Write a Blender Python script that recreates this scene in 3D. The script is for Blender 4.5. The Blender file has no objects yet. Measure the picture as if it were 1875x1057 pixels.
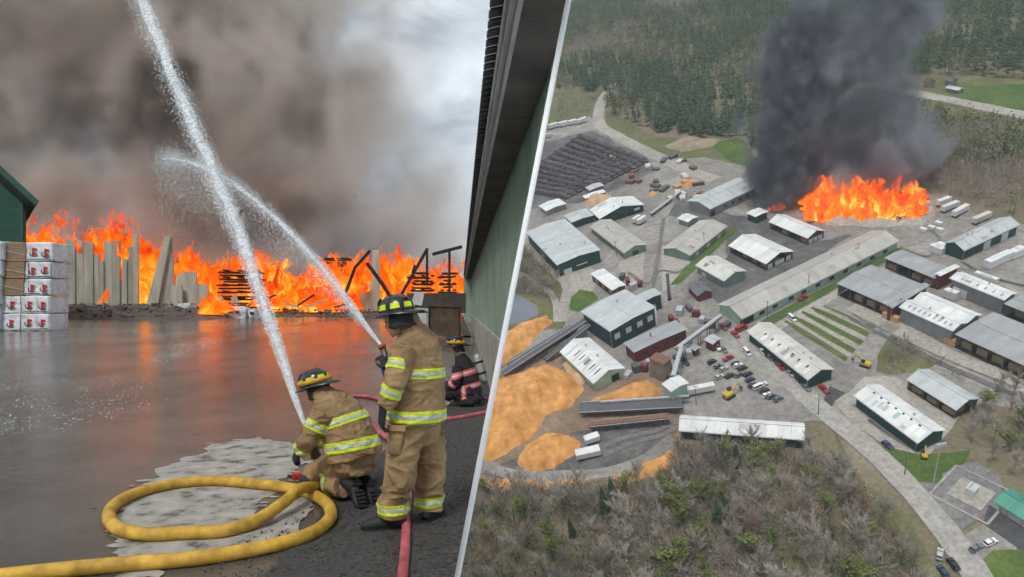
import bpy, bmesh, math, random
from mathutils import Vector, Matrix, noise
import numpy as np
R = math.radians
random.seed(7)
sc = bpy.context.scene
COL = sc.collection
# ---------------------------------------------------------------- camera
F, CX, CY, H = 1200.0, 937.5, 560.0, 1.81
cam_d = bpy.data.cameras.new('camera'); cam = bpy.data.objects.new('camera', cam_d); COL.objects.link(cam)
cam.location = (0, 0, H); cam.rotation_euler = (R(90), 0, 0)
cam_d.sensor_width = 36; cam_d.lens = 36 * F / 1875.0
cam_d.shift_y = 31.5 / 1875.0
cam_d.clip_start = 0.05; cam_d.clip_end = 6000
sc.camera = cam
# ---------------------------------------------------------------- render / exposure
sc.render.engine = 'CYCLES'
cy = sc.cycles
cy.use_denoising = True
cy.use_adaptive_sampling = True; cy.adaptive_threshold = 0.04; cy.adaptive_min_samples = 12
cy.max_bounces = 5; cy.diffuse_bounces = 2; cy.glossy_bounces = 2; cy.transmission_bounces = 4
cy.transparent_max_bounces = 24; cy.volume_bounces = 2
cy.volume_step_rate = 1.0; cy.volume_max_steps = 160
cy.sample_clamp_indirect = 4
vs = sc.view_settings
vs.view_transform = 'Standard'; vs.look = 'None'; vs.exposure = 0.57; vs.gamma = 1.0; vs.use_curve_mapping = False
# ---------------------------------------------------------------- world: overcast sky
SUN_EL, SUN_AZ = 50, 205          # sun_rotation style azimuth
w = bpy.data.worlds.new('World'); sc.world = w; w.use_nodes = True
nt = w.node_tree; nt.nodes.clear(); N = nt.nodes.new; L = nt.links.new
out = N('ShaderNodeOutputWorld'); bg = N('ShaderNodeBackground'); bg.inputs[1].default_value = 0.12
sky = N('ShaderNodeTexSky'); sky.sky_type = 'NISHITA'; sky.sun_disc = False
sky.sun_elevation = R(SUN_EL); sky.sun_rotation = R(SUN_AZ); sky.air_density = 1.2; sky.dust_density = 2.5
tc = N('ShaderNodeTexCoord'); mp = N('ShaderNodeMapping'); mp.inputs['Scale'].default_value = (1.0, 1.0, 1.9)
n1 = N('ShaderNodeTexNoise'); n1.inputs['Scale'].default_value = 4.6; n1.inputs['Detail'].default_value = 9; n1.inputs['Roughness'].default_value = .55; n1.inputs['Distortion'].default_value = .35
n2 = N('ShaderNodeTexNoise'); n2.inputs['Scale'].default_value = 1.3; n2.inputs['Detail'].default_value = 5
r1 = N('ShaderNodeValToRGB'); r1.color_ramp.elements[0].position = .40; r1.color_ramp.elements[1].position = .68
r1.color_ramp.elements[0].color = (1.9, 2.3, 2.7, 1); r1.color_ramp.elements[1].color = (5.9, 6.3, 6.6, 1)
r2 = N('ShaderNodeValToRGB'); r2.color_ramp.elements[0].position = .22; r2.color_ramp.elements[1].position = .42
mx = N('ShaderNodeMix'); mx.data_type = 'RGBA'
L(tc.outputs['Generated'], mp.inputs[0]); L(mp.outputs[0], n1.inputs['Vector']); L(mp.outputs[0], n2.inputs['Vector'])
L(n1.outputs['Fac'], r1.inputs[0]); L(n2.outputs['Fac'], r2.inputs[0])
L(r2.outputs[0], mx.inputs['Factor']); L(sky.outputs[0], mx.inputs[6]); L(r1.outputs[0], mx.inputs[7])
L(mx.outputs[2], bg.inputs[0]); L(bg.outputs[0], out.inputs[0])
# ---------------------------------------------------------------- sun (overcast)
sd = bpy.data.lights.new('sun', 'SUN'); sd.energy = 1.5; sd.angle = R(18); sd.color = (1, .965, .92)
sun = bpy.data.objects.new('sun', sd); COL.objects.link(sun)
_a, _e = R(SUN_AZ), R(SUN_EL)
SUNV = Vector((math.sin(_a) * math.cos(_e), math.cos(_a) * math.cos(_e), math.sin(_e)))   # towards the sun
sun.rotation_euler = SUNV.to_track_quat('Z', 'Y').to_euler()

# ================================================================ helpers
def tag(o, label=None, cat=None, group=None, kind=None):
    if label: o['label'] = label
    if cat: o['category'] = cat
    if group: o['group'] = group
    if kind: o['kind'] = kind
    return o
def empty(name, loc=(0, 0, 0), rz=0, mw=None):
    o = bpy.data.objects.new(name, None); COL.objects.link(o); o.empty_display_size = .2
    if mw is not None: o.matrix_world = mw
    else: o.location = loc; o.rotation_euler = (0, 0, rz)
    return o
class MB:
    def __init__(s): s.v = []; s.f = []; s.m = []; s.mi = 0
    def add(s, vs_, fs_):
        b = len(s.v); s.v.extend([tuple(v) for v in vs_])
        for f in fs_: s.f.append(tuple(b + i for i in f)); s.m.append(s.mi)
        return s
    def box(s, c, d, M=None, taper=1.0):
        x, y, z = d[0] / 2, d[1] / 2, d[2] / 2; t = taper
        p = [(-x, -y, -z), (x, -y, -z), (x, y, -z), (-x, y, -z), (-x * t, -y * t, z), (x * t, -y * t, z), (x * t, y * t, z), (-x * t, y * t, z)]
        c = Vector(c)
        p = [(M @ Vector(q) if M else Vector(q)) + c for q in p]
        return s.add(p, [(3, 2, 1, 0), (4, 5, 6, 7), (0, 1, 5, 4), (1, 2, 6, 5), (2, 3, 7, 6), (3, 0, 4, 7)])
    def hexa(s, p):   # eight points, bottom ring then top ring (ccw seen from above)
        return s.add(p, [(3, 2, 1, 0), (4, 5, 6, 7), (0, 1, 5, 4), (1, 2, 6, 5), (2, 3, 7, 6), (3, 0, 4, 7)])
    def prism(s, poly, z0, z1):
        n = len(poly)
        p = [(x, y, z0) for x, y in poly] + [(x, y, z1) for x, y in poly]
        return s.add(p, [tuple(range(n - 1, -1, -1)), tuple(range(n, 2 * n))] + [(i, (i + 1) % n, n + (i + 1) % n, n + i) for i in range(n)])
    def bar(s, a, b, wx, wz=None, up=(0, 0, 1)):
        a, b = Vector(a), Vector(b); wz = wz or wx
        d = (b - a); l = d.length; d.normalize(); u = Vector(up)
        if abs(d.dot(u)) > .98: u = Vector((0, 1, 0))
        sx = d.cross(u).normalized(); sz = sx.cross(d)
        p = []
        for q in (a, b):
            for i, j in ((-1, -1), (1, -1), (1, 1), (-1, 1)): p.append(q + sx * (i * wx / 2) + sz * (j * wz / 2))
        return s.add(p, [(0, 1, 2, 3), (7, 6, 5, 4), (0, 4, 5, 1), (1, 5, 6, 2), (2, 6, 7, 3), (3, 7, 4, 0)])
    def tube(s, path, r, n=10, cap=True):
        path = [Vector(p) for p in path]; k = len(path)
        rr = r if isinstance(r, (list, tuple)) else [r] * k
        T = [(path[min(i + 1, k - 1)] - path[max(i - 1, 0)]).normalized() for i in range(k)]
        u = Vector((0, 0, 1)) if abs(T[0].z) < .9 else Vector((1, 0, 0))
        vs_ = []
        for i in range(k):
            u = (u - T[i] * u.dot(T[i])).normalized(); v = T[i].cross(u)
            for j in range(n):
                a = 2 * math.pi * j / n
                vs_.append(path[i] + (u * math.cos(a) + v * math.sin(a)) * rr[i])
        fs_ = [(i * n + j, i * n + (j + 1) % n, (i + 1) * n + (j + 1) % n, (i + 1) * n + j) for i in range(k - 1) for j in range(n)]
        if cap: fs_ += [tuple(range(n - 1, -1, -1)), tuple(range((k - 1) * n, k * n))]
        return s.add(vs_, fs_)
    def ball(s, c, r, seg=10, rings=6, M=None):
        rx, ry, rz = r if isinstance(r, (tuple, list)) else (r, r, r); c = Vector(c); vs_ = []
        for i in range(1, rings):
            t = math.pi * i / rings
            for j in range(seg):
                a = 2 * math.pi * j / seg
                vs_.append(Vector((rx * math.sin(t) * math.cos(a), ry * math.sin(t) * math.sin(a), rz * math.cos(t))))
        vs_ += [Vector((0, 0, rz)), Vector((0, 0, -rz))]
        vs_ = [(M @ v if M else v) + c for v in vs_]
        fs_ = [(i * seg + j, (i + 1) * seg + j, (i + 1) * seg + (j + 1) % seg, i * seg + (j + 1) % seg) for i in range(rings - 2) for j in range(seg)]
        t, b = len(vs_) - 2, len(vs_) - 1
        fs_ += [(t, j, (j + 1) % seg) for j in range(seg)] + [(b, (rings - 2) * seg + (j + 1) % seg, (rings - 2) * seg + j) for j in range(seg)]
        return s.add(vs_, fs_)
    def lathe(s, prof, c=(0, 0, 0), n=20, M=None):
        c = Vector(c); vs_ = []; k = len(prof)
        for r, z in prof:
            for j in range(n):
                a = 2 * math.pi * j / n; p = Vector((r * math.cos(a), r * math.sin(a), z)); vs_.append((M @ p if M else p) + c)
        fs_ = [(i * n + j, i * n + (j + 1) % n, (i + 1) * n + (j + 1) % n, (i + 1) * n + j) for i in range(k - 1) for j in range(n)]
        fs_ += [tuple(range(n - 1, -1, -1)), tuple(range((k - 1) * n, k * n))]
        return s.add(vs_, fs_)
    def mesh(s, name, mats, smooth=False):
        me = bpy.data.meshes.new(name); me.from_pydata([tuple(v) for v in s.v], [], s.f)
        for m in (mats if isinstance(mats, (list, tuple)) else [mats]): me.materials.append(m)
        if s.mi: me.polygons.foreach_set('material_index', s.m)
        if smooth: me.polygons.foreach_set('use_smooth', [True] * len(me.polygons))
        me.update(); return me
    def build(s, name, mats, parent=None, smooth=False, mw=None):
        return mkobj(name, s.mesh(name, mats, smooth), parent, mw)
def mkobj(name, me, parent=None, mw=None):
    o = bpy.data.objects.new(name, me); COL.objects.link(o)
    if mw is not None: o.matrix_world = mw
    if parent is not None: o.parent = parent
    return o
def bevel(o, wd=.01, seg=2):
    m = o.modifiers.new('bevel', 'BEVEL'); m.width = wd; m.segments = seg; m.limit_method = 'ANGLE'; return o
def copy_tree(o, parent=None):
    c = o.copy(); COL.objects.link(c); c.parent = parent
    for ch in list(o.children): copy_tree(ch, c)
    return c
def np_mesh(name, V, Fc, mats, smooth=False, mi=None, cols=None):
    """V (n,3) float, Fc (m,3) or (m,4) int arrays -> mesh"""
    V = np.asarray(V, dtype=np.float32); Fc = np.asarray(Fc, dtype=np.int32); k = Fc.shape[1]
    me = bpy.data.meshes.new(name); me.vertices.add(len(V)); me.vertices.foreach_set('co', V.ravel())
    me.loops.add(Fc.size); me.loops.foreach_set('vertex_index', Fc.ravel())
    me.polygons.add(len(Fc)); me.polygons.foreach_set('loop_start', np.arange(0, Fc.size, k, dtype=np.int32))
    for m in (mats if isinstance(mats, (list, tuple)) else [mats]): me.materials.append(m)
    if mi is not None: me.polygons.foreach_set('material_index', np.asarray(mi, dtype=np.int32))
    if smooth: me.polygons.foreach_set('use_smooth', np.ones(len(Fc), dtype=bool))
    if cols is not None:
        at = me.color_attributes.new('tint', 'FLOAT_COLOR', 'POINT')
        c4 = np.ones((len(V), 4), dtype=np.float32); c4[:, :3] = cols; at.data.foreach_set('color', c4.ravel())
    me.update(calc_edges=True); return me

# ---------------------------------------------------------------- materials
def mat(name, col, rough=.75, var=.18, scale=4.0, bump=.15, bscale=None, metal=0.0, spec=.35, rvar=.1, col2=None, stretch=None, rnd=0.0, detail=6, tint=False, coat=0.0, coords='Object'):
    m = bpy.data.materials.new(name); m.use_nodes = True; t = m.node_tree; nd = t.nodes; b = nd['Principled BSDF']
    c = nd.new('ShaderNodeTexCoord'); mp = nd.new('ShaderNodeMapping')
    if stretch: mp.inputs['Scale'].default_value = stretch
    t.links.new(c.outputs[coords], mp.inputs[0])
    nz = nd.new('ShaderNodeTexNoise'); nz.inputs['Scale'].default_value = scale; nz.inputs['Detail'].default_value = detail; nz.inputs['Roughness'].default_value = .6
    t.links.new(mp.outputs[0], nz.inputs['Vector'])
    rp = nd.new('ShaderNodeValToRGB'); rp.color_ramp.elements[0].position = .3; rp.color_ramp.elements[1].position = .7
    a = [max(0, x * (1 - var)) for x in col]; z = [min(1, x * (1 + var)) for x in (col2 or col)]
    rp.color_ramp.elements[0].color = (*a, 1); rp.color_ramp.elements[1].color = (*z, 1)
    t.links.new(nz.outputs['Fac'], rp.inputs[0]); cout = rp.outputs[0]
    if rnd:
        oi = nd.new('ShaderNodeObjectInfo'); mr = nd.new('ShaderNodeMapRange'); mr.inputs[3].default_value = 1 - rnd; mr.inputs[4].default_value = 1 + rnd
        t.links.new(oi.outputs['Random'], mr.inputs[0]); vm = nd.new('ShaderNodeVectorMath'); vm.operation = 'SCALE'
        t.links.new(cout, vm.inputs[0]); t.links.new(mr.outputs[0], vm.inputs['Scale']); cout = vm.outputs[0]
    if tint:
        at = nd.new('ShaderNodeAttribute'); at.attribute_name = 'tint'; vm = nd.new('ShaderNodeVectorMath'); vm.operation = 'MULTIPLY'
        t.links.new(cout, vm.inputs[0]); t.links.new(at.outputs['Color'], vm.inputs[1]); cout = vm.outputs[0]
    t.links.new(cout, b.inputs['Base Color'])
    mr = nd.new('ShaderNodeMapRange'); mr.inputs[3].default_value = max(.02, rough - rvar); mr.inputs[4].default_value = min(1, rough + rvar)
    t.links.new(nz.outputs['Fac'], mr.inputs[0]); t.links.new(mr.outputs[0], b.inputs['Roughness'])
    b.inputs['Metallic'].default_value = metal; b.inputs['Specular IOR Level'].default_value = spec
    if coat: b.inputs['Coat Weight'].default_value = coat; b.inputs['Coat Roughness'].default_value = .15
    if bump:
        n2 = nd.new('ShaderNodeTexNoise'); n2.inputs['Scale'].default_value = bscale or scale * 5; n2.inputs['Detail'].default_value = 5
        t.links.new(mp.outputs[0], n2.inputs['Vector'])
        bp = nd.new('ShaderNodeBump'); bp.inputs['Strength'].default_value = bump; bp.inputs['Distance'].default_value = .02
        t.links.new(n2.outputs['Fac'], bp.inputs['Height']); t.links.new(bp.outputs[0], b.inputs['Normal'])
    return m

# ---------------------------------------------------------------- projection helpers (places measured once, then real 3D)
def ray(px, py): return Vector(((px - CX) / F, 1.0, (CY - py) / F))
def at(px, py, d): return Vector((0, 0, H)) + ray(px, py) * d           # point d metres in front of the camera
def gz(y):                                                              # the yard rises gently away from the camera
    return 0.0 if y < 9 else .029 * (y - 9) ** 2 / (y - 9 + 4)
def gp(px, py):                                                         # point on the yard
    r = ray(px, py); lo, hi = .5, 200
    for _ in range(60):
        m = (lo + hi) / 2
        if H + r.z * m > gz(m): lo = m
        else: hi = m
    return Vector((r.x * lo, lo, gz(lo)))
# the cut plane at the right end of the yard (the second place lies beyond it)
def cutx(y, z):                                                         # x of the plane at depth y, height z
    py = CY - (z - H) * F / max(y, .01)
    return (1041 - .193 * py - CX) / F * y
P0, P1, P2 = Vector((0, 0, H)), at(1041, 0, 5), at(837, 1057, 5)
CUTN = (P1 - P0).cross(P2 - P0).normalized()
if CUTN.x < 0: CUTN = -CUTN
def cut(o):
    """trim a mesh object (world-space mesh) at the end of the place and close the section"""
    bm = bmesh.new(); bm.from_mesh(o.data)
    g = bm.verts[:] + bm.edges[:] + bm.faces[:]
    r = bmesh.ops.bisect_plane(bm, geom=g, plane_co=P0, plane_no=CUTN, clear_outer=True)
    ed = [e for e in r['geom_cut'] if isinstance(e, bmesh.types.BMEdge)]
    if ed:
        try: bmesh.ops.contextual_create(bm, geom=ed)
        except Exception: pass
    bm.to_mesh(o.data); bm.free(); o.data.update(); return o
# ================================================================ the yard (ground level place)
WX = lambda y: .662 - .0784 * y                                         # line of the long green wall
def yard_right(y):
    return min(cutx(max(y, 3.0), gz(y)), WX(y) + .02) if y < 41 else -.05 * y
def wet_ground():
    m = bpy.data.materials.new('wet_ground'); m.use_nodes = True; t = m.node_tree; nd = t.nodes; b = nd['Principled BSDF']; l = t.links.new
    c = nd.new('ShaderNodeTexCoord')
    def nz(s, d=6, st=None, rg=.55):
        n = nd.new('ShaderNodeTexNoise'); n.inputs['Scale'].default_value = s; n.inputs['Detail'].default_value = d; n.inputs['Roughness'].default_value = rg
        mp = nd.new('ShaderNodeMapping'); l(c.outputs['Object'], mp.inputs[0]); l(mp.outputs[0], n.inputs['Vector'])
        if st: mp.inputs['Scale'].default_value = st
        return n.outputs['Fac']
    def ramp(f, p0, p1, c0, c1):
        r = nd.new('ShaderNodeValToRGB'); r.color_ramp.elements[0].position = p0; r.color_ramp.elements[1].position = p1
        r.color_ramp.elements[0].color = (*c0, 1); r.color_ramp.elements[1].color = (*c1, 1); l(f, r.inputs[0]); return r.outputs[0]
    a = ramp(nz(.35, 7), .35, .68, (.072, .063, .055), (.165, .148, .13))
    g = ramp(nz(60, 3), .3, .7, (.75,) * 3, (1.25,) * 3)
    v = nd.new('ShaderNodeVectorMath'); v.operation = 'MULTIPLY'; l(a, v.inputs[0]); l(g, v.inputs[1]); l(v.outputs[0], b.inputs['Base Color'])
    wetn = nz(.30, 8, (1, .45, 1), .65)
    r = ramp(wetn, .38, .66, (.045,) * 3, (.27,) * 3); l(r, b.inputs['Roughness'])
    b.inputs['Specular IOR Level'].default_value = .62
    h1 = nz(1.6, 4, (1, .5, 1)); h2 = nz(9, 5); h3 = nz(110, 3)
    m1 = nd.new('ShaderNodeMath'); m1.operation = 'MULTIPLY_ADD'; m1.inputs[1].default_value = .4; l(h2, m1.inputs[0]); l(h1, m1.inputs[2])
    m2 = nd.new('ShaderNodeMath'); m2.operation = 'MULTIPLY_ADD'; m2.inputs[1].default_value = .10; l(h3, m2.inputs[0]); l(m1.outputs[0], m2.inputs[2])
    bp = nd.new('ShaderNodeBump'); bp.inputs['Strength'].default_value = .23; bp.inputs['Distance'].default_value = .05
    l(m2.outputs[0], bp.inputs['Height']); l(bp.outputs[0], b.inputs['Normal'])
    return m
M_WET = wet_ground()
mb = MB(); ys = [-6, -2, 1, 2.5, 3.5, 4, 4.5, 5, 5.5, 6, 7, 8, 9, 10, 11, 12, 13, 13.6, 15, 17, 20, 23, 26, 30, 35, 40.9, 41.1, 48, 56, 66, 80, 110, 150]
rows = []
for y in ys:
    xr = yard_right(y); xs = [-190, -110, -70, -45, -30, -20, -14, -10, -7, -5, -3.5, -2.5, -1.6, -1.0]
    row = [(x, y, gz(y)) for x in xs if x < xr - .05] 
    while len(row) < len(xs): row.append((xr - .04 * (len(xs) - len(row)), y, gz(y)))
    row.append((xr, y, gz(y))); rows.append(row)
n = len(rows[0])
mb.add([p for r_ in rows for p in r_], [(i * n + j, i * n + j + 1, (i + 1) * n + j + 1, (i + 1) * n + j) for i in range(len(rows) - 1) for j in range(n - 1)])
tag(mb.build('yard_ground', M_WET, smooth=True), kind='structure')

def rough_poly(pts, k=14, amp=.04, seed=0):
    """pixel outline -> ground polygon with a ragged edge"""
    P = [gp(*p) for p in pts]; o = []
    for i in range(len(P)):
        a, b = P[i], P[(i + 1) % len(P)]; d = (b - a); nrm = Vector((-d.y, d.x, 0)).normalized()
        for j in range(k):
            q = a + d * (j / k); s = noise.fractal(Vector((q.x * 3 + seed, q.y * 3, 1)), 1, 2, 5) * amp * 3
            o.append((q + nrm * s))
    return o
def sheet(name, P, dz, m):
    bm = bmesh.new(); f = bm.faces.new([bm.verts.new((p.x, p.y, gz(p.y) + dz)) for p in P])
    bmesh.ops.triangulate(bm, faces=[f]); bmesh.ops.recalc_face_normals(bm, faces=bm.faces)
    if sum(f.normal.z for f in bm.faces) < 0: bmesh.ops.reverse_faces(bm, faces=bm.faces)
    me = bpy.data.meshes.new(name); bm.to_mesh(me); bm.free(); me.materials.append(m)
    return mkobj(name, me)
M_DRY = mat('dry_concrete', (.34, .32, .28), .6, .4, 11, .5, 40, rvar=.2, detail=10)
_r = [x for x in M_DRY.node_tree.nodes if x.type == 'VALTORGB'][0].color_ramp; _r.elements[0].position = .36; _r.elements[0].color = (.085, .077, .068, 1); _r.elements[1].position = .72; _q = _r.elements.new(.46); _q.color = (.30, .28, .245, 1)
[x for x in M_DRY.node_tree.nodes if x.type == 'TEX_NOISE'][0].inputs['Scale'].default_value = 4.0
dry = rough_poly([(205, 1052), (228, 1000), (196, 978), (262, 880), (330, 845), (400, 815), (470, 800), (545, 815), (552, 850), (500, 905), (455, 945), (500, 985), (440, 1008)], k=34, amp=.055)
tag(sheet('dry_concrete_patch', dry, .004, M_DRY), kind='structure')
tag(sheet('dry_concrete_patch', rough_poly([(430, 1010), (520, 930), (560, 905), (575, 930), (545, 975), (470, 1003)], amp=.02, seed=4), .008, M_DRY), kind='structure')
rs_ = random.Random(2)                                                  # crumbs of dry surface round the big patch
for i in range(46):
    b_ = dry[rs_.randrange(len(dry))]; c_ = b_ + Vector((rs_.gauss(0, .12), rs_.gauss(0, .16), 0)); r_ = rs_.uniform(.012, .06)
    tag(sheet('dry_concrete_patch', [c_ + Vector((math.cos(a) * r_ * (1.6 + rs_.uniform(-.5, .5)), math.sin(a) * r_ * (1 + rs_.uniform(-.4, .4)), 0)) for a in [j * .698 for j in range(9)]], .0045 + .0001 * i, M_DRY), kind='structure')
# dark gravel along the wall
M_GRAV = mat('dark_gravel', (.06, .055, .05), .8, .6, 30, .9, 60, detail=8)
gr = [gp(470, 1056)] + [gp(*p) for p in ((560, 985), (600, 930), (640, 880), (700, 830), (790, 770), (835, 730), (862, 690))]
edge = [Vector((yard_right(y), y, 0)) for y in (16, 13.6, 12, 10, 8, 6.5, 5.5, 4.8, 4.2, 3.4)]
P = []
for i in range(len(gr) - 1):
    for j in range(10):
        q = gr[i].lerp(gr[i + 1], j / 10); P.append(q + Vector((noise.noise(q * 3) * .08, noise.noise(q * 3 + Vector((5, 0, 0))) * .08, 0)))
tag(sheet('gravel_strip', P + edge + [Vector((-1.3, 3.4, 0))], .012, M_GRAV), kind='structure')
# loose stones
V, Fc = [], []; rs = np.random.RandomState(3); k = 0
tri = np.array([(0, 2, 4), (2, 1, 4), (1, 3, 4), (3, 0, 4), (2, 0, 5), (1, 2, 5), (3, 1, 5), (0, 3, 5)])
while k < 5200:
    y = 3.6 + rs.rand() ** 1.6 * 10; x0 = np.interp(y, [3.6, 4.6, 5.8, 8, 12, 14], [-2.0, -1.95, -1.55, -1.25, -.95, -.75]); xr = yard_right(y) - .02
    x = xr - rs.rand() ** 1.3 * (xr - x0 + .25)
    s = .004 + .011 * rs.rand() ** 3
    o = rs.randn(6, 3) * .15
    b = np.array([(-1, 0, 0), (1, 0, 0), (0, -1, 0), (0, 1, 0), (0, 0, .8), (0, 0, -.6)]) + o
    V.append(b * s + (x, y, .014 + s * .3)); Fc.append(tri + 6 * k); k += 1
M_STONE = mat('stone', (.075, .07, .065), .8, .7, 14, .3, 80, coords='Object')
tag(mkobj('loose_gravel', np_mesh('loose_gravel', np.vstack(V), np.vstack(Fc), M_STONE)), 'loose dark gravel scattered along the foot of the green wall', 'gravel', kind='stuff')

# ---------------------------------------------------------------- long green building on the right
M_GREENW = mat('green_metal_wall', (.24, .31, .245), .5, .22, 1.2, .05, 30, metal=.1, rvar=.1)
M_CONC = mat('old_concrete', (.33, .305, .26), .9, .35, 2.5, .5, 25)
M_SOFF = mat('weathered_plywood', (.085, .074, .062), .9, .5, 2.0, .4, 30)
M_FASC = mat('grey_fascia', (.36, .35, .34), .7, .35, 3, .2, 40, stretch=(4, .4, 4))
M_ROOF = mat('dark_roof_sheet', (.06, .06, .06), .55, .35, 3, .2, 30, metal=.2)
hall = empty('long_metal_hall', (WX(20), 20, 0))
tag(hall, 'long green metal hall with concrete base and deep dark eave beside the firefighters', 'building')
def keep(o): cut(o); o.parent = hall; o.matrix_parent_inverse = hall.matrix_world.inverted(); return o
bpy.context.view_layer.update()
Y0, Y1 = 1.2, 41.0
dirv = Vector((-.0784, 1, 0)).normalized(); nr = Vector((dirv.y, -dirv.x, 0))            # nr points into the building
def wp(y, off, z): return Vector((WX(y), y, z)) + nr * off
def slab(y0, y1, o0, o1, z0, z1, z0b=None, z1b=None):
    """bar along the wall; section corners o0..o1, bottoms z0 (outer) z0b (inner)"""
    z0b = z0 if z0b is None else z0b; z1b = z1 if z1b is None else z1b
    return [wp(y0, o0, z0), wp(y0, o1, z0b), wp(y1, o1, z0b), wp(y1, o0, z0), wp(y0, o0, z1), wp(y0, o1, z1b), wp(y1, o1, z1b), wp(y1, o0, z1)]
keep(MB().hexa(slab(Y0, Y1, -.06, .30, -.4, 1.27)).build('concrete_base', M_CONC))
keep(MB().hexa(slab(Y0, Y1, .05, .30, 1.272, 3.75)).build('wall_core', M_GREENW))
# metal sheets, one by one, each with raised ribs
y = Y0; i = 0
while y < Y1 - .2:
    ye = min(y + .96, Y1); mb = MB(); o = .0 + .004 * (i % 2)
    mb.hexa(slab(y + .006, ye - .006, .02 + o, .048, 1.24, 3.60))
    for k in range(5):
        q = y + .05 + k * .2
        if q + .03 < ye: mb.hexa(slab(q, q + .035, -.012 + o, .021 + o, 1.24, 3.60))
    s = mb.build('wall_sheet', M_GREENW)
    cut(s)
    bm = bmesh.new(); bm.from_mesh(s.data); bm.verts.ensure_lookup_table(); big_ = max((sum(1 for v in bm.verts if v.co.z > 1.3 and v.co.y > q_), q_) for q_ in (-9,))[1]   # drop slivers left by the trimmed end
    isl = []; seen = set()
    for v in bm.verts:
        if v.index in seen: continue
        st = [v]; grp = []
        while st:
            w_ = st.pop()
            if w_.index in seen: continue
            seen.add(w_.index); grp.append(w_); st += [e.other_vert(w_) for e in w_.link_edges]
        isl.append(grp)
    for grp in isl:
        if max(v.co.z for v in grp) - min(v.co.z for v in grp) < .12: bmesh.ops.delete(bm, geom=grp, context='VERTS')
    bm.to_mesh(s.data); bm.free()
    if len(s.data.polygons): keep(s)
    else: bpy.data.objects.remove(s)
    y += .96; i += 1
# soffit boards
y = Y0; 
while y < Y1 - .2:
    ye = min(y + 2.4, Y1)
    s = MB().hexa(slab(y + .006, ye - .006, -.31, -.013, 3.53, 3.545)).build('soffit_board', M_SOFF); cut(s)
    if len(s.data.polygons): keep(s)
    else: bpy.data.objects.remove(s)
    y += 2.4
keep(MB().hexa(slab(Y0, Y1, -.335, -.312, 3.50, 3.66)).build('fascia_board', M_FASC))
keep(MB().hexa(slab(Y0, Y1, -.375, -.337, 3.56, 3.665)).build('gutter', M_FASC))
keep(MB().hexa(slab(Y0, Y1, -.395, -.377, 3.60, 3.672)).build('gutter_lip', M_FASC))
mb = MB(); y = Y0                                                                        # corrugated roof sheets
while y < Y1:
    mb = MB(); q = y
    for k in range(6):
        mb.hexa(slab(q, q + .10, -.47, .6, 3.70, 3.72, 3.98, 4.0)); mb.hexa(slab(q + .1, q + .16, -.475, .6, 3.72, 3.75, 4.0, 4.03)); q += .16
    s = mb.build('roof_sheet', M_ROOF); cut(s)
    if len(s.data.polygons): keep(s)
    else: bpy.data.objects.remove(s)
    y += .96
keep(MB().hexa(slab(Y1, Y1 + .08, -.46, .5, -.3, 3.9)).build('corner_trim', M_GREENW))
# added white divider between the two places, a pole leaning under the eave
foot = at(828.3, 1102, 4.0); foot.z = 0
def lean_top():
    for i in range(400):
        d = 2.6 + i * .004; py = -80 + i * .1
        p = at(1041 - .193 * -60, -60, d)
        if p.z >= 3.515: return p
    return p
M_WHITE = mat('white_paint', (.9, .9, .89), .45, .04, 6, .03)
top = lean_top(); foot = at(1041 - .193 * 1120, 1120, 3.87); foot.z = 0.0
po = MB().tube([foot, foot.lerp(top, .5), top], [.0163 * foot.y / 3.7, .0163 * (foot.y + top.y) / 7.4, .0163 * top.y / 3.7], 20).build('divider_pole', M_WHITE, smooth=True)
tag(po, 'added white divider between the yard and the mill, shaped as a slim leaning pole', 'pole')
# ================================================================ things in the yard
M_BARN = mat('barn_green_boards', (.022, .075, .052), .7, .35, 3, .3, 40, stretch=(.3, 1, 4)); M_BROOF = mat('barn_roof_edge', (.022, .04, .035), .7, .3, 3, .2)
# green barn at the far left
d = 37.0; br = empty('barn', at(40, 600, d)); br.location.z = gz(d); tag(br, 'dark green boarded barn with sloping eave at the left edge', 'barn')
bpy.context.view_layer.update()
def par(o, p): o.parent = p; o.matrix_parent_inverse = p.matrix_world.inverted(); return o
xc = at(40, 500, d).x; zt = at(40, 372, d).z; sl = (at(0, 300, d).z - at(85, 378, d).z) / (at(85, 378, d).x - at(0, 300, d).x)
k = 0; z = gz(d)
while z < zt + 4.8:
    xr = xc if z < zt else xc - (z - zt) / sl
    par(MB().hexa([(xc - 9, d, z), (xr, d, z), (xr, d + .1, z), (xc - 9, d + .1, z), (xc - 9, d - .03, z + .235), (min(xr, xc if z + .235 < zt else xc - (z + .235 - zt) / sl), d - .03, z + .235), (min(xr, xc if z + .235 < zt else xc - (z + .235 - zt) / sl), d + .1, z + .235), (xc - 9, d + .1, z + .235)]).build('board', M_BARN), br); z += .24
par(MB().box((xc + .06, d + .02, (zt + gz(d)) / 2), (.14, .26, zt - gz(d))).build('corner_post', M_BARN), br)
par(MB().hexa([(xc - .15, d + .15, gz(d)), (xc - .02, d + .15, gz(d)), (xc - 8.02, d + 10, gz(d)), (xc - 8.15, d + 10, gz(d)), (xc - .15, d + .15, zt), (xc - .02, d + .15, zt), (xc - 8.02, d + 10, zt), (xc - 8.15, d + 10, zt)]).build('side_wall', M_BARN), br)
for x in (xc - .75, xc - .25): par(MB().box((x, d - .08, gz(d) + 3.4), (.12, .1, 2.6)).build('batten', M_BROOF), br)
e0 = Vector((at(88, 380, d).x, d - .9, at(88, 380, d).z)); e1 = e0 + Vector((-9, 0, 9 * sl)); th = Vector((.14, 0, .22))
dv = Vector((-9, 11, 0))
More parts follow.
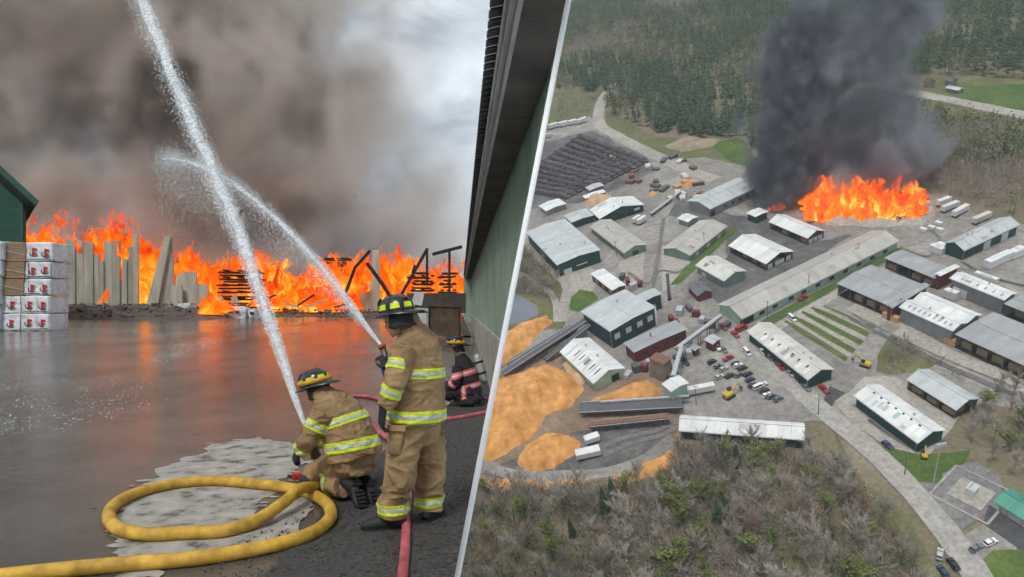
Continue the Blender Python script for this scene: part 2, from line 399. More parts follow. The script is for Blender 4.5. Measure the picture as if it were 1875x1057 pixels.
par(MB().hexa([e1, e0, e0 + dv, e1 + dv, e1 + th, e0 + th, e0 + th + dv, e1 + th + dv]).build('roof', M_BROOF), br)
par(MB().hexa([e1 + Vector((0, -.06, -.05)), e0 + Vector((0, -.06, -.05)), e0 + Vector((0, -.003, -.05)), e1 + Vector((0, -.003, -.05)), e1 + th + Vector((0, -.06, 0)), e0 + th + Vector((0, -.06, 0)), e0 + th + Vector((0, -.003, 0)), e1 + th + Vector((0, -.003, 0))]).build('barge_board', M_BARN), br)

# wrapped lumber packs, stacked
M_WRAP = mat('white_lumber_wrap', (.62, .63, .65), .35, .3, 3.5, .8, 7, rnd=.06, detail=9); M_CARD = mat('brown_lumber_ends', (.26, .17, .10), .8, .3, 6, .4, stretch=(1, 1, 5)); M_RED = mat('red_print', (.42, .02, .02), .5, .15, 3, 0); M_BLK = mat('black_print', (.03, .03, .035), .5, .15, 3, 0)
def wrap_pack(label, x0, x1, y0, z0, z1, dep, brown, seed):
    rs = random.Random(seed); c = Vector(((x0 + x1) / 2, y0 + dep / 2, z0)); root = empty('wrapped_lumber_pack', c); tag(root, label, 'lumber pack')
    wx, hz = x1 - x0, z1 - z0; bm = bmesh.new(); bmesh.ops.create_cube(bm, size=1)
    bmesh.ops.subdivide_edges(bm, edges=bm.edges[:], cuts=9, use_grid_fill=True)
    for v in bm.verts:
        v.co = Vector((v.co.x * wx, v.co.y * dep, (v.co.z + .5) * hz)); q = v.co * 2.6 + Vector((seed * 7, 0, 0))
        e = noise.fractal(q * 1.3, .8, 2, 5) * .06; v.co += Vector((noise.noise(q * 1.7) * .02, e, noise.noise(q + Vector((9, 0, 0))) * .025))
        if v.co.z < .06: v.co.z += max(0, noise.noise(Vector((v.co.x * 5, seed, 0)))) * .09
    me = bpy.data.meshes.new('wrap'); bm.to_mesh(me); bm.free(); me.materials.append(M_WRAP)
    for p in me.polygons: p.use_smooth = True
    mkobj('wrap', me, root)
    fy = -dep / 2 - .028; bx = -wx / 2
    if brown:
        bw = wx * .42; n_ = 6
        for i in range(n_): MB().box((bx + bw / 2 + .0, fy + .0, hz * (i + .5) / n_), (bw, .05 + .01 * (i % 2), hz / n_ - .012)).build('board_end_row', M_CARD, root)
        MB().bar((bx + .02, fy - .04, hz * .55), (bx + bw, fy - .04, hz * .32), .05, .012).build('strap', M_WRAP, root)
    for f in ((.5, .98) if brown else (.03, .4, .72, .97)):                # straps and folded edges of the wrap
        MB().box((bx + wx * f, fy - .006, hz * .5), (.025, .012, hz * .96), Matrix.Rotation(rs.uniform(-.03, .03), 3, 'Y')).build('strap', M_BLK if rs.random() < .3 else M_WRAP, root)
    MB().box((bx + wx * .7, fy - .004, hz * .12), (wx * .5, .01, .03), Matrix.Rotation(rs.uniform(-.02, .02), 3, 'Y')).build('printed_line', M_BLK, root)
    xs = (.60, .86) if brown else (.22, .58, .86)
    for f in xs:
        x = bx + wx * f; s = hz * .42; z = hz * .48 + rs.uniform(-.03, .03)
        mb = MB(); mb.box((x - s * .14, fy - .012, z), (s * .26, .012, s)); mb.box((x + s * .16, fy - .0121, z + s * .28), (s * .34, .0121, s * .3)); mb.box((x + s * .14, fy - .0122, z - s * .22), (s * .2, .012, s * .3)); mb.build('red_emblem', M_RED, root)
        arc = [(x + math.cos(a) * s * .62, fy - .006, z - s * .1 + math.sin(a) * s * .45) for a in [R(150 + 14 * i) for i in range(13)]]
        MB().tube(arc, [.006 + .022 * math.sin(math.pi * i / 12) for i in range(13)], 6).build('black_swoosh', M_BLK, root)
    return root
g = gp(50, 606); d = g.y; pm = F / d
def X_(px): return (px - CX) / pm
def Z_(py): return H + (CY - py) / pm
rows_ = [(606, 575, 2, 92, False), (574, 542, 4, 92, False), (541, 511, 9, 94, True), (510, 480, 10, 96, True), (479, 444, 12, 98, True)]
names = ['bottom', 'second from bottom', 'middle', 'second from top', 'top']
for i, (b, t, x0, x1, brw) in enumerate(rows_):
    zb = g.z if i == 0 else Z_(b)
    wrap_pack('%s white wrapped lumber pack of the stack beside the green barn' % names[i], X_(x0), X_(x1), d, zb, Z_(t), 1.3, brw, i + 1)
for i, (b, t) in enumerate(((608, 560), (558, 508), (507, 478), (477, 443))):
    wrap_pack('%s white lumber pack of the leftmost stack cut by the frame' % ('lowest', 'second lowest', 'second highest', 'highest')[i], X_(-110), X_(4 + 3 * i), d - .25, g.z if i == 0 else Z_(b), Z_(t), 1.3, False, i + 11)

# ---------------------------------------------------------------- earth berm and rubble at the foot of the fire
M_EARTH = mat('wet_earth', (.10, .085, .075), .8, .4, .8, .6, 8)
def berm(name, x0, x1, y0, y1, hgt, seed):
    nx, ny = 70, 14; V = []
    for j in range(ny + 1):
        for i in range(nx + 1):
            x = x0 + (x1 - x0) * i / nx; y = y0 + (y1 - y0) * j / ny; t = j / ny; e = min(1, i / 6, (nx - i) / 6)
            V.append((x, y, gz(y) - .05 + e * hgt * math.sin(math.pi * min(1, t * 1.15) * .5) ** 1.2 * (.75 + .35 * noise.noise(Vector((x * .3, y * .3, seed)))) + e * noise.fractal(Vector((x, y, seed)), .9, 2, 5) * .07))
    o = MB().add(V, [(j * (nx + 1) + i, j * (nx + 1) + i + 1, (j + 1) * (nx + 1) + i + 1, (j + 1) * (nx + 1) + i) for j in range(ny) for i in range(nx)]).build(name, M_EARTH, smooth=True)
    return tag(o, kind='structure')
berm('earth_berm', at(60, 0, 50).x, at(478, 0, 50).x, 42, 54, 1.0, 3); berm('earth_berm', at(470, 0, 50).x, at(770, 0, 50).x, 45, 58, .45, 8)
DP = 52.0
def pz(px, py, dd=DP): return at(px, py, dd)
M_PANEL = mat('scorched_concrete', (.40, .375, .30), .9, .3, .8, .4, 12, rnd=.12, stretch=(2, 2, .35)); M_CHAR = mat('charred_timber', (.018, .015, .013), .8, .5, 3, .4); M_GALV = mat('pale_sheet', (.45, .47, .46), .6, .2, 1.5, .1)
def quadpanel(pix, root, dd, m=M_PANEL, th=.18, nm='panel'):
    f = [pz(x, y, dd) for x, y in pix]; b = [p + Vector((0, th, 0)) for p in f]; n_ = len(f)
    o = MB().add(f + b, [tuple(range(n_)), tuple(range(2 * n_ - 1, n_ - 1, -1))] + [(i, n_ + i, n_ + (i + 1) % n_, (i + 1) % n_) for i in range(n_)]).build(nm, m); par(o, root); return o
root = empty('burnt_wall', pz(185, 553)); tag(root, 'tall row of scorched wall slabs with flames showing through the gaps', 'wall'); bpy.context.view_layer.update()
for i, (x0, x1, y0, y1) in enumerate([(121, 137.2, 440, 554), (137.5, 153.2, 440, 554), (153.5, 170, 441, 554), (170.3, 181, 466, 554), (181.3, 189.7, 476, 554), (190, 205.2, 441, 554), (205.5, 219, 441, 554), (219.3, 223, 512, 554), (223.3, 232, 472, 554), (232.3, 242, 452, 551), (242.4, 252.5, 427, 550)]):
    quadpanel([(x0, y1 + 14), (x1, y1 + 14), (x1 - .5, y0 + (i % 3) * 2), (x0 + .3, y0)], root, DP + .12 * (i % 2))
root = empty('leaning_slab', pz(292, 546)); tag(root, 'pair of scorched slabs leaning together to a point', 'slab'); bpy.context.view_layer.update()
quadpanel([(267, 562), (288, 562), (311, 434), (301, 432)], root, DP); quadpanel([(289, 562), (320, 560), (314, 430), (310.5, 436)], root, DP + .3)
root = empty('broken_slab', pz(342, 545)); tag(root, 'low broken slabs right of the leaning pair', 'slab'); bpy.context.view_layer.update()
quadpanel([(302, 562), (334, 562), (332, 523), (304, 521)], root, DP - .5); quadpanel([(320, 560), (360, 560), (359, 499), (345, 496), (323, 504)], root, DP); quadpanel([(352, 562), (383, 562), (380, 521), (354, 519)], root, DP - .6)
root = empty('burnt_wall', pz(672, 556)); tag(root, 'low pale slab with one tall post right of the second water jet', 'wall'); bpy.context.view_layer.update()
quadpanel([(647, 568), (681, 568), (681, 519), (650, 521)], root, DP); quadpanel([(682, 568), (695, 568), (694, 457), (681, 459)], root, DP - .1, nm='post')
for x0, x1, y0, y1, lb in ((392, 410, 543, 560, 'left'), (422, 436, 540, 556, 'right')):
    root = empty('broken_slab', pz(x0, 558, 47)); tag(root, 'small grey slab standing in the rubble, %s one' % lb, 'slab'); bpy.context.view_layer.update(); quadpanel([(x0, y1), (x1, y1 - 1), (x1 - 4, y0), (x0 + 3, y0 + 2)], root, 47)
# charred lumber piles
def pile(label, x0, x1, yb, yt, dd, seed, lay=.22):
    rs = random.Random(seed); p0, p1 = pz(x0, yb, dd), pz(x1, yb, dd); zt_ = pz(x0, yt, dd).z; root = empty('charred_lumber_pile', (p0 + p1) / 2); tag(root, label, 'lumber pile'); bpy.context.view_layer.update(); z = p0.z; n_ = 0
    while z < zt_:
        t = (z - p0.z) / (zt_ - p0.z); sag = rs.uniform(-.1, .1)
        par(MB().bar((p0.x + rs.uniform(-.2, .5) * (t + .2), dd, z + sag * .5), (p1.x - rs.uniform(-.2, .6) * (t + .2), dd, z + sag), 1.2, lay * .55).build('board_layer', M_CHAR), root)
        if n_ % 2 == 0:
            for q in (.12, .5, .88): par(MB().box((p0.x + (p1.x - p0.x) * q, dd, z + lay * .55), (.16, 1.1, lay * .5)).build('sticker', M_CHAR), root)
        z += lay * (1 if n_ % 2 else 1.4); n_ += 1
    return root
pile('charred lumber pile burning behind the first water jet', 406, 478, 562, 492, 50, 1); pile('small charred pile of round timbers beside the second water jet', 598, 636, 560, 474, 53, 2, .34); pile('charred lumber pile at the right, flames between its layers', 752, 798, 560, 498, 49, 3); pile('rightmost charred slatted pile beside the green hall', 806, 836, 560, 500, 50, 4)
def pole(label, pts, r, dd, nm='charred_pole'):
    P = [pz(x, y, dd) for x, y in pts]; tag(MB().tube(P, r, 7).build(nm, M_CHAR), label, 'pole')
pole('charred pole rising to the right behind the standing firefighter', [(630, 545), (650, 490), (678, 459)], .12, 50); pole('charred pole sloping down to the helmet of the standing firefighter', [(672, 482), (700, 520), (726, 562)], .14, 47)
root = empty('burnt_frame', pz(782, 546, 47)); tag(root, 'blackened frame of posts and rafters at the right of the fire', 'frame'); bpy.context.view_layer.update()
for a, b, r in (((728, 552), (783, 455), .10), ((782, 455), (782, 520), .08), ((792, 466), (846, 452), .11), ((823, 456), (823, 540), .08), ((754, 500), (760, 485), .06)): par(MB().bar(pz(*a, 47), pz(*b, 47), r * 2, r * 2).build('beam', M_CHAR), root)
# low dark barrier at the right end, white sheet, pale cabinet, rusty bin
M_BARR = mat('dark_barrier', (.06, .05, .045), .8, .35, 1.5, .3)
root = empty('low_barrier', pz(800, 566, 36)); tag(root, 'low dark barrier wall behind the rusty bin', 'barrier'); bpy.context.view_layer.update()
for i in range(4):
    x0 = 745 + i * 27; quadpanel([(x0, 574), (x0 + 26.4, 574), (x0 + 26.4, 537), (x0, 537)], root, 36, M_BARR, .25, 'barrier_block')
sh = pz(770, 556, 30); root = empty('white_board', sh); tag(root, 'tilted white board propped beside the standing firefighter helmet', 'board'); bpy.context.view_layer.update(); quadpanel([(752, 557), (772, 560), (777, 536), (760, 534)], root, 30, M_GALV, .05, 'board'); quadpanel([(760, 580), (763, 580), (765, 556), (762, 556)], root, 30.1, M_CHAR, .05, 'prop'); 
g2 = gp(772, 614); root = empty('steel_cabinet', g2); tag(root, 'pale weathered cabinet left of the rusty bin', 'cabinet'); bpy.context.view_layer.update(); quadpanel([(759, 614), (784, 614), (784, 566), (761, 564)], root, g2.y, mat('weathered_white', (.42, .42, .40), .7, .25, 2, .2), .7, 'body'); quadpanel([(762, 606), (781, 606), (781, 571), (763, 570)], root, g2.y - .03, M_GALV, .025, 'door')
g3 = gp(818, 616); M_BIN = mat('rusty_bin', (.085, .055, .038), .75, .5, 2.5, .4, 20)
root = empty('scrap_bin', g3); tag(root, 'rusty brown steel bin standing near the green hall', 'bin'); bpy.context.view_layer.update()
quadpanel([(785, 614), (843, 617), (843, 561), (785, 559)], root, g3.y, M_BIN, .08, 'front_plate'); quadpanel([(784, 561.5), (845, 563.5), (845, 557.5), (784, 555.5)], root, g3.y - .05, M_BIN, .14, 'top_rim')
for x in (786, 842): quadpanel([(x - 1.5, 618), (x + 1.5, 618), (x + 1.5, 562), (x - 1.5, 561)], root, g3.y - .04, M_CHAR, .05, 'corner_post')
a, b = pz(785, 614, g3.y), pz(785, 559, g3.y); par(MB().hexa([a + Vector((0, .09, 0)), a + Vector((.08, .09, 0)), a + Vector((.08, 2, 0)), a + Vector((0, 2, 0)), b + Vector((0, .09, 0)), b + Vector((.08, .09, 0)), b + Vector((.08, 2, 0)), b + Vector((0, 2, 0))]).build('side_plate', M_BIN), root)
g4 = gp(855, 612); tag(MB().add([pz(843, 612, g3.y - .6), pz(862, 616, g3.y - .6), pz(845, 572, g3.y - .6), pz(843, 612, g3.y + .8), pz(862, 614, g3.y + .8), pz(845, 572, g3.y + .8)], [(0, 1, 2), (5, 4, 3), (0, 3, 4, 1), (1, 4, 5, 2), (2, 5, 3, 0)]).build('dirt_chute', M_EARTH), 'dark heap of dirt between the rusty bin and the green hall', 'dirt heap')
# crate of slats, tumbled packs, boards on the ground
g5 = gp(158, 575); root = empty('slatted_crate', g5); tag(root, 'brown stack of slats standing before the scorched wall', 'slat stack'); bpy.context.view_layer.update()
for i in range(9):
    y0 = 574 - i * 4.2; o_ = random.Random(i).uniform(-.8, .8); quadpanel([(138 + o_, y0), (175 + o_, y0), (175 + o_, y0 - 3.4), (138 + o_, y0 - 3.4)], root, g5.y, mat('brown_slat', (.17, .075, .04), .8, .3, 4, .2) if i == 0 else bpy.data.materials['brown_slat'], .8, 'slat')
def lump(label, x0, x1, y0, y1, seed, cat='lumber pack', nm='tumbled_pack'):
    gg = gp((x0 + x1) / 2, y1); s = gg.y / F; wx, hz = (x1 - x0) * s, (y1 - y0) * s; bm = bmesh.new(); bmesh.ops.create_cube(bm, size=1); bmesh.ops.subdivide_edges(bm, edges=bm.edges[:], cuts=7, use_grid_fill=True)
    for v in bm.verts:
        v.co = Vector((v.co.x * wx, v.co.y * .9, (v.co.z + .5) * hz)); q = v.co * 1.8 + Vector((seed * 5, 0, 0)); v.co += Vector((noise.noise(q), noise.noise(q + Vector((4, 0, 0))), noise.noise(q + Vector((8, 0, 0))) * .7)) * .16
    me = bpy.data.meshes.new(nm); bm.to_mesh(me); bm.free(); me.materials.append(M_WRAP)
    root = empty(nm, gg); tag(root, label, cat); mkobj('wrap', me, root)
    for k_ in range(max(1, int(wx / .9))): MB().box((-wx / 2 + (k_ + .5) * wx / max(1, int(wx / .9)), -.58, hz * .5), (.26, .04, .22)).build('print', M_RED if k_ % 2 else M_BLK, root)
lump('crumpled white wrapped pack lying before the charred pile', 397, 455, 562, 582, 2); lump('torn white bundle lying left of the crumpled pack', 332, 354, 556, 578, 5); lump('low white pack lying beside the brown slats', 101, 136, 560, 572, 8); lump('small white scrap beside the crumpled pack', 458, 476, 566, 582, 12)
for i, (x0, y0, x1, y1) in enumerate([(122, 577, 150, 574), (160, 575, 205, 576), (200, 580, 235, 576), (253, 582, 300, 576), (297, 583, 340, 577), (345, 583, 372, 580), (205, 573, 240, 571)]):
    a, b = gp(x0, y0), gp(x1, y1); a.z += .06; b.z += .06; tag(MB().bar(a, b, .22, .1).build('loose_board', M_CHAR), ('charred board lying flat on the wet ground before the scorched wall'), 'board', 'charred boards on the ground')
for i, (x0, y0, x1, y1) in enumerate([(545, 560, 575, 540), (560, 562, 600, 548), (470, 556, 505, 540), (520, 556, 548, 563), (612, 563, 640, 556), (490, 562, 470, 545)]):
    tag(MB().bar(pz(x0, y0, 46), pz(x1, y1, 46.5), .2, .12).build('loose_board', M_PANEL if i % 2 else M_CHAR), ('scorched' if i % 2 else 'black') + ' board sticking out of the rubble below the flames', 'board', 'boards in the rubble')
# rubble: small stuff along the berm
V, Fc = [], []; rs = np.random.RandomState(8)
for k in range(900):
    x = rs.uniform(-36, -6); y = rs.uniform(43, 52); s = .03 + .16 * rs.rand() ** 3; b = (np.array([(-1, 0, 0), (1, 0, 0), (0, -1, 0), (0, 1, 0), (0, 0, .8), (0, 0, -.6)]) + rs.randn(6, 3) * .35) * s * np.array((1.3, 1, 1))
    V.append(b + (x, y, gz(y) + .1 + .75 * max(0, math.sin(math.pi / 2 * min(1, (y - 42) / 11)))  * (1 if x < -19 else .4))); Fc.append(tri + 6 * k)
tag(mkobj('rubble', np_mesh('rubble', np.vstack(V), np.vstack(Fc), mat('rubble_bits', (.13, .115, .10), .9, .7, 2, .2))), 'rubble and scorched scraps strewn along the earth berm', 'rubble', kind='stuff')

# ---------------------------------------------------------------- trees beyond the fire
def yard_tree(label, px, py, dd, hgt, spread, m, seed):
    rs = np.random.RandomState(seed); base = pz(px, py, dd); root = empty('bare_tree', base); tag(root, label, 'tree'); mb = MB(); tips = []
    def grow(p, dv, ln, r, lv):
        q = p + dv * ln; mb.tube([p, p.lerp(q, .5) + Vector(rs.randn(3)) * ln * .04, q], [r, r * .85, r * .6], 5)
        if lv == 0: tips.append((p, q)); return
        for _ in range(4 if lv > 1 else 5):
            nd_ = (dv + Vector(rs.randn(3)) * .5 + Vector((0, 0, .12))).normalized(); grow(p.lerp(q, rs.uniform(.55, 1)), nd_, ln * rs.uniform(.55, .8), r * .5, lv - 1)
    grow(Vector((0, 0, -1)), Vector((0, 0, 1)), hgt * .36, hgt * .02, 3)
    mb.build('trunk', M_CHAR, root)
    P = np.array([np.array(a.lerp(b, rs.rand())) for a, b in tips for _ in range(60)]); n_ = len(P); a = rs.randn(n_, 3); a /= np.linalg.norm(a, axis=1)[:, None]; ln = .25 + .55 * rs.rand(n_); s = np.cross(a, rs.randn(n_, 3)); s /= np.linalg.norm(s, axis=1)[:, None]; s *= .075
    V = np.stack([P - s, P + s, P + (a + (0, 0, .5)) * ln[:, None]], 1).reshape(-1, 3); mkobj('crown', np_mesh('crown', V, np.arange(3 * n_).reshape(-1, 3), m), root)
M_SMTW = mat('dark_twigs', (.06, .06, .05), .9, .4, 1, 0)
yard_tree('dark tree standing behind the burnt frame next to the green hall', 822, 545, 75, 8.3, 3, M_SMTW, 3); yard_tree('dark tree half lost in smoke behind the tall post', 716, 548, 80, 6.9, 3, M_SMTW, 6); yard_tree('dark tree showing left of the burnt frame', 752, 548, 82, 6.2, 3, M_SMTW, 9)

# ---------------------------------------------------------------- hoses
def smooth_path(P, k=10):
    Q = []
    for i in range(len(P) - 1):
        p0, p1, p2, p3 = P[max(i - 1, 0)], P[i], P[i + 1], P[min(i + 2, len(P) - 1)]
        for j in range(k):
            t = j / k; Q.append(.5 * ((2 * p1) + (p2 - p0) * t + (2 * p0 - 5 * p1 + 4 * p2 - p3) * t * t + (3 * p1 - p0 - 3 * p2 + p3) * t ** 3))
    return Q + [P[-1]]
def hosemat(n, c, c2): 
    m = mat(n, c, .6, .28, 7, .0, col2=c2, detail=10); t = m.node_tree; nd = t.nodes; b = nd['Principled BSDF']
    c_ = nd.new('ShaderNodeTexCoord'); v = nd.new('ShaderNodeTexNoise'); v.inputs['Scale'].default_value = 160; t.links.new(c_.outputs['Object'], v.inputs['Vector']); bp = nd.new('ShaderNodeBump'); bp.inputs['Strength'].default_value = .35; bp.inputs['Distance'].default_value = .004; t.links.new(v.outputs['Fac'], bp.inputs['Height']); t.links.new(bp.outputs[0], b.inputs['Normal'])
    return m
M_YH = hosemat('yellow_hose', (.42, .24, .025), (.58, .34, .05)); M_RH = hosemat('red_hose', (.30, .045, .055), (.48, .12, .13)); M_BRASS = mat('nozzle_metal', (.10, .10, .10), .4, .2, 8, .05, metal=.6)
yr = .052
def hp(px, py, lift=0.0):
    q = gp(px, py + 12); return Vector((q.x, q.y, yr + lift))
YP = [hp(-60, 1066), hp(30, 1055), hp(130, 1044), hp(240, 1034), hp(350, 1025), hp(450, 1010), hp(535, 990), hp(585, 968), hp(606, 942), hp(592, 915), hp(545, 895), hp(470, 884), hp(400, 878), hp(330, 882), hp(262, 897), hp(215, 919), hp(199, 944), hp(216, 968), hp(270, 979), hp(340, 976), hp(410, 972, .0), hp(470, 957, .02), hp(520, 934, .07), hp(548, 917, .11), hp(575, 902, .06), hp(600, 890, .03), hp(622, 868, .06)]
yh = empty('fire_hose', YP[8]); tag(yh, 'thick yellow fire hose lying in a loop on the ground', 'hose'); bpy.context.view_layer.update()
YQ = smooth_path(YP, 8); par(MB().tube(YQ, yr, 14).build('hose_line', M_YH, smooth=True), yh)
def red_hose(label, pts, r, end=None):
    P = []
    for x, y, l_ in pts: q = gp(x, y); P.append(Vector((q.x, q.y, q.z + r + l_)))
    o = MB().tube(smooth_path(P, 8), r, 12).build('fire_hose', M_RH, smooth=True); return tag(o, label, 'hose')
red_hose('red fire hose running between the legs of the standing firefighter', [(730, 1130, 0), (736, 1075, 0), (742, 1010, 0), (744, 960, 0), (748, 900, .0), (745, 850, .0), (728, 815, .0), (708, 806, .0), (688, 790, .0), (672, 770, .0)], .036)
red_hose('red fire hose snaking left behind the standing firefighter', [(640, 728, 0), (670, 729, 0), (700, 736, 0), (730, 745, 0), (780, 752, 0)], .032)
red_hose('red fire hose lying along the gravel below the crouching firefighter', [(800, 772, 0), (830, 770, 0), (860, 765, 0), (880, 761, 0), (890, 759, .0)], .034)
red_hose('short red hose behind the crouching firefighter', [(868, 727, 0), (880, 731, 0), (888, 733, 0), (895, 734, 0)], .03)
# ================================================================ firefighters
M_TAN = mat('tan_turnout', (.29, .19, .092), .85, .34, 5, .35, 350, rvar=.05, detail=8); M_LIME = mat('lime_trim', (.56, .68, .03), .55, .28, 16, .1); M_SILV = mat('silver_trim', (.46, .48, .46), .4, .3, 18, .05); M_BLKG = mat('black_leather', (.018, .018, .019), .55, .4, 8, .3, 120); M_SKIN = mat('skin', (.48, .27, .19), .55, .15, 12, .1); M_HAIR = mat('dark_hair', (.025, .018, .013), .8, .3, 60, .3); M_HELM = mat('black_helmet', (.015, .016, .017), .28, .3, 6, .05, coat=.5); M_BCOAT = mat('black_turnout', (.022, .022, .025), .85, .35, 7, .35, 350); M_PINK = mat('red_trim', (.75, .10, .10), .5, .1, 9, .05); M_AMB = mat('amber_strap', (.55, .28, .02), .5, .2, 10, .05); M_TANK = mat('air_tank', (.35, .36, .33), .35, .2, 4, .05, metal=.3); M_EYE = mat('eye', (.03, .02, .015), .2, .1, 5, 0); M_LIP = mat('lip', (.33, .12, .10), .5, .1, 9, 0); M_BLUE = mat('blue_valve', (.02, .06, .35), .4, .1, 6, 0)
def ering(mb, secs, n=18):
    """tube of elliptical sections: (centre, radius along side, radius along other, side vector)"""
    V = []; k = len(secs)
    for i, (c, a, b, s) in enumerate(secs):
        t = (secs[min(i + 1, k - 1)][0] - secs[max(i - 1, 0)][0]).normalized(); s = (s - t * s.dot(t)).normalized(); o = t.cross(s)
        for j in range(n):
            an = 2 * math.pi * j / n; V.append(c + s * a * math.cos(an) + o * b * math.sin(an))
    mb.add(V, [(i * n + j, i * n + (j + 1) % n, (i + 1) * n + (j + 1) % n, (i + 1) * n + j) for i in range(k - 1) for j in range(n)] + [tuple(range(n - 1, -1, -1)), tuple(range((k - 1) * n, k * n))])
def limb(mb, pts, rad):
    mb.tube(pts, rad, 14); 
    for p, r in zip(pts[1:-1], rad[1:-1]): mb.ball(p, r * .99, 14, 8)
def blob(mb, vox, it=6):
    """weld the overlapping volumes into one continuous skin"""
    me = mb.mesh('tmp', M_TAN); o = bpy.data.objects.new('tmp', me); COL.objects.link(o)
    m = o.modifiers.new('r', 'REMESH'); m.mode = 'VOXEL'; m.voxel_size = vox
    m = o.modifiers.new('s', 'SMOOTH'); m.factor = .5; m.iterations = it
    dg = bpy.context.evaluated_depsgraph_get(); r = bpy.data.meshes.new_from_object(o.evaluated_get(dg)); bpy.data.objects.remove(o); bpy.data.meshes.remove(me); r.materials.clear(); return r
def wrinkle(me, amp, seed, sx=(7, 7, 11), foldf=None):
    me.update(); nr_ = [v.normal.copy() for v in me.vertices]
    for v, nn in zip(me.vertices, nr_):
        q = Vector((v.co.x * sx[0] + seed, v.co.y * sx[1], v.co.z * sx[2])); q2 = q + Vector((noise.noise(q * .7) * .8, 0, noise.noise(q * .7 + Vector((3, 1, 7))) * .8))
        r = (1 - abs(noise.noise(q2))) ** 3; r2 = (1 - abs(noise.noise(q2 * 2.1 + Vector((5, 5, 5))))) ** 3; f = foldf(v.co) if foldf else 1
        v.co += nn * (amp * f * (r * 1.2 + r2 * .5 - .75))
    me.update()
def finish(me, name, m, root):
    for p in me.polygons: p.use_smooth = True
    me.materials.append(m); me.name = name; o = mkobj(name, me); par(o, root); return o
def segd(p, a, b):
    d = b - a; t = max(0, min(1, (p - a).dot(d) / d.length_squared)); return (p - a - d * t).length
def band(src, root, co, no, hw, keepf, m, push, name='reflective_stripe'):
    bm = bmesh.new(); bm.from_mesh(src); co = Vector(co); no = Vector(no).normalized()
    dl = [f for f in bm.faces if not keepf(f.calc_center_median()) or abs((f.calc_center_median() - co).dot(no)) > hw + .03]; bmesh.ops.delete(bm, geom=dl, context='FACES')
    if not bm.faces: bm.free(); return
    for s in (1, -1): bmesh.ops.bisect_plane(bm, geom=bm.verts[:] + bm.edges[:] + bm.faces[:], plane_co=co + no * hw * s, plane_no=no * s, clear_outer=True)
    bm.normal_update()
    for v in bm.verts: v.co += v.normal * push
    me = bpy.data.meshes.new(name); bm.to_mesh(me); bm.free()
    for p in me.polygons: p.use_smooth = True
    me.materials.append(m); o = mkobj(name, me); par(o, root); sm = o.modifiers.new('sol', 'SOLIDIFY'); sm.thickness = .004; sm.offset = -1; return o
def trim(src, root, co, no, keepf, m=None, hw=.04):
    a = band(src, root, co, no, hw, keepf, m or M_LIME, .005); b = band(src, root, co, no, hw * .34, keepf, M_SILV, .0075, 'silver_stripe'); return a
def frame(fwd, up=(0, 0, 1)):
    f = Vector(fwd).normalized(); u = Vector(up); s = f.cross(u).normalized(); u = s.cross(f); return Matrix(((f.x, s.x, u.x), (f.y, s.y, u.y), (f.z, s.z, u.z)))   # cols: forward, right(-y), up
def glove(root, wrist, d, palm_n, m, name='glove', curl=.5, size=1.0, thumb=1):
    """hand pointing along d, palm facing palm_n"""
    d = Vector(d).normalized(); pn = Vector(palm_n); pn = (pn - d * pn.dot(d)).normalized(); s = d.cross(pn) * thumb; w_ = Vector(wrist); z = size; mb = MB()
    ering(mb, [(w_ - d * .03 * z, .036 * z, .03 * z, s), (w_ + d * .02 * z, .042 * z, .026 * z, s), (w_ + d * .07 * z, .05 * z, .024 * z, s), (w_ + d * .105 * z, .046 * z, .02 * z, s)], 14)
    for i, (o, l_) in enumerate(((.036, .085), (.012, .095), (-.012, .09), (-.034, .07))):
        p = w_ + d * .095 * z + s * o * z; a1, a2, a3 = curl * .5, curl * 1.2, curl * 1.8; P = [p - d * .02 * z, p]
        for a, f in ((a1, .45), (a2, .32), (a3, .23)): P.append(P[-1] + (d * math.cos(a) + pn * math.sin(a)) * l_ * f * z)
        mb.tube(P, [.0115 * z, .012 * z, .0115 * z, .0105 * z, .008 * z], 8); mb.ball(P[-1], .0085 * z, 8, 6)
    p = w_ + d * .025 * z + s * .036 * z; P = [p - s * .015 * z, p + (s * .75 + d * .6).normalized() * .028 * z, p + (s * .75 + d * .6).normalized() * .028 * z + (d * .9 + s * .25 + pn * .35).normalized() * .032 * z]; P.append(P[-1] + (d + pn * .5).normalized() * .024 * z)
    mb.tube(P, [.015 * z, .0145 * z, .013 * z, .01 * z], 8); mb.ball(P[-1], .0105 * z, 8, 6)
    return finish(blob(mb, .0042 * z, 3), name, m, root)
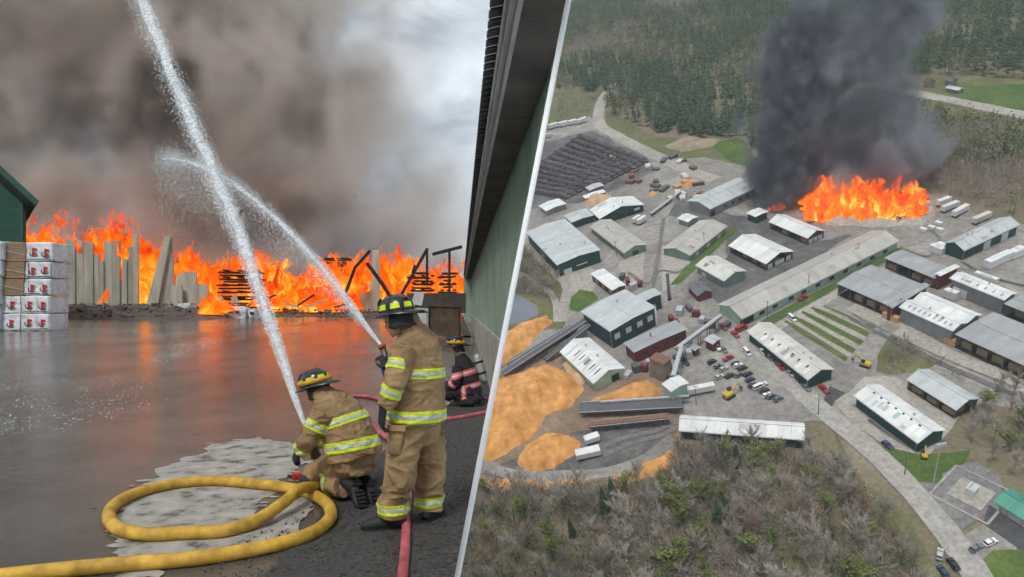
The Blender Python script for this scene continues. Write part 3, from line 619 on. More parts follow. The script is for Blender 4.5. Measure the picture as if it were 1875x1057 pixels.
def boot(root, ankle, toe_dir, m, size=1.0, pitch=0.0, hgt=.16):
    """rubber boot, sole at ankle height - hgt"""
    f = Vector(toe_dir); f.normalize(); u = Vector((0, 0, 1)); u = (u - f * u.dot(f)).normalized(); s = f.cross(u); a = Vector(ankle); z = size; mb = MB(); g = a - u * hgt * z
    ering(mb, [(a + u * .10 * z, .075 * z, .085 * z, s), (a, .068 * z, .08 * z, s), (g + u * .07 * z, .055 * z, .075 * z, s)], 14)
    secs = []
    for x, w2, h2 in ((-.085, .032, .06), (-.05, .046, .11), (.03, .046, .11), (.10, .05, .09), (.16, .05, .078), (.205, .04, .06), (.228, .02, .036)): secs.append((g + f * x * z + u * (h2 * .62) * z, w2 * z, h2 * .62 * z, s))
    ering(mb, secs, 14); b = finish(blob(mb, .007, 3), 'boot', m, root)
    pf = [(-.10, .03), (-.075, .046), (0, .044), (.09, .054), (.16, .054), (.21, .042), (.238, .014)]; P = [(x, y) for x, y in pf] + [(x, -y) for x, y in reversed(pf)]; n_ = len(P)
    V = [g + f * x * z + s * y * z + u * 0.0 for x, y in P] + [g + f * x * z + s * y * z + u * .026 for x, y in P]
    o = MB().add(V, [tuple(range(n_ - 1, -1, -1)), tuple(range(n_, 2 * n_))] + [(i, (i + 1) % n_, n_ + (i + 1) % n_, n_ + i) for i in range(n_)]).build('sole', M_TYRE0); o.parent = b; return b
M_TYRE0 = mat('rubber_sole', (.016, .016, .016), .8, .3, 10, .2)
def head_parts(mb, c, fwd, up, s=1.0):
    Mx = frame(fwd, up); P = lambda x, y, z: c + Mx @ Vector((x, y, z)) * s
    mb.ball(P(-.005, 0, .03), (.098 * s, .078 * s, .105 * s), 16, 12, Mx); mb.ball(P(.03, 0, -.045), (.066 * s, .058 * s, .07 * s), 14, 10, Mx); mb.ball(P(.07, 0, -.092), .026 * s, 10, 8)
    mb.tube([P(.088, 0, .03), P(.108, 0, .0), P(.121, 0, -.018), P(.092, 0, -.03)], [.011 * s, .014 * s, .017 * s, .012 * s], 8); mb.tube([P(.086, -.035, .042), P(.1, 0, .045), P(.086, .035, .042)], .012 * s, 8)
    for y in (-.076, .076): mb.ball(P(-.01, y, -.005), (.02 * s, .01 * s, .032 * s), 10, 8, Mx)
    mb.ball(P(.085, 0, -.055), (.022 * s, .03 * s, .014 * s), 10, 6, Mx)
    return P, Mx
def face(root, P, s=1.0):
    for y in (-.032, .032): par(MB().ball(P(.085, y, .02), .011 * s, 8, 6).build('eye', M_EYE, smooth=True), root)
    par(MB().tube([P(.092, -.025, -.06), P(.104, 0, -.058), P(.092, .025, -.06)], .005 * s, 6).build('mouth', M_LIP, smooth=True), root)
    mb = MB(); mb.ball(P(-.03, 0, .03), (.085 * s, .083 * s, .10 * s), 14, 10, frame(P(1, 0, 0) - P(0, 0, 0), P(0, 0, 1) - P(0, 0, 0))); par(mb.build('hair', M_HAIR, smooth=True), root)
def helmet(root, c, fwd, up, strap=None, lime=M_LIME, s=1.0):
    Mx = frame(fwd, up); P = lambda x, y, z: c + Mx @ Vector((x, y, z)) * s; mb = MB()
    prof = [(.128, .0), (.129, .03), (.122, .065), (.104, .1), (.07, .127), (.035, .138), (.005, .14)]; V = []; n_ = 24
    for r, z in prof:
        for j in range(n_):
            a = 2 * math.pi * j / n_; V.append(P(r * 1.16 * math.cos(a), r * .98 * math.sin(a), z))
    mb.add(V, [(i * n_ + j, i * n_ + (j + 1) % n_, (i + 1) * n_ + (j + 1) % n_, (i + 1) * n_ + j) for i in range(len(prof) - 1) for j in range(n_)] + [tuple(range((len(prof) - 1) * n_, len(prof) * n_))]); h = par(mb.build('helmet', M_HELM, smooth=True), root)
    sub = lambda o: (setattr(o, 'parent', h), o)[1]
    V = []; ins = []; n_ = 32                                             # brim: short at the front, long drooping duckbill at the back
    for k, (f_, dz) in enumerate(((0.0, .004), (.5, -.004), (1.0, -.018), (1.0, -.026), (0.0, -.012))):
        for j in range(n_):
            a = 2 * math.pi * j / n_; ca, sa = math.cos(a), math.sin(a); ext = .045 + .03 * max(0, ca) + .085 * max(0, -ca) ** 1.5; r = 1 + 0 * ca
            V.append(P((.128 * 1.16 + ext * f_) * ca, (.128 * .98 + (.042 if abs(ca) < .9 else .03) * f_) * sa, dz - .03 * f_ * max(0, -ca) ** 2 * (1 if k in (2, 3) else .5)))
    sub(MB().add(V, [(i * n_ + j, i * n_ + (j + 1) % n_, ((i + 1) % 5) * n_ + (j + 1) % n_, ((i + 1) % 5) * n_ + j) for i in range(5) for j in range(n_)]).build('brim', M_HELM, smooth=True))
    for a in range(0, 8):                                                 # ridges over the crown
        an = math.pi * 2 * a / 8; pts = [P(r * 1.165 * math.cos(an), r * .985 * math.sin(an), z) for r, z in prof]; sub(MB().tube(pts, .0045 * s, 6).build('ridge', M_HELM, smooth=True))
    for a in range(8):                                                    # reflective patches between the ridges
        an = math.pi * 2 * (a + .5) / 8; q = []
        for (r, z), w_ in (((.1302, .022), .27), ((.1238, .066), .24)):
            for sg in (-1, 1): q.append(P((r + .003) * 1.165 * math.cos(an + sg * w_), (r + .003) * .985 * math.sin(an + sg * w_), z))
        q = [q[0], q[1], q[3], q[2]]; o_ = MB().add(q, [(0, 1, 2, 3)]).build('reflective_patch', lime); sm = o_.modifiers.new('s', 'SOLIDIFY'); sm.thickness = .003; sub(o_)
    q = [P(.158, -.03, .02), P(.158, .03, .02), P(.14, .036, .1), P(.13, 0, .135), P(.14, -.036, .1)]; o_ = MB().add(q, [(0, 1, 2, 3, 4)]).build('front_shield', M_BLKG); sm = o_.modifiers.new('s', 'SOLIDIFY'); sm.thickness = .008; sub(o_)
    V = []; K = 15                                                         # cloth curtain from ear to ear round the neck
    for z, rr in ((.0, .112), (-.05, .112), (-.10, .122), (-.135, .135)):
        for j in range(K): an = R(72 + (288 - 72) * j / (K - 1)); V.append(P(rr * 1.08 * math.cos(an) - .012, rr * .9 * math.sin(an), z * (.72 + .28 * abs(math.cos(an / 2 + math.pi / 2 * 0)) if 0 else 1) + .012 * math.sin(j * 1.9) * (z < -.04)))
    o_ = MB().add(V, [(i * K + j, i * K + j + 1, (i + 1) * K + j + 1, (i + 1) * K + j) for i in range(3) for j in range(K - 1)]).build('neck_curtain', M_BLKG, smooth=True); sm = o_.modifiers.new('s', 'SOLIDIFY'); sm.thickness = .01; sub(o_)
    sub(MB().tube([P(.02, -.09, -.02), P(.045, -.07, -.09), P(.06, 0, -.128), P(.045, .07, -.09), P(.02, .09, -.02)], .007 * s, 6).build('chin_strap', M_BLKG, smooth=True))
    if strap:
        V = []
        for j in range(n_):
            a = 2 * math.pi * j / n_
            for z in (.008, .05): V.append(P((.138) * 1.16 * math.cos(a), .138 * .985 * math.sin(a), z + .012 * math.cos(a)))
        o_ = MB().add(V, [(2 * j, 2 * ((j + 1) % n_), 2 * ((j + 1) % n_) + 1, 2 * j + 1) for j in range(n_)]).build('goggle_strap', strap, smooth=True); sm = o_.modifiers.new('s', 'SOLIDIFY'); sm.thickness = .008; sub(o_)
    return h
def patch(root, src, origin, direction, wd, hg, m, text=None, name='name_patch'):
    """a small flat badge laid on the cloth where a line from origin meets it"""
    from mathutils.bvhtree import BVHTree
    bm = bmesh.new(); bm.from_mesh(src); t = BVHTree.FromBMesh(bm); hit = t.ray_cast(Vector(origin), Vector(direction)); bm.free()
    if hit[0] is None: return
    p, nn = hit[0], hit[1]
    if nn.dot(Vector(direction)) > 0: nn = -nn
    u = Vector((0, 0, 1)); s = u.cross(nn).normalized(); u = nn.cross(s)
    if text:
        cu = bpy.data.curves.new('t', 'FONT'); cu.body = text; cu.size = hg * 1.25; cu.align_x = 'CENTER'; cu.align_y = 'CENTER'; cu.extrude = .002; to = bpy.data.objects.new('t', cu); COL.objects.link(to); dg = bpy.context.evaluated_depsgraph_get(); me = bpy.data.meshes.new_from_object(to.evaluated_get(dg)); bpy.data.objects.remove(to)
        me.transform(Matrix(((s.x, u.x, nn.x, p.x + nn.x * .010), (s.y, u.y, nn.y, p.y + nn.y * .010), (s.z, u.z, nn.z, p.z + nn.z * .010), (0, 0, 0, 1)))); me.materials.clear(); me.materials.append(m); par(mkobj('lettering', me), root)
    else:
        MBq = MB().box(p + nn * .008, (wd, hg, .006), Matrix(((s.x, u.x, nn.x), (s.y, u.y, nn.y), (s.z, u.z, nn.z)))); par(MBq.build(name, m), root)

# ---------------------------------------------------------------- standing firefighter
D0 = 5.36
q = lambda px, py, dy=0.0: at(px, py, D0 + dy)
ps = empty('person', gp(742, 962)); tag(ps, 'standing firefighter in tan gear with lime stripes, seen from behind beside the hall', 'person'); bpy.context.view_layer.update()
fw = Vector((-.78, .62, 0)).normalized(); sd_ = Vector((.62, .78, 0)).normalized()      # facing; his right-hand side
hc = q(727, 588, -.02); hup = Vector((-.12, .06, 1)); hfw = Vector((-.86, .42, -.30))
# one continuous body under the gear
lw, rw_ = q(702, 748, -.28), q(712, 655, .22)
mb = MB(); Pf, _ = head_parts(mb, hc, hfw, hup)
ering(mb, [(q(737, 605, 0), .05, .055, sd_), (q(752, 615, 0), .07, .065, sd_), (q(760, 630, 0), .16, .09, sd_), (q(763, 700, 0), .15, .11, sd_), (q(764, 790, 0), .16, .12, sd_)])
for pts, rd in (([q(735, 634, -.2), q(722, 706, -.29), lw], [.05, .045, .03]), ([q(785, 630, .2), q(752, 690, .34), rw_], [.05, .045, .03]), ([q(744, 790, -.08), q(733, 870, -.1), q(719, 945, -.06)], [.08, .06, .045]), ([q(784, 790, .12), q(788, 868, .16), q(787, 935, .16)], [.08, .06, .045])): limb(mb, pts, rd)
finish(blob(mb, .009, 3), 'body', M_SKIN, ps); face(ps, Pf)
# turnout coat
mb = MB()
ering(mb, [(q(763, 772, 0), .258, .205, sd_), (q(764, 745, 0), .25, .198, sd_), (q(765, 712, 0), .238, .188, sd_), (q(764, 672, 0), .24, .185, sd_), (q(762, 640, 0), .235, .165, sd_), (q(760, 622, 0), .205, .13, sd_), (q(756, 607, 0), .13, .105, sd_), (q(750, 594, 0), .085, .085, sd_)], 24)
LA = [q(738, 636, -.2), q(722, 705, -.29), q(704, 744, -.28)]; RA = [q(786, 634, .2), q(756, 692, .33), q(716, 660, .22)]
for pts in (LA, RA): limb(mb, pts, [.098, .082, .07])
cm = blob(mb, .009, 5)
def nearL(p): return segd(p, LA[0], LA[1]) < .125 or segd(p, LA[1], LA[2]) < .115
tors = lambda p: not (segd(p, LA[0].lerp(LA[1], .35), LA[1]) < .115 or segd(p, LA[1], LA[2]) < .11)
armu = lambda p: segd(p, LA[0], LA[1]) < .125 and (p - LA[0].lerp(LA[1], .5)).length < .2
wrinkle(cm, .016, 1.0)
finish(cm.copy(), 'turnout_coat', M_TAN, ps)
trim(cm, ps, q(764, 681, 0), (.03, 0, 1), tors); trim(cm, ps, q(763, 757, 0), (.05, 0, 1), tors, hw=.046)
trim(cm, ps, LA[0].lerp(LA[1], .48), (LA[1] - LA[0]).normalized() + Vector((.0, 0, .0)), lambda p: segd(p, LA[0], LA[1]) < .115 and p.x < q(752, 0).x)
dd_ = (LA[2] - LA[1]).normalized(); trim(cm, ps, LA[1].lerp(LA[2], .3), dd_, lambda p: segd(p, LA[1], LA[2]) < .105, hw=.042)
mb = MB(); ering(mb, [(q(755, 608), .105, .092, sd_), (q(749, 590), .098, .09, sd_), (q(745, 583), .1, .092, sd_)], 22); finish(blob(mb, .008, 3), 'collar', M_TAN, ps)
patch(ps, cm, q(778, 621, -1), (0, 1, 0), .085, .07, M_LIME); patch(ps, cm, q(803, 772, -1), (0, 1, 0), .12, .07, M_TAN, None, 'hem_tab'); patch(ps, cm, q(802, 770, -1), (0, 1, 0), .1, .085, M_LIME, 'P.A')
# trousers
mb = MB(); ering(mb, [(q(764, 752), .19, .155, sd_), (q(764, 790), .215, .17, sd_), (q(764, 812), .19, .15, sd_)], 20)
LL = [q(744, 795, -.07), q(734, 868, -.09), q(722, 910, -.07), q(717, 944, -.06)]; RL = [q(785, 795, .12), q(789, 866, .17), q(787, 905, .17), q(786, 934, .17)]
limb(mb, LL, [.142, .125, .116, .124]); limb(mb, RL, [.142, .118, .108, .114]); pm_ = blob(mb, .009, 5)
wrinkle(pm_, .019, 4.0, (6, 6, 9), lambda c: .7 + 1.0 * max(0, 1 - abs(c.z - .22) / .25) + .5 * max(0, 1 - abs(c.z - .5) / .15)); finish(pm_.copy(), 'turnout_trousers', M_TAN, ps)
trim(pm_, ps, q(718, 928, -.06), (.06, 0, 1), lambda p: segd(p, LL[1], LL[3]) < .17 and p.x < q(752, 0).x); trim(pm_, ps, q(787, 916, .17), (.02, 0, 1), lambda p: segd(p, RL[1], RL[3]) < .16 and p.x > q(754, 0).x)
# cargo pocket on the near leg
mb = MB(); ering(mb, [(q(722, 832, -.20), .055, .03, Vector((1, -.3, 0))), (q(724, 812, -.205), .062, .034, Vector((1, -.3, 0))), (q(726, 788, -.2), .066, .028, Vector((1, -.3, 0)))], 12); pk = blob(mb, .008, 2); wrinkle(pk, .006, 2); o = finish(pk, 'cargo_pocket', M_TAN, ps)
par(MB().box(q(726, 784, -.245), (.15, .02, .045), Matrix.Rotation(R(-12), 3, 'Z')).build('pocket_flap', M_TAN), ps)
boot(ps, q(715, 934, -.06) + Vector((0, 0, .0)), (-1, -.18, 0), M_BLKG, 1.0, hgt=q(715, 934, -.06).z)
boot(ps, q(787, 927, .16), (.35, .9, 0), M_BLKG, 1.0, hgt=q(787, 927, .16).z)
glove(ps, LA[2] + Vector((-.012, 0, -.03)), (-.12, .08, -1), (.9, .5, 0), M_BLKG, curl=.75, size=1.1, thumb=-1)
helmet(ps, hc + Vector((-.0, 0, .075)), (-.93, .36, -.17), (-.16, .05, 1))
# the nozzle in his far hand
nz0, nz1 = q(712, 668, .22), q(699, 634, .27)
fn = empty('fire_nozzle', nz0); tag(fn, 'fire nozzle held up at the chest of the standing firefighter', 'nozzle'); bpy.context.view_layer.update()
par(MB().tube([nz0, nz0.lerp(nz1, .5), nz1], [.035, .028, .022], 14).build('barrel', M_BRASS, smooth=True), fn); par(MB().tube([nz1.lerp(nz0, .12), nz1 + (nz1 - nz0) * .05], [.034, .036], 14).build('tip', mat('nozzle_tip', (.35, .08, .03), .5, .2, 6, .1), smooth=True), fn); par(MB().tube([q(706, 690, .2), q(702, 680, .19), q(700, 668, .2)], .018, 10).build('valve_handle', M_BLUE, smooth=True), fn)
glove(ps, nz0 + Vector((.02, -.02, -.03)), (-.5, .1, .7), (-.5, .7, -.3), M_BLKG, curl=1.1, size=1.05)

# ---------------------------------------------------------------- kneeling firefighter
D1 = 6.05
q = lambda px, py, dy=0.0: at(px, py, D1 + dy)
pk_ = empty('person', gp(640, 925)); tag(pk_, 'kneeling firefighter in tan gear bent over the hose with his back turned', 'person'); bpy.context.view_layer.update()
sd_ = Vector((.66, .75, 0)).normalized(); hc = q(581, 717, .12); hfw = Vector((-.8, .45, -.42)); hup = Vector((-.42, .1, .9))
LA = [q(592, 756, -.16), q(568, 802, -.22), q(550, 825, -.1)]; RA = [q(632, 748, .25), q(596, 800, .45), q(572, 812, .3)]
LL = [q(652, 842, -.14), q(578, 868, .38), q(612, 884, .10), q(630, 890, -.05)]; RL = [q(664, 838, .2), q(600, 862, .6), q(650, 880, .32), q(662, 888, .12)]
mb = MB(); Pf, _ = head_parts(mb, hc, hfw, hup)
ering(mb, [(q(588, 727, .1), .055, .055, sd_), (q(600, 740, .06), .12, .08, sd_), (q(620, 770, 0), .15, .1, sd_), (q(645, 835, 0), .16, .12, sd_)])
for pts, rd in ((LA, [.05, .045, .03]), (RA, [.05, .045, .03]), (LL, [.08, .065, .05, .045]), (RL, [.08, .065, .05, .045])): limb(mb, pts, rd)
finish(blob(mb, .009, 3), 'body', M_SKIN, pk_); face(pk_, Pf)
mb = MB()
ering(mb, [(q(650, 838, -.02), .26, .215, sd_), (q(645, 815, -.01), .255, .21, sd_), (q(634, 785, 0), .245, .195, sd_), (q(618, 757, .03), .235, .175, sd_), (q(606, 739, .05), .2, .14, sd_), (q(597, 727, .07), .13, .105, sd_), (q(590, 718, .09), .09, .09, sd_)], 24)
for pts in (LA, RA): limb(mb, pts, [.1, .084, .07])
cm = blob(mb, .009, 5); wrinkle(cm, .016, 7.0); finish(cm.copy(), 'turnout_coat', M_TAN, pk_)
tors = lambda p: not (segd(p, LA[0].lerp(LA[1], .2), LA[1]) < .115 or segd(p, LA[1], LA[2]) < .11)
ax_ = (q(606, 739, .05) - q(648, 835, 0)).normalized()
trim(cm, pk_, q(626, 771, 0), ax_ + Vector((.12, 0, -.0)), tors); trim(cm, pk_, q(641, 814, 0), ax_ + Vector((.28, 0, 0)), tors, hw=.05)
trim(cm, pk_, LA[0].lerp(LA[1], .55), (LA[1] - LA[0]), lambda p: segd(p, LA[0], LA[1]) < .115); trim(cm, pk_, LA[1].lerp(LA[2], .75), (LA[2] - LA[1]), lambda p: segd(p, LA[1], LA[2]) < .1, hw=.03)
mb = MB(); ering(mb, [(q(596, 730, .06), .11, .1, sd_), (q(588, 716, .09), .1, .095, sd_)], 20); finish(blob(mb, .008, 3), 'collar', M_TAN, pk_)
patch(pk_, cm, q(618, 728, -1), (0, 1, 0), .18, .05, M_LIME); patch(pk_, cm, q(673, 799, -1), (0, 1, 0), .12, .07, M_LIME)
mb = MB(); ering(mb, [(q(652, 815, 0), .2, .17, sd_), (q(652, 842, 0), .215, .18, sd_), (q(650, 862, .02), .17, .14, sd_)], 20); limb(mb, LL, [.15, .125, .118, .112]); limb(mb, RL, [.15, .12, .11, .1]); pm_ = blob(mb, .009, 5)
wrinkle(pm_, .014, 9.0, (8, 8, 8)); finish(pm_.copy(), 'turnout_trousers', M_TAN, pk_)
trim(pm_, pk_, LL[2].lerp(LL[3], -.1), (LL[3] - LL[1]), lambda p: segd(p, LL[1], LL[3]) < .14 and p.y < q(0, 0, .3).y)
# knee pad, boots bent under him (soles to the camera), gloves
mb = MB(); mb.ball(LL[1] + Vector((-.03, -.03, -.05)), (.12, .12, .1), 14, 10); finish(blob(mb, .01, 3), 'knee_pad', M_BLKG, pk_)
for an, td in ((q(644, 886, -.1), (.34, -.45, -.82)), (q(672, 886, .02), (.3, -.35, -.9))):
    f = Vector(td).normalized(); sh = Vector((.62, -.62, -.2)).normalized(); u = (sh - f * sh.dot(f)).normalized(); s = f.cross(u); mb = MB(); g = Vector(an)
    ering(mb, [(g - sh * .10, .07, .075, s), (g, .066, .072, s), (g + sh * .07, .05, .07, s)], 14)
    secs = [(g + sh * .09 + f * x - u * h2 * .5, w2, h2 * .62, s) for x, w2, h2 in ((-.085, .034, .05), (-.05, .048, .085), (.03, .046, .085), (.09, .05, .07), (.15, .048, .055), (.19, .03, .04))]
    ering(mb, secs, 14); b = finish(blob(mb, .007, 3), 'boot', M_BLKG, pk_)
    for x in (-.075, -.045, .02, .055, .09, .125, .16):                   # tread bars on the sole
        c = g + sh * .115 + f * x; o = MB().box(c, (.02, .085, .02), Matrix(((f.x, s.x, u.x), (f.y, s.y, u.y), (f.z, s.z, u.z)))).build('tread_bar', M_TYRE0); o.parent = b; o.matrix_parent_inverse = pk_.matrix_world.inverted() if False else Matrix.Identity(4)
glove(pk_, LA[2] + Vector((-.01, 0, -.02)), (-.55, .5, -.65), (.3, .6, -.3), M_BLKG, curl=.9, size=1.1, thumb=-1); glove(pk_, RA[2], (-.75, .2, .2), (-.3, .2, -.9), M_BLKG, curl=1.1, size=1.05)
helmet(pk_, hc + Vector((-.02, .0, .07)), (-.86, .40, -.32), (-.33, .08, .94), M_AMB)
nz0, nz1 = q(578, 835, .28), q(558, 783, .12)
fn = empty('fire_nozzle', nz0); tag(fn, 'fire nozzle in the hands of the kneeling firefighter', 'nozzle'); bpy.context.view_layer.update()
par(MB().tube([nz0, nz0.lerp(nz1, .5), nz1], [.05, .036, .028], 14).build('barrel', M_BRASS, smooth=True), fn); par(MB().tube([nz1.lerp(nz0, .1), nz1 + (nz1 - nz0) * .03], [.04, .042], 14).build('tip', bpy.data.materials['nozzle_tip'], smooth=True), fn)
# red hose valve on the ground by his knee
gv = gp(546, 880); hv = empty('hose_valve', gv); tag(hv, 'small red valve handle on the ground before the kneeling firefighter', 'valve')
bevel(MB().box((0, 0, .05), (.13, .06, .06), Matrix.Rotation(R(20), 3, 'Z')).build('handle', mat('red_handle', (.5, .03, .02), .4, .15, 6, .05), hv), .012); MB().tube([(-.12, .05, .03), (.05, 0, .04), (.3, .02, .03)], .018, 10).build('stem', M_BLKG, hv, True)

# ---------------------------------------------------------------- crouching firefighter by the wall
D2 = 11.7
q = lambda px, py, dy=0.0: at(px, py, D2 + dy)
pc = empty('person', gp(850, 742)); tag(pc, 'crouching firefighter in black gear with red stripes and air tank by the hall wall', 'person'); bpy.context.view_layer.update()
sd_ = Vector((.35, .93, 0)).normalized(); hc = q(835, 637, 0); hfw = Vector((-.95, -.1, -.15)); hup = Vector((-.1, 0, 1))
LA = [q(838, 672, -.2), q(834, 700, -.3), q(818, 712, -.25)]; RA = [q(850, 670, .2), q(838, 700, .3), q(816, 706, .2)]; LL = [q(862, 718, -.14), q(822, 722, -.2), q(850, 735, -.2), q(868, 735, -.2)]; RL = [q(866, 716, .15), q(826, 716, .2), q(850, 732, .2), q(872, 733, .2)]
mb = MB(); Pf, _ = head_parts(mb, hc, hfw, hup); ering(mb, [(q(840, 650), .06, .06, sd_), (q(848, 670), .14, .1, sd_), (q(860, 715), .15, .12, sd_)])
for pts, rd in ((LA, [.05, .045, .03]), (RA, [.05, .045, .03]), (LL, [.08, .065, .05, .045]), (RL, [.08, .065, .05, .045])): limb(mb, pts, rd)
finish(blob(mb, .012, 3), 'body', M_SKIN, pc); face(pc, Pf)
mb = MB(); ering(mb, [(q(862, 722), .22, .2, sd_), (q(858, 700), .23, .2, sd_), (q(850, 672), .22, .17, sd_), (q(845, 658), .15, .12, sd_), (q(842, 650), .09, .09, sd_)], 22)
for pts in (LA, RA): limb(mb, pts, [.1, .085, .07])
cm = blob(mb, .012, 4); wrinkle(cm, .012, 3); finish(cm.copy(), 'turnout_coat', M_BCOAT, pc)
trim(cm, pc, q(855, 681), (-.25, 0, 1), lambda p: True, M_PINK, .055); trim(cm, pc, q(860, 706), (-.25, 0, 1), lambda p: segd(p, *LA[1:]) > .11, M_PINK, .045); trim(cm, pc, LA[1].lerp(LA[2], .3), LA[2] - LA[1], lambda p: segd(p, LA[1], LA[2]) < .11, M_PINK, .04)
mb = MB(); ering(mb, [(q(864, 712), .2, .18, sd_), (q(864, 730), .2, .18, sd_)], 18); limb(mb, LL, [.14, .12, .11, .1]); limb(mb, RL, [.14, .12, .11, .1]); pm_ = blob(mb, .012, 4); wrinkle(pm_, .014, 5); finish(pm_.copy(), 'turnout_trousers', M_BCOAT, pc)
trim(pm_, pc, LL[0].lerp(LL[1], .35), LL[1] - LL[0], lambda p: segd(p, LL[0], LL[1]) < .17, M_PINK, .045)
for a in (LL[3], RL[3]): boot(pc, a + Vector((.02, 0, .02)), (.75, -.1, -.6), M_BLKG, .95)
for a, b in ((LA, -1), (RA, 1)): glove(pc, a[2], (-.9, .1, -.4), (0, 0, -1), M_BLKG, curl=.9, thumb=b)
helmet(pc, hc + Vector((0, 0, .07)), (-.96, .0, -.05), (-.05, 0, 1), M_AMB)
tk = empty('air_tank', q(878, 670)); tag(tk, 'grey air cylinder on the back of the crouching firefighter', 'air tank'); bpy.context.view_layer.update()
a, b = q(872, 648, .02), q(886, 698, .02); par(MB().tube([a, a.lerp(b, .05), a.lerp(b, .12), a.lerp(b, .88), a.lerp(b, .95), b], [.03, .06, .08, .08, .065, .04], 16).build('cylinder', M_TANK, smooth=True), tk); par(MB().tube([b, b + (b - a) * .1], .025, 10).build('valve', M_BRASS, smooth=True), tk)
for t_ in (.3, .7): c = a.lerp(b, t_); dv = (b - a).normalized(); par(MB().tube([c - dv * .02, c + dv * .02], .084, 16).build('strap', M_BLKG, smooth=True), tk)
# ================================================================ the sawmill seen from the air (its own ground, a long slope beyond the yard)
NRM = -ray(1400, 2480); NRM = NRM.normalized()
if NRM.z < 0: NRM = -NRM
DA = 190.0
AO = Vector((0, 0, H)) - NRM * DA
AV = (Vector((0, 1, 0)) - NRM * NRM.y).normalized(); AU = AV.cross(NRM).normalized()
A = Matrix(((AU.x, AV.x, NRM.x, AO.x), (AU.y, AV.y, NRM.y, AO.y), (AU.z, AV.z, NRM.z, AO.z), (0, 0, 0, 1)))
AI = A.inverted()
def pl(px, py, wz=0.0):
    """photo pixel -> local point of the mill site at height wz"""
    r = ray(px, py); t = (DA - wz) / (-(r.dot(NRM)))
    p = AI @ (Vector((0, 0, H)) + r * t); return Vector((p.x, p.y, wz))
def lp(p):
    """local point -> photo pixel"""
    q = A @ Vector(p) - Vector((0, 0, H)); return (CX + F * q.x / q.y, CY - F * q.z / q.y)
def amw(u, v, rz=0.0, wz=0.0): return A @ Matrix.Translation((u, v, wz)) @ Matrix.Rotation(rz, 4, 'Z')
def inpoly(x, y, P):
    c = False; j = len(P) - 1
    for i in range(len(P)):
        if (P[i][1] > y) != (P[j][1] > y) and x < (P[j][0] - P[i][0]) * (y - P[i][1]) / (P[j][1] - P[i][1]) + P[i][0]: c = not c
        j = i
    return c
def asheet(name, pix, dz, m, ragged=0.0, k=6):
    P = [pl(*p) for p in pix]; Q = []
    if ragged:
        for i in range(len(P)):
            a, b = P[i], P[(i + 1) % len(P)]; d = b - a; nn = Vector((-d.y, d.x, 0)).normalized()
            for j in range(k):
                q = a + d * (j / k); Q.append(q + nn * noise.fractal(q * .06, 1, 2, 4) * ragged)
    else: Q = P
    bm = bmesh.new(); f = bm.faces.new([bm.verts.new((p.x, p.y, dz)) for p in Q]); bmesh.ops.triangulate(bm, faces=[f])
    bmesh.ops.recalc_face_normals(bm, faces=bm.faces)
    if sum(f.normal.z for f in bm.faces) < 0: bmesh.ops.reverse_faces(bm, faces=bm.faces)
    me = bpy.data.meshes.new(name); bm.to_mesh(me); bm.free(); me.materials.append(m)
    return tag(mkobj(name, me, mw=A.copy()), kind='structure')
def aroad(name, pix, wd, dz, m):
    P = [pl(*p) for p in pix]; Q = []
    for i in range(len(P) - 1):                                          # Catmull-Rom
        p0, p1, p2, p3 = P[max(i - 1, 0)], P[i], P[i + 1], P[min(i + 2, len(P) - 1)]
        for j in range(8):
            t = j / 8; Q.append(.5 * ((2 * p1) + (p2 - p0) * t + (2 * p0 - 5 * p1 + 4 * p2 - p3) * t * t + (3 * p1 - p0 - 3 * p2 + p3) * t ** 3))
    Q.append(P[-1]); V = []
    for i, q in enumerate(Q):
        d = (Q[min(i + 1, len(Q) - 1)] - Q[max(i - 1, 0)]).normalized(); nn = Vector((-d.y, d.x, 0)); ww = wd / 2 * (1 + .1 * noise.noise(q * .1))
        V += [(q + nn * ww + Vector((0, 0, dz))), (q - nn * ww + Vector((0, 0, dz)))]
    mb = MB().add(V, [(2 * i + 1, 2 * i + 3, 2 * i + 2, 2 * i) for i in range(len(Q) - 1)])
    return tag(mb.build(name, m, mw=A.copy()), kind='structure')
def gm(name, c1, c2, c3=None, scale=.05, rough=.95, fine=.6):
    """ground material: large patches + fine grain"""
    m = bpy.data.materials.new(name); m.use_nodes = True; t = m.node_tree; nd = t.nodes; b = nd['Principled BSDF']; l = t.links.new
    c = nd.new('ShaderNodeTexCoord')
    n1 = nd.new('ShaderNodeTexNoise'); n1.inputs['Scale'].default_value = scale; n1.inputs['Detail'].default_value = 9; n1.inputs['Roughness'].default_value = .65; n1.inputs['Distortion'].default_value = .6
    n2 = nd.new('ShaderNodeTexNoise'); n2.inputs['Scale'].default_value = fine; n2.inputs['Detail'].default_value = 6; n2.inputs['Roughness'].default_value = .7
    l(c.outputs['Object'], n1.inputs['Vector']); l(c.outputs['Object'], n2.inputs['Vector'])
    r = nd.new('ShaderNodeValToRGB'); e = r.color_ramp.elements; e[0].position = .32; e[1].position = .68; e[0].color = (*c1, 1); e[1].color = (*c2, 1)
    if c3: q = e.new(.52); q.color = (*c3, 1)
    l(n1.outputs['Fac'], r.inputs[0])
    r2 = nd.new('ShaderNodeValToRGB'); r2.color_ramp.elements[0].position = .25; r2.color_ramp.elements[1].position = .75; r2.color_ramp.elements[0].color = (.6, .6, .6, 1); r2.color_ramp.elements[1].color = (1.4, 1.4, 1.4, 1)
    l(n2.outputs['Fac'], r2.inputs[0]); v = nd.new('ShaderNodeVectorMath'); v.operation = 'MULTIPLY'; l(r.outputs[0], v.inputs[0]); l(r2.outputs[0], v.inputs[1])
    l(v.outputs[0], b.inputs['Base Color']); b.inputs['Roughness'].default_value = rough; b.inputs['Specular IOR Level'].default_value = .2
    return m
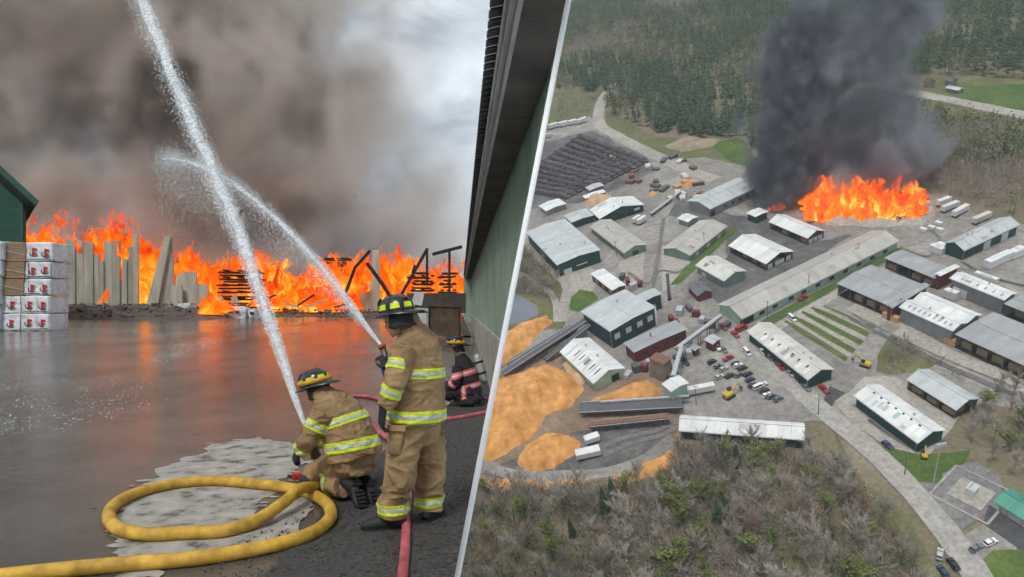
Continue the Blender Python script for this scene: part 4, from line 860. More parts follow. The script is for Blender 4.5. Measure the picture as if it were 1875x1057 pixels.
G_FLOOR = gm('forest_floor', (.14, .13, .07), (.28, .23, .165), (.20, .165, .11), .03)
G_YARD = gm('mill_gravel', (.19, .175, .16), (.36, .335, .30), (.27, .25, .225), .035, fine=.35)
G_DARK = gm('dark_yard', (.085, .08, .08), (.19, .18, .17), (.13, .125, .12), .06, fine=.4)
G_PALE = gm('pale_gravel', (.30, .275, .24), (.42, .39, .34), None, .05)
G_ASPH = gm('pale_asphalt', (.31, .29, .26), (.39, .365, .33), None, .2)
G_GRASS = gm('spring_grass', (.055, .105, .025), (.12, .165, .045), (.085, .13, .035), .06)
G_DULL = gm('dull_grass', (.11, .12, .05), (.20, .185, .10), (.14, .14, .065), .05)
G_LOT = gm('asphalt_lot', (.06, .06, .062), (.10, .10, .102), None, .08)
G_DUST = gm('sawdust_dirt', (.17, .12, .085), (.33, .24, .17), (.24, .18, .13), .06)
asheet('terrain', [(926, -45), (2150, -45), (2150, 1300), (600, 1300), (780, 760), (846, 600), (868, 430)], 0, G_FLOOR)
asheet('mill_yard', [(850, 890), (850, 560), (880, 400), (990, 245), (1080, 213), (1112, 252), (1200, 292), (1290, 288), (1380, 312), (1480, 310), (1690, 348), (1790, 392), (1990, 440), (1990, 780), (1790, 735), (1740, 775), (1660, 830), (1560, 780), (1490, 772), (1245, 800), (1240, 850), (1120, 878)], .12, G_YARD, 2.5)
asheet('field', [(930, 235), (1000, 172), (1100, 165), (1090, 215), (1060, 222), (985, 245)], .06, G_DULL, 6)
asheet('field', [(1110, 200), (1200, 250), (1330, 260), (1385, 300), (1290, 295), (1200, 290), (1110, 250)], .07, G_DULL, 3)
asheet('meadow', [(1295, 262), (1352, 252), (1372, 268), (1392, 318), (1330, 290)], .09, G_GRASS, 2)
asheet('meadow', [(1740, 158), (1990, 150), (1990, 235), (1875, 205), (1745, 180)], .06, G_GRASS, 5)
asheet('field', [(1590, 146), (1700, 132), (1990, 140), (1990, 238), (1740, 205), (1590, 172)], .03, G_DULL, 3)
asheet('meadow', [(1660, 200), (1990, 225), (1990, 300), (1850, 260), (1700, 260)], .05, G_DULL, 9)
asheet('log_yard', [(930, 330), (990, 262), (1085, 240), (1175, 285), (1205, 310), (1130, 345), (1060, 372), (960, 385)], .16, G_DARK, 3)
asheet('dark_yard', [(1195, 400), (1240, 360), (1290, 385), (1400, 400), (1500, 440), (1560, 430), (1500, 470), (1390, 530), (1320, 560), (1270, 520), (1330, 470), (1320, 430), (1240, 400)], .15, G_DARK, 4)
asheet('pale_yard', [(1135, 480), (1200, 440), (1265, 480), (1245, 520), (1190, 545), (1140, 520)], .17, G_PALE, 3)
asheet('pale_yard', [(1040, 470), (1100, 500), (1090, 530), (1040, 560), (1030, 600), (1005, 590), (1020, 540)], .18, G_PALE, 2)
asheet('scrub', [(860, 620), (900, 450), (960, 450), (1020, 520), (1040, 545), (1030, 600), (930, 610)], .20, G_DULL, 2)
asheet('pond', [(860, 585), (905, 540), (950, 540), (982, 560), (985, 578), (950, 592), (880, 610)], .28, mat('pond_water', (.16, .17, .19), .12, .1, .05, 0, spec=.6), 1.5)
asheet('lawn', [(1045, 545), (1062, 530), (1085, 535), (1095, 548), (1060, 572), (1043, 568)], .24, G_GRASS, .8)
asheet('lawn', [(1225, 525), (1275, 470), (1340, 418), (1353, 420), (1290, 478), (1245, 520)], .24, G_GRASS, .8)
asheet('lawn', [(1375, 598), (1650, 452), (1660, 462), (1560, 512), (1385, 612)], .24, G_GRASS, .8)
asheet('field_plot', [(1435, 590), (1500, 556), (1605, 600), (1548, 662)], .22, G_DULL, 1)
for i in range(4):                                                       # pale ploughed strips
    t0, t1 = .06 + i * .245, .16 + i * .245
    a, b, c, d = Vector((1500, 556)), Vector((1435, 590)), Vector((1605, 600)), Vector((1548, 662))
    p = [a.lerp(b, t0), a.lerp(b, t1), c.lerp(d, t1), c.lerp(d, t0)]
    asheet('pale_strip', [tuple(q) for q in p], .30, G_PALE, .5)
    p = [a.lerp(b, t0 + .13), a.lerp(b, t1 + .10), c.lerp(d, t1 + .10), c.lerp(d, t0 + .13)]
    asheet('grass_strip', [tuple(q) for q in p], .29, G_GRASS, .5)
asheet('lawn', [(1530, 768), (1600, 815), (1690, 835), (1775, 825), (1765, 850), (1725, 868), (1720, 885), (1665, 880), (1590, 820)], .24, G_GRASS, 1)
asheet('scrub', [(1605, 620), (1640, 605), (1720, 660), (1690, 680), (1640, 690), (1600, 680)], .24, G_DULL, 2)
asheet('gravel_pad', [(1670, 885), (1735, 855), (1790, 845), (1835, 880), (1830, 925), (1755, 975)], .22, gm('grey_pad', (.17, .165, .16), (.24, .23, .22), None, .1))
asheet('asphalt_lot', [(1810, 925), (1990, 1010), (1990, 1080), (1870, 1010), (1800, 960)], .26, G_LOT)
asheet('asphalt_lot', [(1760, 985), (1800, 960), (1870, 1000), (1830, 1030), (1790, 1030)], .23, G_YARD)
asheet('lawn', [(1790, 1040), (1815, 1008), (1850, 1005), (1990, 1060), (1990, 1150), (1820, 1150)], .24, G_GRASS, 1)
asheet('gravel_lot', [(1525, 735), (1580, 690), (1640, 690), (1760, 760), (1700, 835), (1640, 830), (1560, 775)], .21, G_PALE, 1)
asheet('parking_lot', [(1310, 650), (1380, 610), (1520, 735), (1480, 765), (1330, 752), (1300, 700)], .21, G_YARD, 1)
asheet('asphalt_drive', [(1498, 748), (1520, 705), (1560, 695), (1565, 710), (1530, 735), (1515, 765)], .27, G_LOT, .5)
asheet('chip_yard', [(850, 900), (880, 690), (1000, 620), (1080, 680), (1240, 690), (1245, 790), (1235, 850), (1120, 880)], .20, G_DUST, 2)
asheet('dark_yard', [(880, 870), (940, 840), (1060, 790), (1180, 770), (1230, 790), (1200, 830), (1100, 868), (960, 880)], .25, G_DARK, 2)
asheet('verge', [(1520, 770), (1560, 860), (1650, 935), (1705, 1030), (1760, 1150), (1680, 1150), (1640, 1010), (1560, 900)], .14, G_DULL, 2)
aroad('access_road', [(1348, 600), (1400, 650), (1480, 730), (1575, 808), (1640, 868), (1700, 935), (1760, 1012), (1810, 1090)], 8.2, .34, G_ASPH)
aroad('side_road', [(1535, 715), (1570, 680), (1597, 635), (1612, 612), (1635, 595)], 7, .33, G_YARD)
aroad('yard_road', [(1635, 605), (1560, 560), (1660, 610), (1740, 655), (1860, 700), (1960, 740)][1:], 9, .31, G_PALE)
aroad('gravel_road', [(1128, 150), (1110, 172), (1098, 198), (1098, 228), (1130, 250), (1200, 285), (1260, 312), (1310, 330)], 11, .33, G_PALE)
aroad('country_road', [(1560, 153), (1640, 165), (1740, 184), (1875, 212), (2010, 240)], 12, .30, G_PALE)
aroad('farm_track', [(905, 475), (960, 508), (1000, 530), (1018, 555), (1020, 590)], 4, .33, G_PALE)
aroad('farm_track', [(1095, 498), (1050, 515), (1035, 545), (1030, 590)], 5, .34, G_PALE)
aroad('dirt_road', [(880, 845), (930, 868), (1010, 872), (1110, 866), (1180, 842), (1235, 800)], 5, .35, G_YARD)
aroad('dirt_road', [(1195, 560), (1195, 480), (1200, 420), (1235, 360), (1310, 330)], 10, .29, G_YARD)
aroad('dirt_road', [(1375, 625), (1450, 585), (1540, 535), (1660, 475)], 5, .28, G_PALE)

# ---------------------------------------------------------------- mill buildings
def wm(n, c, **k): return mat(n, c, .7, .18, .25, .0, rvar=.08, **k)
W_DKG = wm('dark_green_wall', (.018, .065, .052)); W_SAGE = wm('sage_wall', (.20, .27, .22)); W_MINT = wm('mint_wall', (.36, .50, .40)); W_RED = wm('barn_red_wall', (.17, .035, .035)); W_GREY = wm('grey_wall', (.25, .25, .245)); W_NAVY = wm('slate_wall', (.035, .06, .07))
def roofm(n, c, c2=None): return mat(n, c, .5, .17, .16, .0, rvar=.12, col2=c2, metal=.0, spec=.3, stretch=(1.6, .5, 1), rnd=.05, detail=10)
R_WHT = roofm('white_roof', (.68, .68, .66)); R_CRM = roofm('cream_roof', (.58, .56, .50)); R_GRY = roofm('grey_roof', (.33, .335, .34)); R_BEI = roofm('beige_roof', (.43, .405, .365)); R_LGT = roofm('light_roof', (.47, .49, .485)); R_GRN = roofm('green_roof', (.07, .27, .19)); M_STL0 = mat('gutter_steel', (.38, .39, .40), .5, .2, 1, 0); R_RST = roofm('rusty_sheet', (.30, .22, .16)); R_DRK = roofm('dark_roof', (.14, .14, .14))
M_GLASS = mat('dark_opening', (.02, .022, .025), .3, .2, .5, 0); M_DOOR = mat('white_door', (.62, .62, .60), .5, .1, 1, 0); M_TIM = mat('timber_post', (.16, .13, .10), .9, .3, 1, 0); M_INT = mat('shed_floor', (.05, .048, .045), .9, .3, .5, 0); M_PACK = mat('stacked_lumber', (.30, .22, .14), .8, .3, 1.2, 0)
def building(name, label, cat, Apx, Bpx, Cpx, h, rise, wm_, rm, style='closed', over=.7, doors=(), wins=(), sky=None, ridges=1, panels=True, seams=7):
    """Apx-Bpx: near long eave, Bpx-Cpx: near end (roof corners in the photo, at eave height)."""
    a, b, c = pl(*Apx, h), pl(*Bpx, h), pl(*Cpx, h)
    ax = (a - b); Ln = ax.length; ax.normalize(); sx = Vector((-ax.y, ax.x, 0))
    if sx.dot(c - b) < 0: sx = -sx
    Wd = abs((c - b).dot(sx)); 
    # local frame: origin at the near corner B, X along B->A, Y along B->C
    rot = Matrix(((ax.x, sx.x, 0, b.x), (ax.y, sx.y, 0, b.y), (0, 0, 1, 0), (0, 0, 0, 1)))
    flip = ax.cross(sx).z < 0
    if flip:                                                             # keep a right-handed frame: origin at A, X along A->B
        rot = Matrix(((-ax.x, sx.x, 0, a.x), (-ax.y, sx.y, 0, a.y), (0, 0, 1, 0), (0, 0, 0, 1)))
    root = empty(name, mw=A @ rot); tag(root, label, cat)
    X0, X1, Y0_, Y1_ = over, Ln - over, over, Wd - over; th = .25
    def end(u): return (X1 - u) if flip else (X0 + u)
    rw = Wd / ridges
    if style == 'closed':
        for q0, q1 in ((Y0_, Y0_ + .3), (Y1_ - .3, Y1_)):
            MB().hexa([(X0, q0, 0), (X1, q0, 0), (X1, q1, 0), (X0, q1, 0), (X0, q0, h - .15), (X1, q0, h - .15), (X1, q1, h - .15), (X0, q1, h - .15)]).build('side_wall', wm_, root)
        for x in (X0, X1 - .3):
            pf = [(Y0_ + .31, 0), (Y1_ - .31, 0), (Y1_ - .31, h - .1)]
            for k in range(ridges - 1, -1, -1):
                pf.append((rw * (k + .5), h + rise - .25))
                if k: pf.append((rw * k, h - .1))
            pf.append((Y0_ + .31, h - .1)); nn = len(pf)
            MB().add([(x, q[0], q[1]) for q in pf] + [(x + .3, q[0], q[1]) for q in pf], [tuple(range(nn - 1, -1, -1)), tuple(range(nn, 2 * nn))] + [(i, (i + 1) % nn, nn + (i + 1) % nn, nn + i) for i in range(nn)]).build('end_wall', wm_, root)
    else:                                                                # open pole shed
        MB().box((Ln / 2, Wd / 2, .2), (Ln - 2 * over, Wd - 2 * over, .4)).build('shed_floor', M_INT, root)
        npost = max(2, int(Ln / 6)); 
        for yy in (Y0_, Y1_):
            for i in range(npost + 1): MB().box((X0 + (X1 - X0) * i / npost, yy, (h - .2) / 2), (.3, .3, h - .2)).build('post', M_TIM, root)
        rs_ = random.Random(int(Ln * 100))
        for i in range(npost):
            for yy in (Wd * .22, Wd * .5, Wd * .78):
                if rs_.random() < .75: MB().box((X0 + (X1 - X0) * (i + .5) / npost, yy, .42 + h * .22), (4.2, Wd * .22, h * .44)).build('lumber_bay', M_PACK, root)
        MB().box((Ln / 2, Y1_, h * .55), (Ln - 2 * over, .15, h * .8)).build('back_wall', wm_, root)
        ex = X1 if not flip else X0
        MB().box((ex, Wd / 2, h * .55), (.15, Wd - 2 * over - .4, h * .8)).build('end_wall', wm_, root)
    # roof panels: strips along the building
    npn = max(1, min(seams, int(Ln / 4))); gap = .05
    for k in range(ridges):
        y0, ym, y1 = rw * k, rw * (k + .5), rw * (k + 1)
        for i in range(npn):
            x0, x1 = Ln * i / npn + (gap if i else 0), Ln * (i + 1) / npn; dz = .03 * (i % 2)
            for (ya, za, yb, zb) in ((y0, h, ym, h + rise), (y1, h, ym, h + rise)):
                p = [(x0, ya, za + dz - th), (x1, ya, za + dz - th), (x1, yb, zb + dz - th), (x0, yb, zb + dz - th), (x0, ya, za + dz), (x1, ya, za + dz), (x1, yb, zb + dz), (x0, yb, zb + dz)]
                if ya > yb: p = [p[1], p[0], p[3], p[2], p[5], p[4], p[7], p[6]]
                MB().hexa(p).build('roof_panel', rm, root)
        if rise > .5: MB().bar((-.02, ym, h + rise + .05), (Ln + .02, ym, h + rise + .05), .7, .22).build('ridge_cap', rm, root)
    rr_ = random.Random(int(Ln * 31 + Wd * 7))
    if style == 'closed' and Ln > 14:                                    # gutter, downpipes, roof vents, a patched sheet
        MB().bar((0, -.12, h - .28), (Ln, -.12, h - .28), .22, .2).build('gutter', M_STL0, root)
        for x in (X0 + .3, X1 - .3): MB().box((x, Y0_ - .12, h / 2 - .2), (.16, .16, h - .4)).build('downpipe', M_STL0, root)
        for k in range(rr_.randint(1, 3)):
            x = rr_.uniform(.15, .85) * Ln; MB().lathe([(.35, -.4), (.35, .5), (.55, .55), (.1, .9)], (x, rw / 2 + rr_.choice((-1, 1)) * rw * .12, h + rise * .76 + .3), 8).build('roof_vent', M_STL0, root)
        for k in range(rr_.randint(1, 3)):
            x0 = rr_.uniform(.05, .8) * Ln; f0 = rr_.uniform(.05, .5); f1 = f0 + rr_.uniform(.2, .45); w0 = rr_.uniform(1, 3.2); g_ = lambda q: (rw / 2 * q, h + rise * q + .075)
            (ya, za), (yb, zb) = g_(f0), g_(f1); MB().hexa([(x0, ya, za - .08), (x0 + w0, ya, za - .08), (x0 + w0, yb, zb - .08), (x0, yb, zb - .08), (x0, ya, za), (x0 + w0, ya, za), (x0 + w0, yb, zb), (x0, yb, zb)]).build('patched_sheet', rr_.choice((R_LGT, R_GRY, R_CRM, R_RST)), root)
    def onroof(u, s, du, ds, lift):                                      # patch lying on the near slope: u along, s up the slope 0..1
        y0, z0, ym, zm = 0, h, rw / 2, h + rise; x = end(u * (Ln - 2 * over))
        f = lambda q: (y0 + (ym - y0) * q, z0 + (zm - z0) * q + lift)
        ya, za = f(s); yb, zb = f(s + ds)
        return [(x, ya, za - .1), (x + du, ya, za - .1), (x + du, yb, zb - .1), (x, yb, zb - .1), (x, ya, za), (x + du, ya, za), (x + du, yb, zb), (x, yb, zb)]
    if sky:
        for (u, s, du, ds, m_) in sky: MB().hexa(onroof(u, s, du, ds, .10)).build('skylight', m_, root)
    for (side, u, wd, z0, z1, m_) in doors:                              # side 'l' long near wall, 'e' near end wall ; u 0..1 from corner B
        if side == 'l':
            x = end(u * (Ln - 2 * over)); MB().box((x, Y0_ - .06, (z0 + z1) / 2), (wd, .1, z1 - z0)).build('door' if z0 < .1 else 'window', m_, root)
        else:
            y = Y0_ + u * (Y1_ - Y0_); x = (X1 + .06) if flip else (X0 - .06)
            MB().box((x, y, (z0 + z1) / 2), (.1, wd, z1 - z0)).build('door' if z0 < .1 else 'window', m_, root)
    return root, Ln, Wd
B = building
def row(side, us, wd, z0, z1, m_): return [(side, u, wd, z0, z1, m_) for u in us]
B('warehouse', 'largest green warehouse with broad flat grey roof beside the pond', 'warehouse', (963, 425), (1020.3, 485.5), (1100, 457.6), 8.5, 1.2, W_DKG, R_LGT, doors=row('e', (.2,), 5, 0, 3.5, M_DOOR) + row('e', (.55,), 7, 3, 3.6, M_DOOR), seams=5)
B('storage_shed', 'brownish grey gabled shed just right of the largest green warehouse', 'shed', (1079.6, 415), (1142.7, 463.5), (1183.7, 447), 4.5, 2.2, W_SAGE, R_BEI, doors=row('e', (.5,), 4, 0, 3, W_DKG))
B('mill_building', 'green building with wide bright white gable roof above the brownish shed', 'building', (1079, 384), (1097.8, 401), (1183, 377), 5, 4, W_DKG, R_WHT, doors=row('e', (.45, .7), 5, 0, 3, M_GLASS) + row('e', (.85,), 4, 2.5, 4.2, M_DOOR), seams=3)
B('lean_to_shed', 'dark walled low shed joining the largest warehouse and the white gable building', 'shed', (1032, 395), (1046, 408), (1084, 391), 5, .6, W_NAVY, R_LGT, seams=2)
B('sawmill', 'tall slate green sawmill with pale flat roof and square white windows', 'sawmill', (1063.5, 570.6), (1117.7, 607), (1205.7, 564.7), 11, .8, W_NAVY, R_LGT, doors=row('e', (.12, .38, .64, .88), 3.2, 4.5, 7.6, M_DOOR), seams=4)
B('mill_annex', 'pale roofed annex behind the right end of the sawmill', 'annex', (1165, 541), (1180, 552), (1212, 537), 9, .5, W_NAVY, R_LGT, seams=2)
B('open_shed', 'small bright white open shed between the sawmill and the largest warehouse', 'shed', (1081, 501.6), (1120.7, 532.4), (1142.7, 519), 5, .6, W_GREY, R_WHT, 'open', seams=3)
B('storage_shed', 'long grey shed with pale sides beside the narrow green verge', 'shed', (1332, 413.6), (1263, 468), (1227, 444), 4.5, 2.4, W_SAGE, R_BEI, doors=row('l', (.2, .5, .8), 3, 0, 2.5, M_DOOR))
B('hut', 'small white roofed hut at the near end of the long grey shed', 'hut', (1238, 453), (1254, 463.5), (1266, 456), 4, .5, W_SAGE, R_WHT, seams=1)
B('hut', 'small white roofed hut behind the far side of the long grey shed', 'hut', (1239.6, 400), (1260, 407), (1276, 396), 4, .8, W_SAGE, R_WHT, seams=1)
B('drive_through_shed', 'white roofed shed with pale packs at its gable in the dark yard', 'shed', (1333.5, 450), (1402.5, 484), (1452, 459), 4.5, 3.2, W_SAGE, R_WHT, 'open', doors=row('e', (.15, .42, .6, .85), 3, .4, 3, M_DOOR))
B('drive_through_shed', 'white roofed shed nearest in front of the big fire', 'shed', (1407, 406.3), (1478.8, 437), (1515.5, 424), 4.5, 2.6, W_SAGE, R_WHT, 'open', doors=row('e', (.2, .5, .8), 2.6, .4, 2.8, M_DOOR))
B('storage_shed', 'sage green gabled shed with off white roof left of the very long shed', 'shed', (1273, 485.5), (1326, 515), (1367, 496), 5, 2.5, W_SAGE, R_CRM, doors=row('l', (.75,), 3, 0, 2.5, M_DOOR))
B('planer_shed', 'very long beige roofed shed with mint walls running towards the fire', 'shed', (1647, 441), (1358, 584), (1308.6, 560), 5, 3, W_MINT, R_BEI, doors=row('l', (.03,), 8, 0, 3.6, M_GLASS) + row('l', (.12, .2, .3, .38, .47, .56, .65, .74, .83, .92), 3, 1.2, 3, M_GLASS), seams=12)
gap = [(.13 + .05 * i + (.05 if i > 2 else 0), .42, .7, .28, M_GLASS) for i in range(0)]
B('storage_shed', 'long cream roofed green shed beside the car park', 'shed', (1367.5, 606.8), (1479.7, 696), (1522, 672), 5.5, 2.6, W_DKG, R_CRM, sky=[(u, .52, .7, .2, M_GLASS) for u in (.13, .26, .37, .58, .70, .82)] + [(u, .12, 1.6, .5, R_WHT) for u in (.1, .22, .4, .55, .66, .8)])
B('storage_shed', 'long white roofed green shed along the edge of the near woods', 'shed', (1242.6, 788.6), (1474, 805.6), (1495, 776), 5, 2.6, W_DKG, R_WHT, doors=row('l', (.62, .72, .82), 4, 0, 3, W_NAVY) + row('e', (.5,), 3, 0, 3, M_DOOR), seams=10)
B('storage_shed', 'white shed with roof vents and bright skylight panels beside the access road', 'shed', (1563, 724.5), (1681, 811.8), (1724, 781.5), 5.5, 2.6, W_DKG, R_WHT, sky=[(u, .78, .8, .1, M_GLASS) for u in (.15, .28, .4, .52, .64, .76, .88)] + [(.1, .25, 2.2, .5, mat('bright_panel', (.8, .8, .78), .4, .03, 1, 0)), (.2, .25, 2.2, .5, bpy.data.materials['bright_panel']), (.45, .3, 1.4, .45, W_MINT), (.62, .3, 1.2, .4, R_LGT), (.7, .3, 1.2, .4, R_LGT)])
B('open_shed', 'pale grey open shed with dark interior near the bare tree clump', 'shed', (1659, 695), (1751, 752), (1788, 726), 5, 2.4, W_GREY, R_LGT, 'open')
B('garage', 'green roofed garage with a row of white doors at the right edge', 'garage', (1819, 918), (1905, 972), (1936, 944), 3.6, 2.0, W_GREY, R_GRN, doors=row('l', (.62, .78, .93, .46, .3), 3.4, .05, 2.7, M_DOOR))
B('machine_barn', 'dark green barn with light grey roof at the right of the yard', 'barn', (1868, 411), (1765, 459), (1730, 444), 6, 2.6, W_DKG, R_LGT, doors=row('l', (.3,), 3, 0, 2.5, M_GLASS) + row('l', (.45, .78), 4.5, 0, 4.4, M_DOOR))
B('open_shed', 'narrow grey open shed above the broad open lumber shed', 'shed', (1619, 472.4), (1712, 510.5), (1738.5, 490.6), 6, .5, W_GREY, R_GRY, 'open')
B('lumber_shed', 'broad grey open lumber shed at the end of the striped field', 'shed', (1531.5, 519), (1627.5, 560), (1700, 525), 7, 1.0, W_GREY, R_GRY, 'open', seams=4)
B('link_building', 'barn red link building with grey roof between broad shed and white kilns', 'building', (1702, 522), (1633, 564), (1624, 558), 8, .4, W_RED, R_GRY, seams=3)
B('link_building', 'small barn red building with white roof beside the narrow grey shed', 'building', (1758, 488.5), (1721, 506), (1713, 500), 8, .4, W_RED, R_WHT, seams=2)
B('drying_kiln', 'double ridged white kiln building in front of the red link', 'kiln', (1646, 562), (1745, 606.6), (1795, 575), 8, 1.6, W_GREY, R_WHT, ridges=2, sky=[(u, .3, .8, .4, R_GRY) for u in (.1, .2, .3, .4, .5, .6, .7, .8, .9)])
B('drying_kiln', 'long narrow white kiln building behind the double ridged kiln', 'kiln', (1738.5, 509), (1839.5, 550), (1859.4, 535.4), 8, 1.2, W_GREY, R_WHT, sky=[(u, .3, .8, .4, R_GRY) for u in (.1, .25, .4, .55, .7, .85)])
B('lumber_shed', 'large grey open shed at the right edge below the kilns', 'shed', (1748, 612), (1905, 683), (1990, 640), 7, .8, W_GREY, R_GRY, 'open', seams=4)
B('lumber_shed', 'grey open shed at the right edge behind the long kiln', 'shed', (1838, 556), (1920, 590), (1950, 570), 7, .6, W_GREY, R_GRY, 'open', seams=3)
B('log_shed', 'old grey shed half hidden by the black smoke', 'shed', (1394, 339), (1300, 383), (1268, 363), 6, 2, W_GREY, R_LGT, doors=row('l', (.04,), 4, 0, 3.5, M_GLASS) + row('l', (.3, .45, .6, .75), 2, 2, 3.4, M_GLASS))
B('hut', 'square white roofed hut left of the fire at the smoke foot', 'hut', (1366, 390), (1383.5, 397.5), (1399.5, 384), 5, .4, W_NAVY, R_WHT, seams=1)
B('hut', 'pale hut at the edge of the log decks behind the green hall', 'hut', (986, 377), (1000, 387), (1027, 366), 4, .8, W_GREY, R_WHT, seams=1)
B('hut', 'flat pale grey hut below the dark log decks', 'hut', (1071, 343), (1080, 349), (1106, 339), 4, .6, W_GREY, R_LGT, seams=1)
B('hut', 'low white hut just above the white gable building', 'hut', (1066, 359), (1072, 364), (1115, 355), 3, .5, W_GREY, R_WHT, seams=1)
B('boiler_house', 'red building with worn grey flat roof in front of the sawmill', 'building', (1141, 628), (1161, 646), (1256, 600), 7, .5, W_RED, R_GRY, doors=row('e', (.2, .4, .6, .8), 2, 3, 4.6, M_GLASS), seams=2)
B('house', 'small barn red house with brown roof left of the very long shed', 'house', (1257, 523), (1277, 543), (1301, 529), 4, 2, W_RED, R_DRK, seams=2)
B('hut', 'small red hut with white roof amid the mill machinery', 'hut', (1288, 622), (1305, 631), (1322, 620), 5, .6, W_RED, R_LGT, seams=1)
B('hut', 'grey roofed red hut beside the log conveyor', 'hut', (1254, 631), (1272, 643), (1283, 636), 4, .5, W_RED, R_GRY, seams=1)
B('chip_tower', 'white topped mint chip tower beside the white trailer', 'tower', (1211, 703), (1229, 718), (1259, 699), 9, .8, W_MINT, R_WHT, seams=2)
B('chip_shed', 'mint gabled shed with dark ribs on white roof by the sawdust', 'shed', (1024.5, 643.6), (1087, 703), (1145, 674), 5, 3.4, W_MINT, R_WHT, doors=row('e', (.7,), 4, 0, 4, M_GLASS), sky=[(u, .35, .55, .42, M_GLASS) for u in (.12, .27, .42, .57, .72)] + [(u, .1, .3, .8, R_GRY) for u in (.2, .35, .5, .65, .85)])
B('farmhouse', 'far red roofed farmhouse beside the country road', 'house', (1690, 150), (1702, 153), (1712, 149), 4, 2.5, W_GREY, W_RED, seams=1)
B('farm_shed', 'far dark shed beside the farmhouse', 'shed', (1728, 146), (1742, 150), (1750, 145), 4, 2, W_GREY, R_DRK, seams=1)
B('farm_shed', 'far long white shed beside the country road', 'shed', (1730, 161), (1755, 166), (1758, 160), 3, 1, W_GREY, R_LGT, seams=1)
# ---------------------------------------------------------------- sawdust and chip heaps
M_DUST = mat('orange_sawdust', (.50, .22, .055), .95, .26, .22, .45, 2.0, col2=(.62, .31, .105), detail=10)
M_CHIP = mat('pale_chips', (.47, .29, .16), .95, .25, .15, .5, 1.0, col2=(.56, .37, .22), detail=10)
def heap(label, pix, hgt, m, seed=0, step=1.6, slope=.7, rough=.6):
    P = [pl(*p) for p in pix]; Q = [(p.x, p.y) for p in P]
    x0, x1 = min(q[0] for q in Q), max(q[0] for q in Q); y0, y1 = min(q[1] for q in Q), max(q[1] for q in Q)
    cx, cy_ = (x0 + x1) / 2, (y0 + y1) / 2
    nx, ny = int((x1 - x0 + 6) / step), int((y1 - y0 + 6) / step); V = []; ok = {}
    seg = [(Q[i], Q[(i + 1) % len(Q)]) for i in range(len(Q))]
    def dist(x, y):
        b = 1e9
        for (ax, ay), (bx, by) in seg:
            dx, dy = bx - ax, by - ay; t = max(0, min(1, ((x - ax) * dx + (y - ay) * dy) / (dx * dx + dy * dy)))
            b = min(b, math.hypot(x - ax - dx * t, y - ay - dy * t))
        return b
    for j in range(ny + 1):
        for i in range(nx + 1):
            x, y = x0 - 3 + i * step, y0 - 3 + j * step; d = dist(x, y) * (1 if inpoly(x, y, Q) else -1)
            d += noise.noise(Vector((x * .12 + seed, y * .12, 0))) * 1.6
            z = hgt * (1 - math.exp(-max(d, 0) * slope / hgt * 1.4)) if d > 0 else -.3
            if d > 0:
                z += (noise.noise(Vector((x * .055, y * .055, seed + 9))) * .42 * hgt + max(0, noise.noise(Vector((x * .11, y * .11, seed + 17)))) * .25 * hgt) * min(1, d / 7)
                z += (noise.fractal(Vector((x * .1, y * .1, seed)), .9, 2, 5) * rough * 2.4 + abs(noise.noise(Vector((x * .22, y * .22, seed + 3)))) * rough * 1.6) * min(1, d / 4)
            V.append((x - cx, y - cy_, z)); ok[len(V) - 1] = d
    Fs = []
    for j in range(ny):
        for i in range(nx):
            q = (j * (nx + 1) + i, j * (nx + 1) + i + 1, (j + 1) * (nx + 1) + i + 1, (j + 1) * (nx + 1) + i)
            if max(ok[k] for k in q) > 0: Fs.append(q)
    used = sorted({k for f in Fs for k in f}); mp_ = {k: i for i, k in enumerate(used)}
    o = MB().add([V[k] for k in used], [tuple(mp_[k] for k in f) for f in Fs]).build('sawdust_heap', m, smooth=True, mw=amw(cx, cy_, 0, .2))
    return tag(o, label, 'sawdust heap')
heap('largest orange sawdust heap, spread out left of the ribbed white shed', [(872, 800), (905, 700), (950, 682), (1010, 672), (1050, 690), (1068, 718), (1045, 745), (1000, 760), (985, 785), (940, 825), (890, 850)], 10, M_DUST, 1)
heap('pointed orange heap between the ribbed shed and the grey trestle', [(1058, 745), (1110, 722), (1150, 708), (1185, 697), (1208, 712), (1205, 728), (1130, 738)], 9, M_DUST, 5)
heap('oval orange heap with a pale patch beside the white trucks', [(945, 845), (965, 815), (1005, 796), (1050, 797), (1062, 815), (1048, 838), (1005, 858), (960, 862)], 7, M_DUST, 9)
heap('long orange heap along the edge of the near woods', [(1125, 873), (1160, 855), (1200, 840), (1225, 824), (1238, 836), (1215, 858), (1170, 880), (1130, 886)], 3.5, M_DUST, 12)
heap('orange sawdust heap behind the dark conveyor beside the pond', [(880, 690), (915, 615), (950, 595), (1000, 580), (1012, 590), (985, 615), (960, 640), (920, 668)], 5, M_DUST, 15)
heap('low orange strip of sawdust along the dirt road', [(860, 878), (930, 876), (1010, 880), (1080, 876), (1085, 884), (1000, 892), (860, 892)], .8, M_DUST, 20, rough=.2)
heap('pale tan heap of chips in the dark log yard', [(1068, 366), (1090, 356), (1120, 360), (1105, 374), (1075, 378)], 3.5, M_CHIP, 22)
heap('small orange bark heap between sawdust and ribbed shed', [(1030, 668), (1045, 660), (1075, 695), (1060, 712), (1045, 690)], 3, M_CHIP, 25)
heap('small orange heap at the yard road near the log decks', [(1245, 341), (1262, 330), (1280, 332), (1268, 342), (1250, 345)], 2.5, M_DUST, 27)
heap('tiny orange heap below the log decks', [(1185, 357), (1194, 349), (1202, 353), (1196, 360)], 2, M_DUST, 29)
heap('brown earth bank in the forest clearing behind the smoke', [(1215, 268), (1262, 252), (1318, 256), (1300, 270), (1250, 278)], 2, mat('bare_earth', (.30, .24, .17), .95, .25, .1, .3, 1), 31)

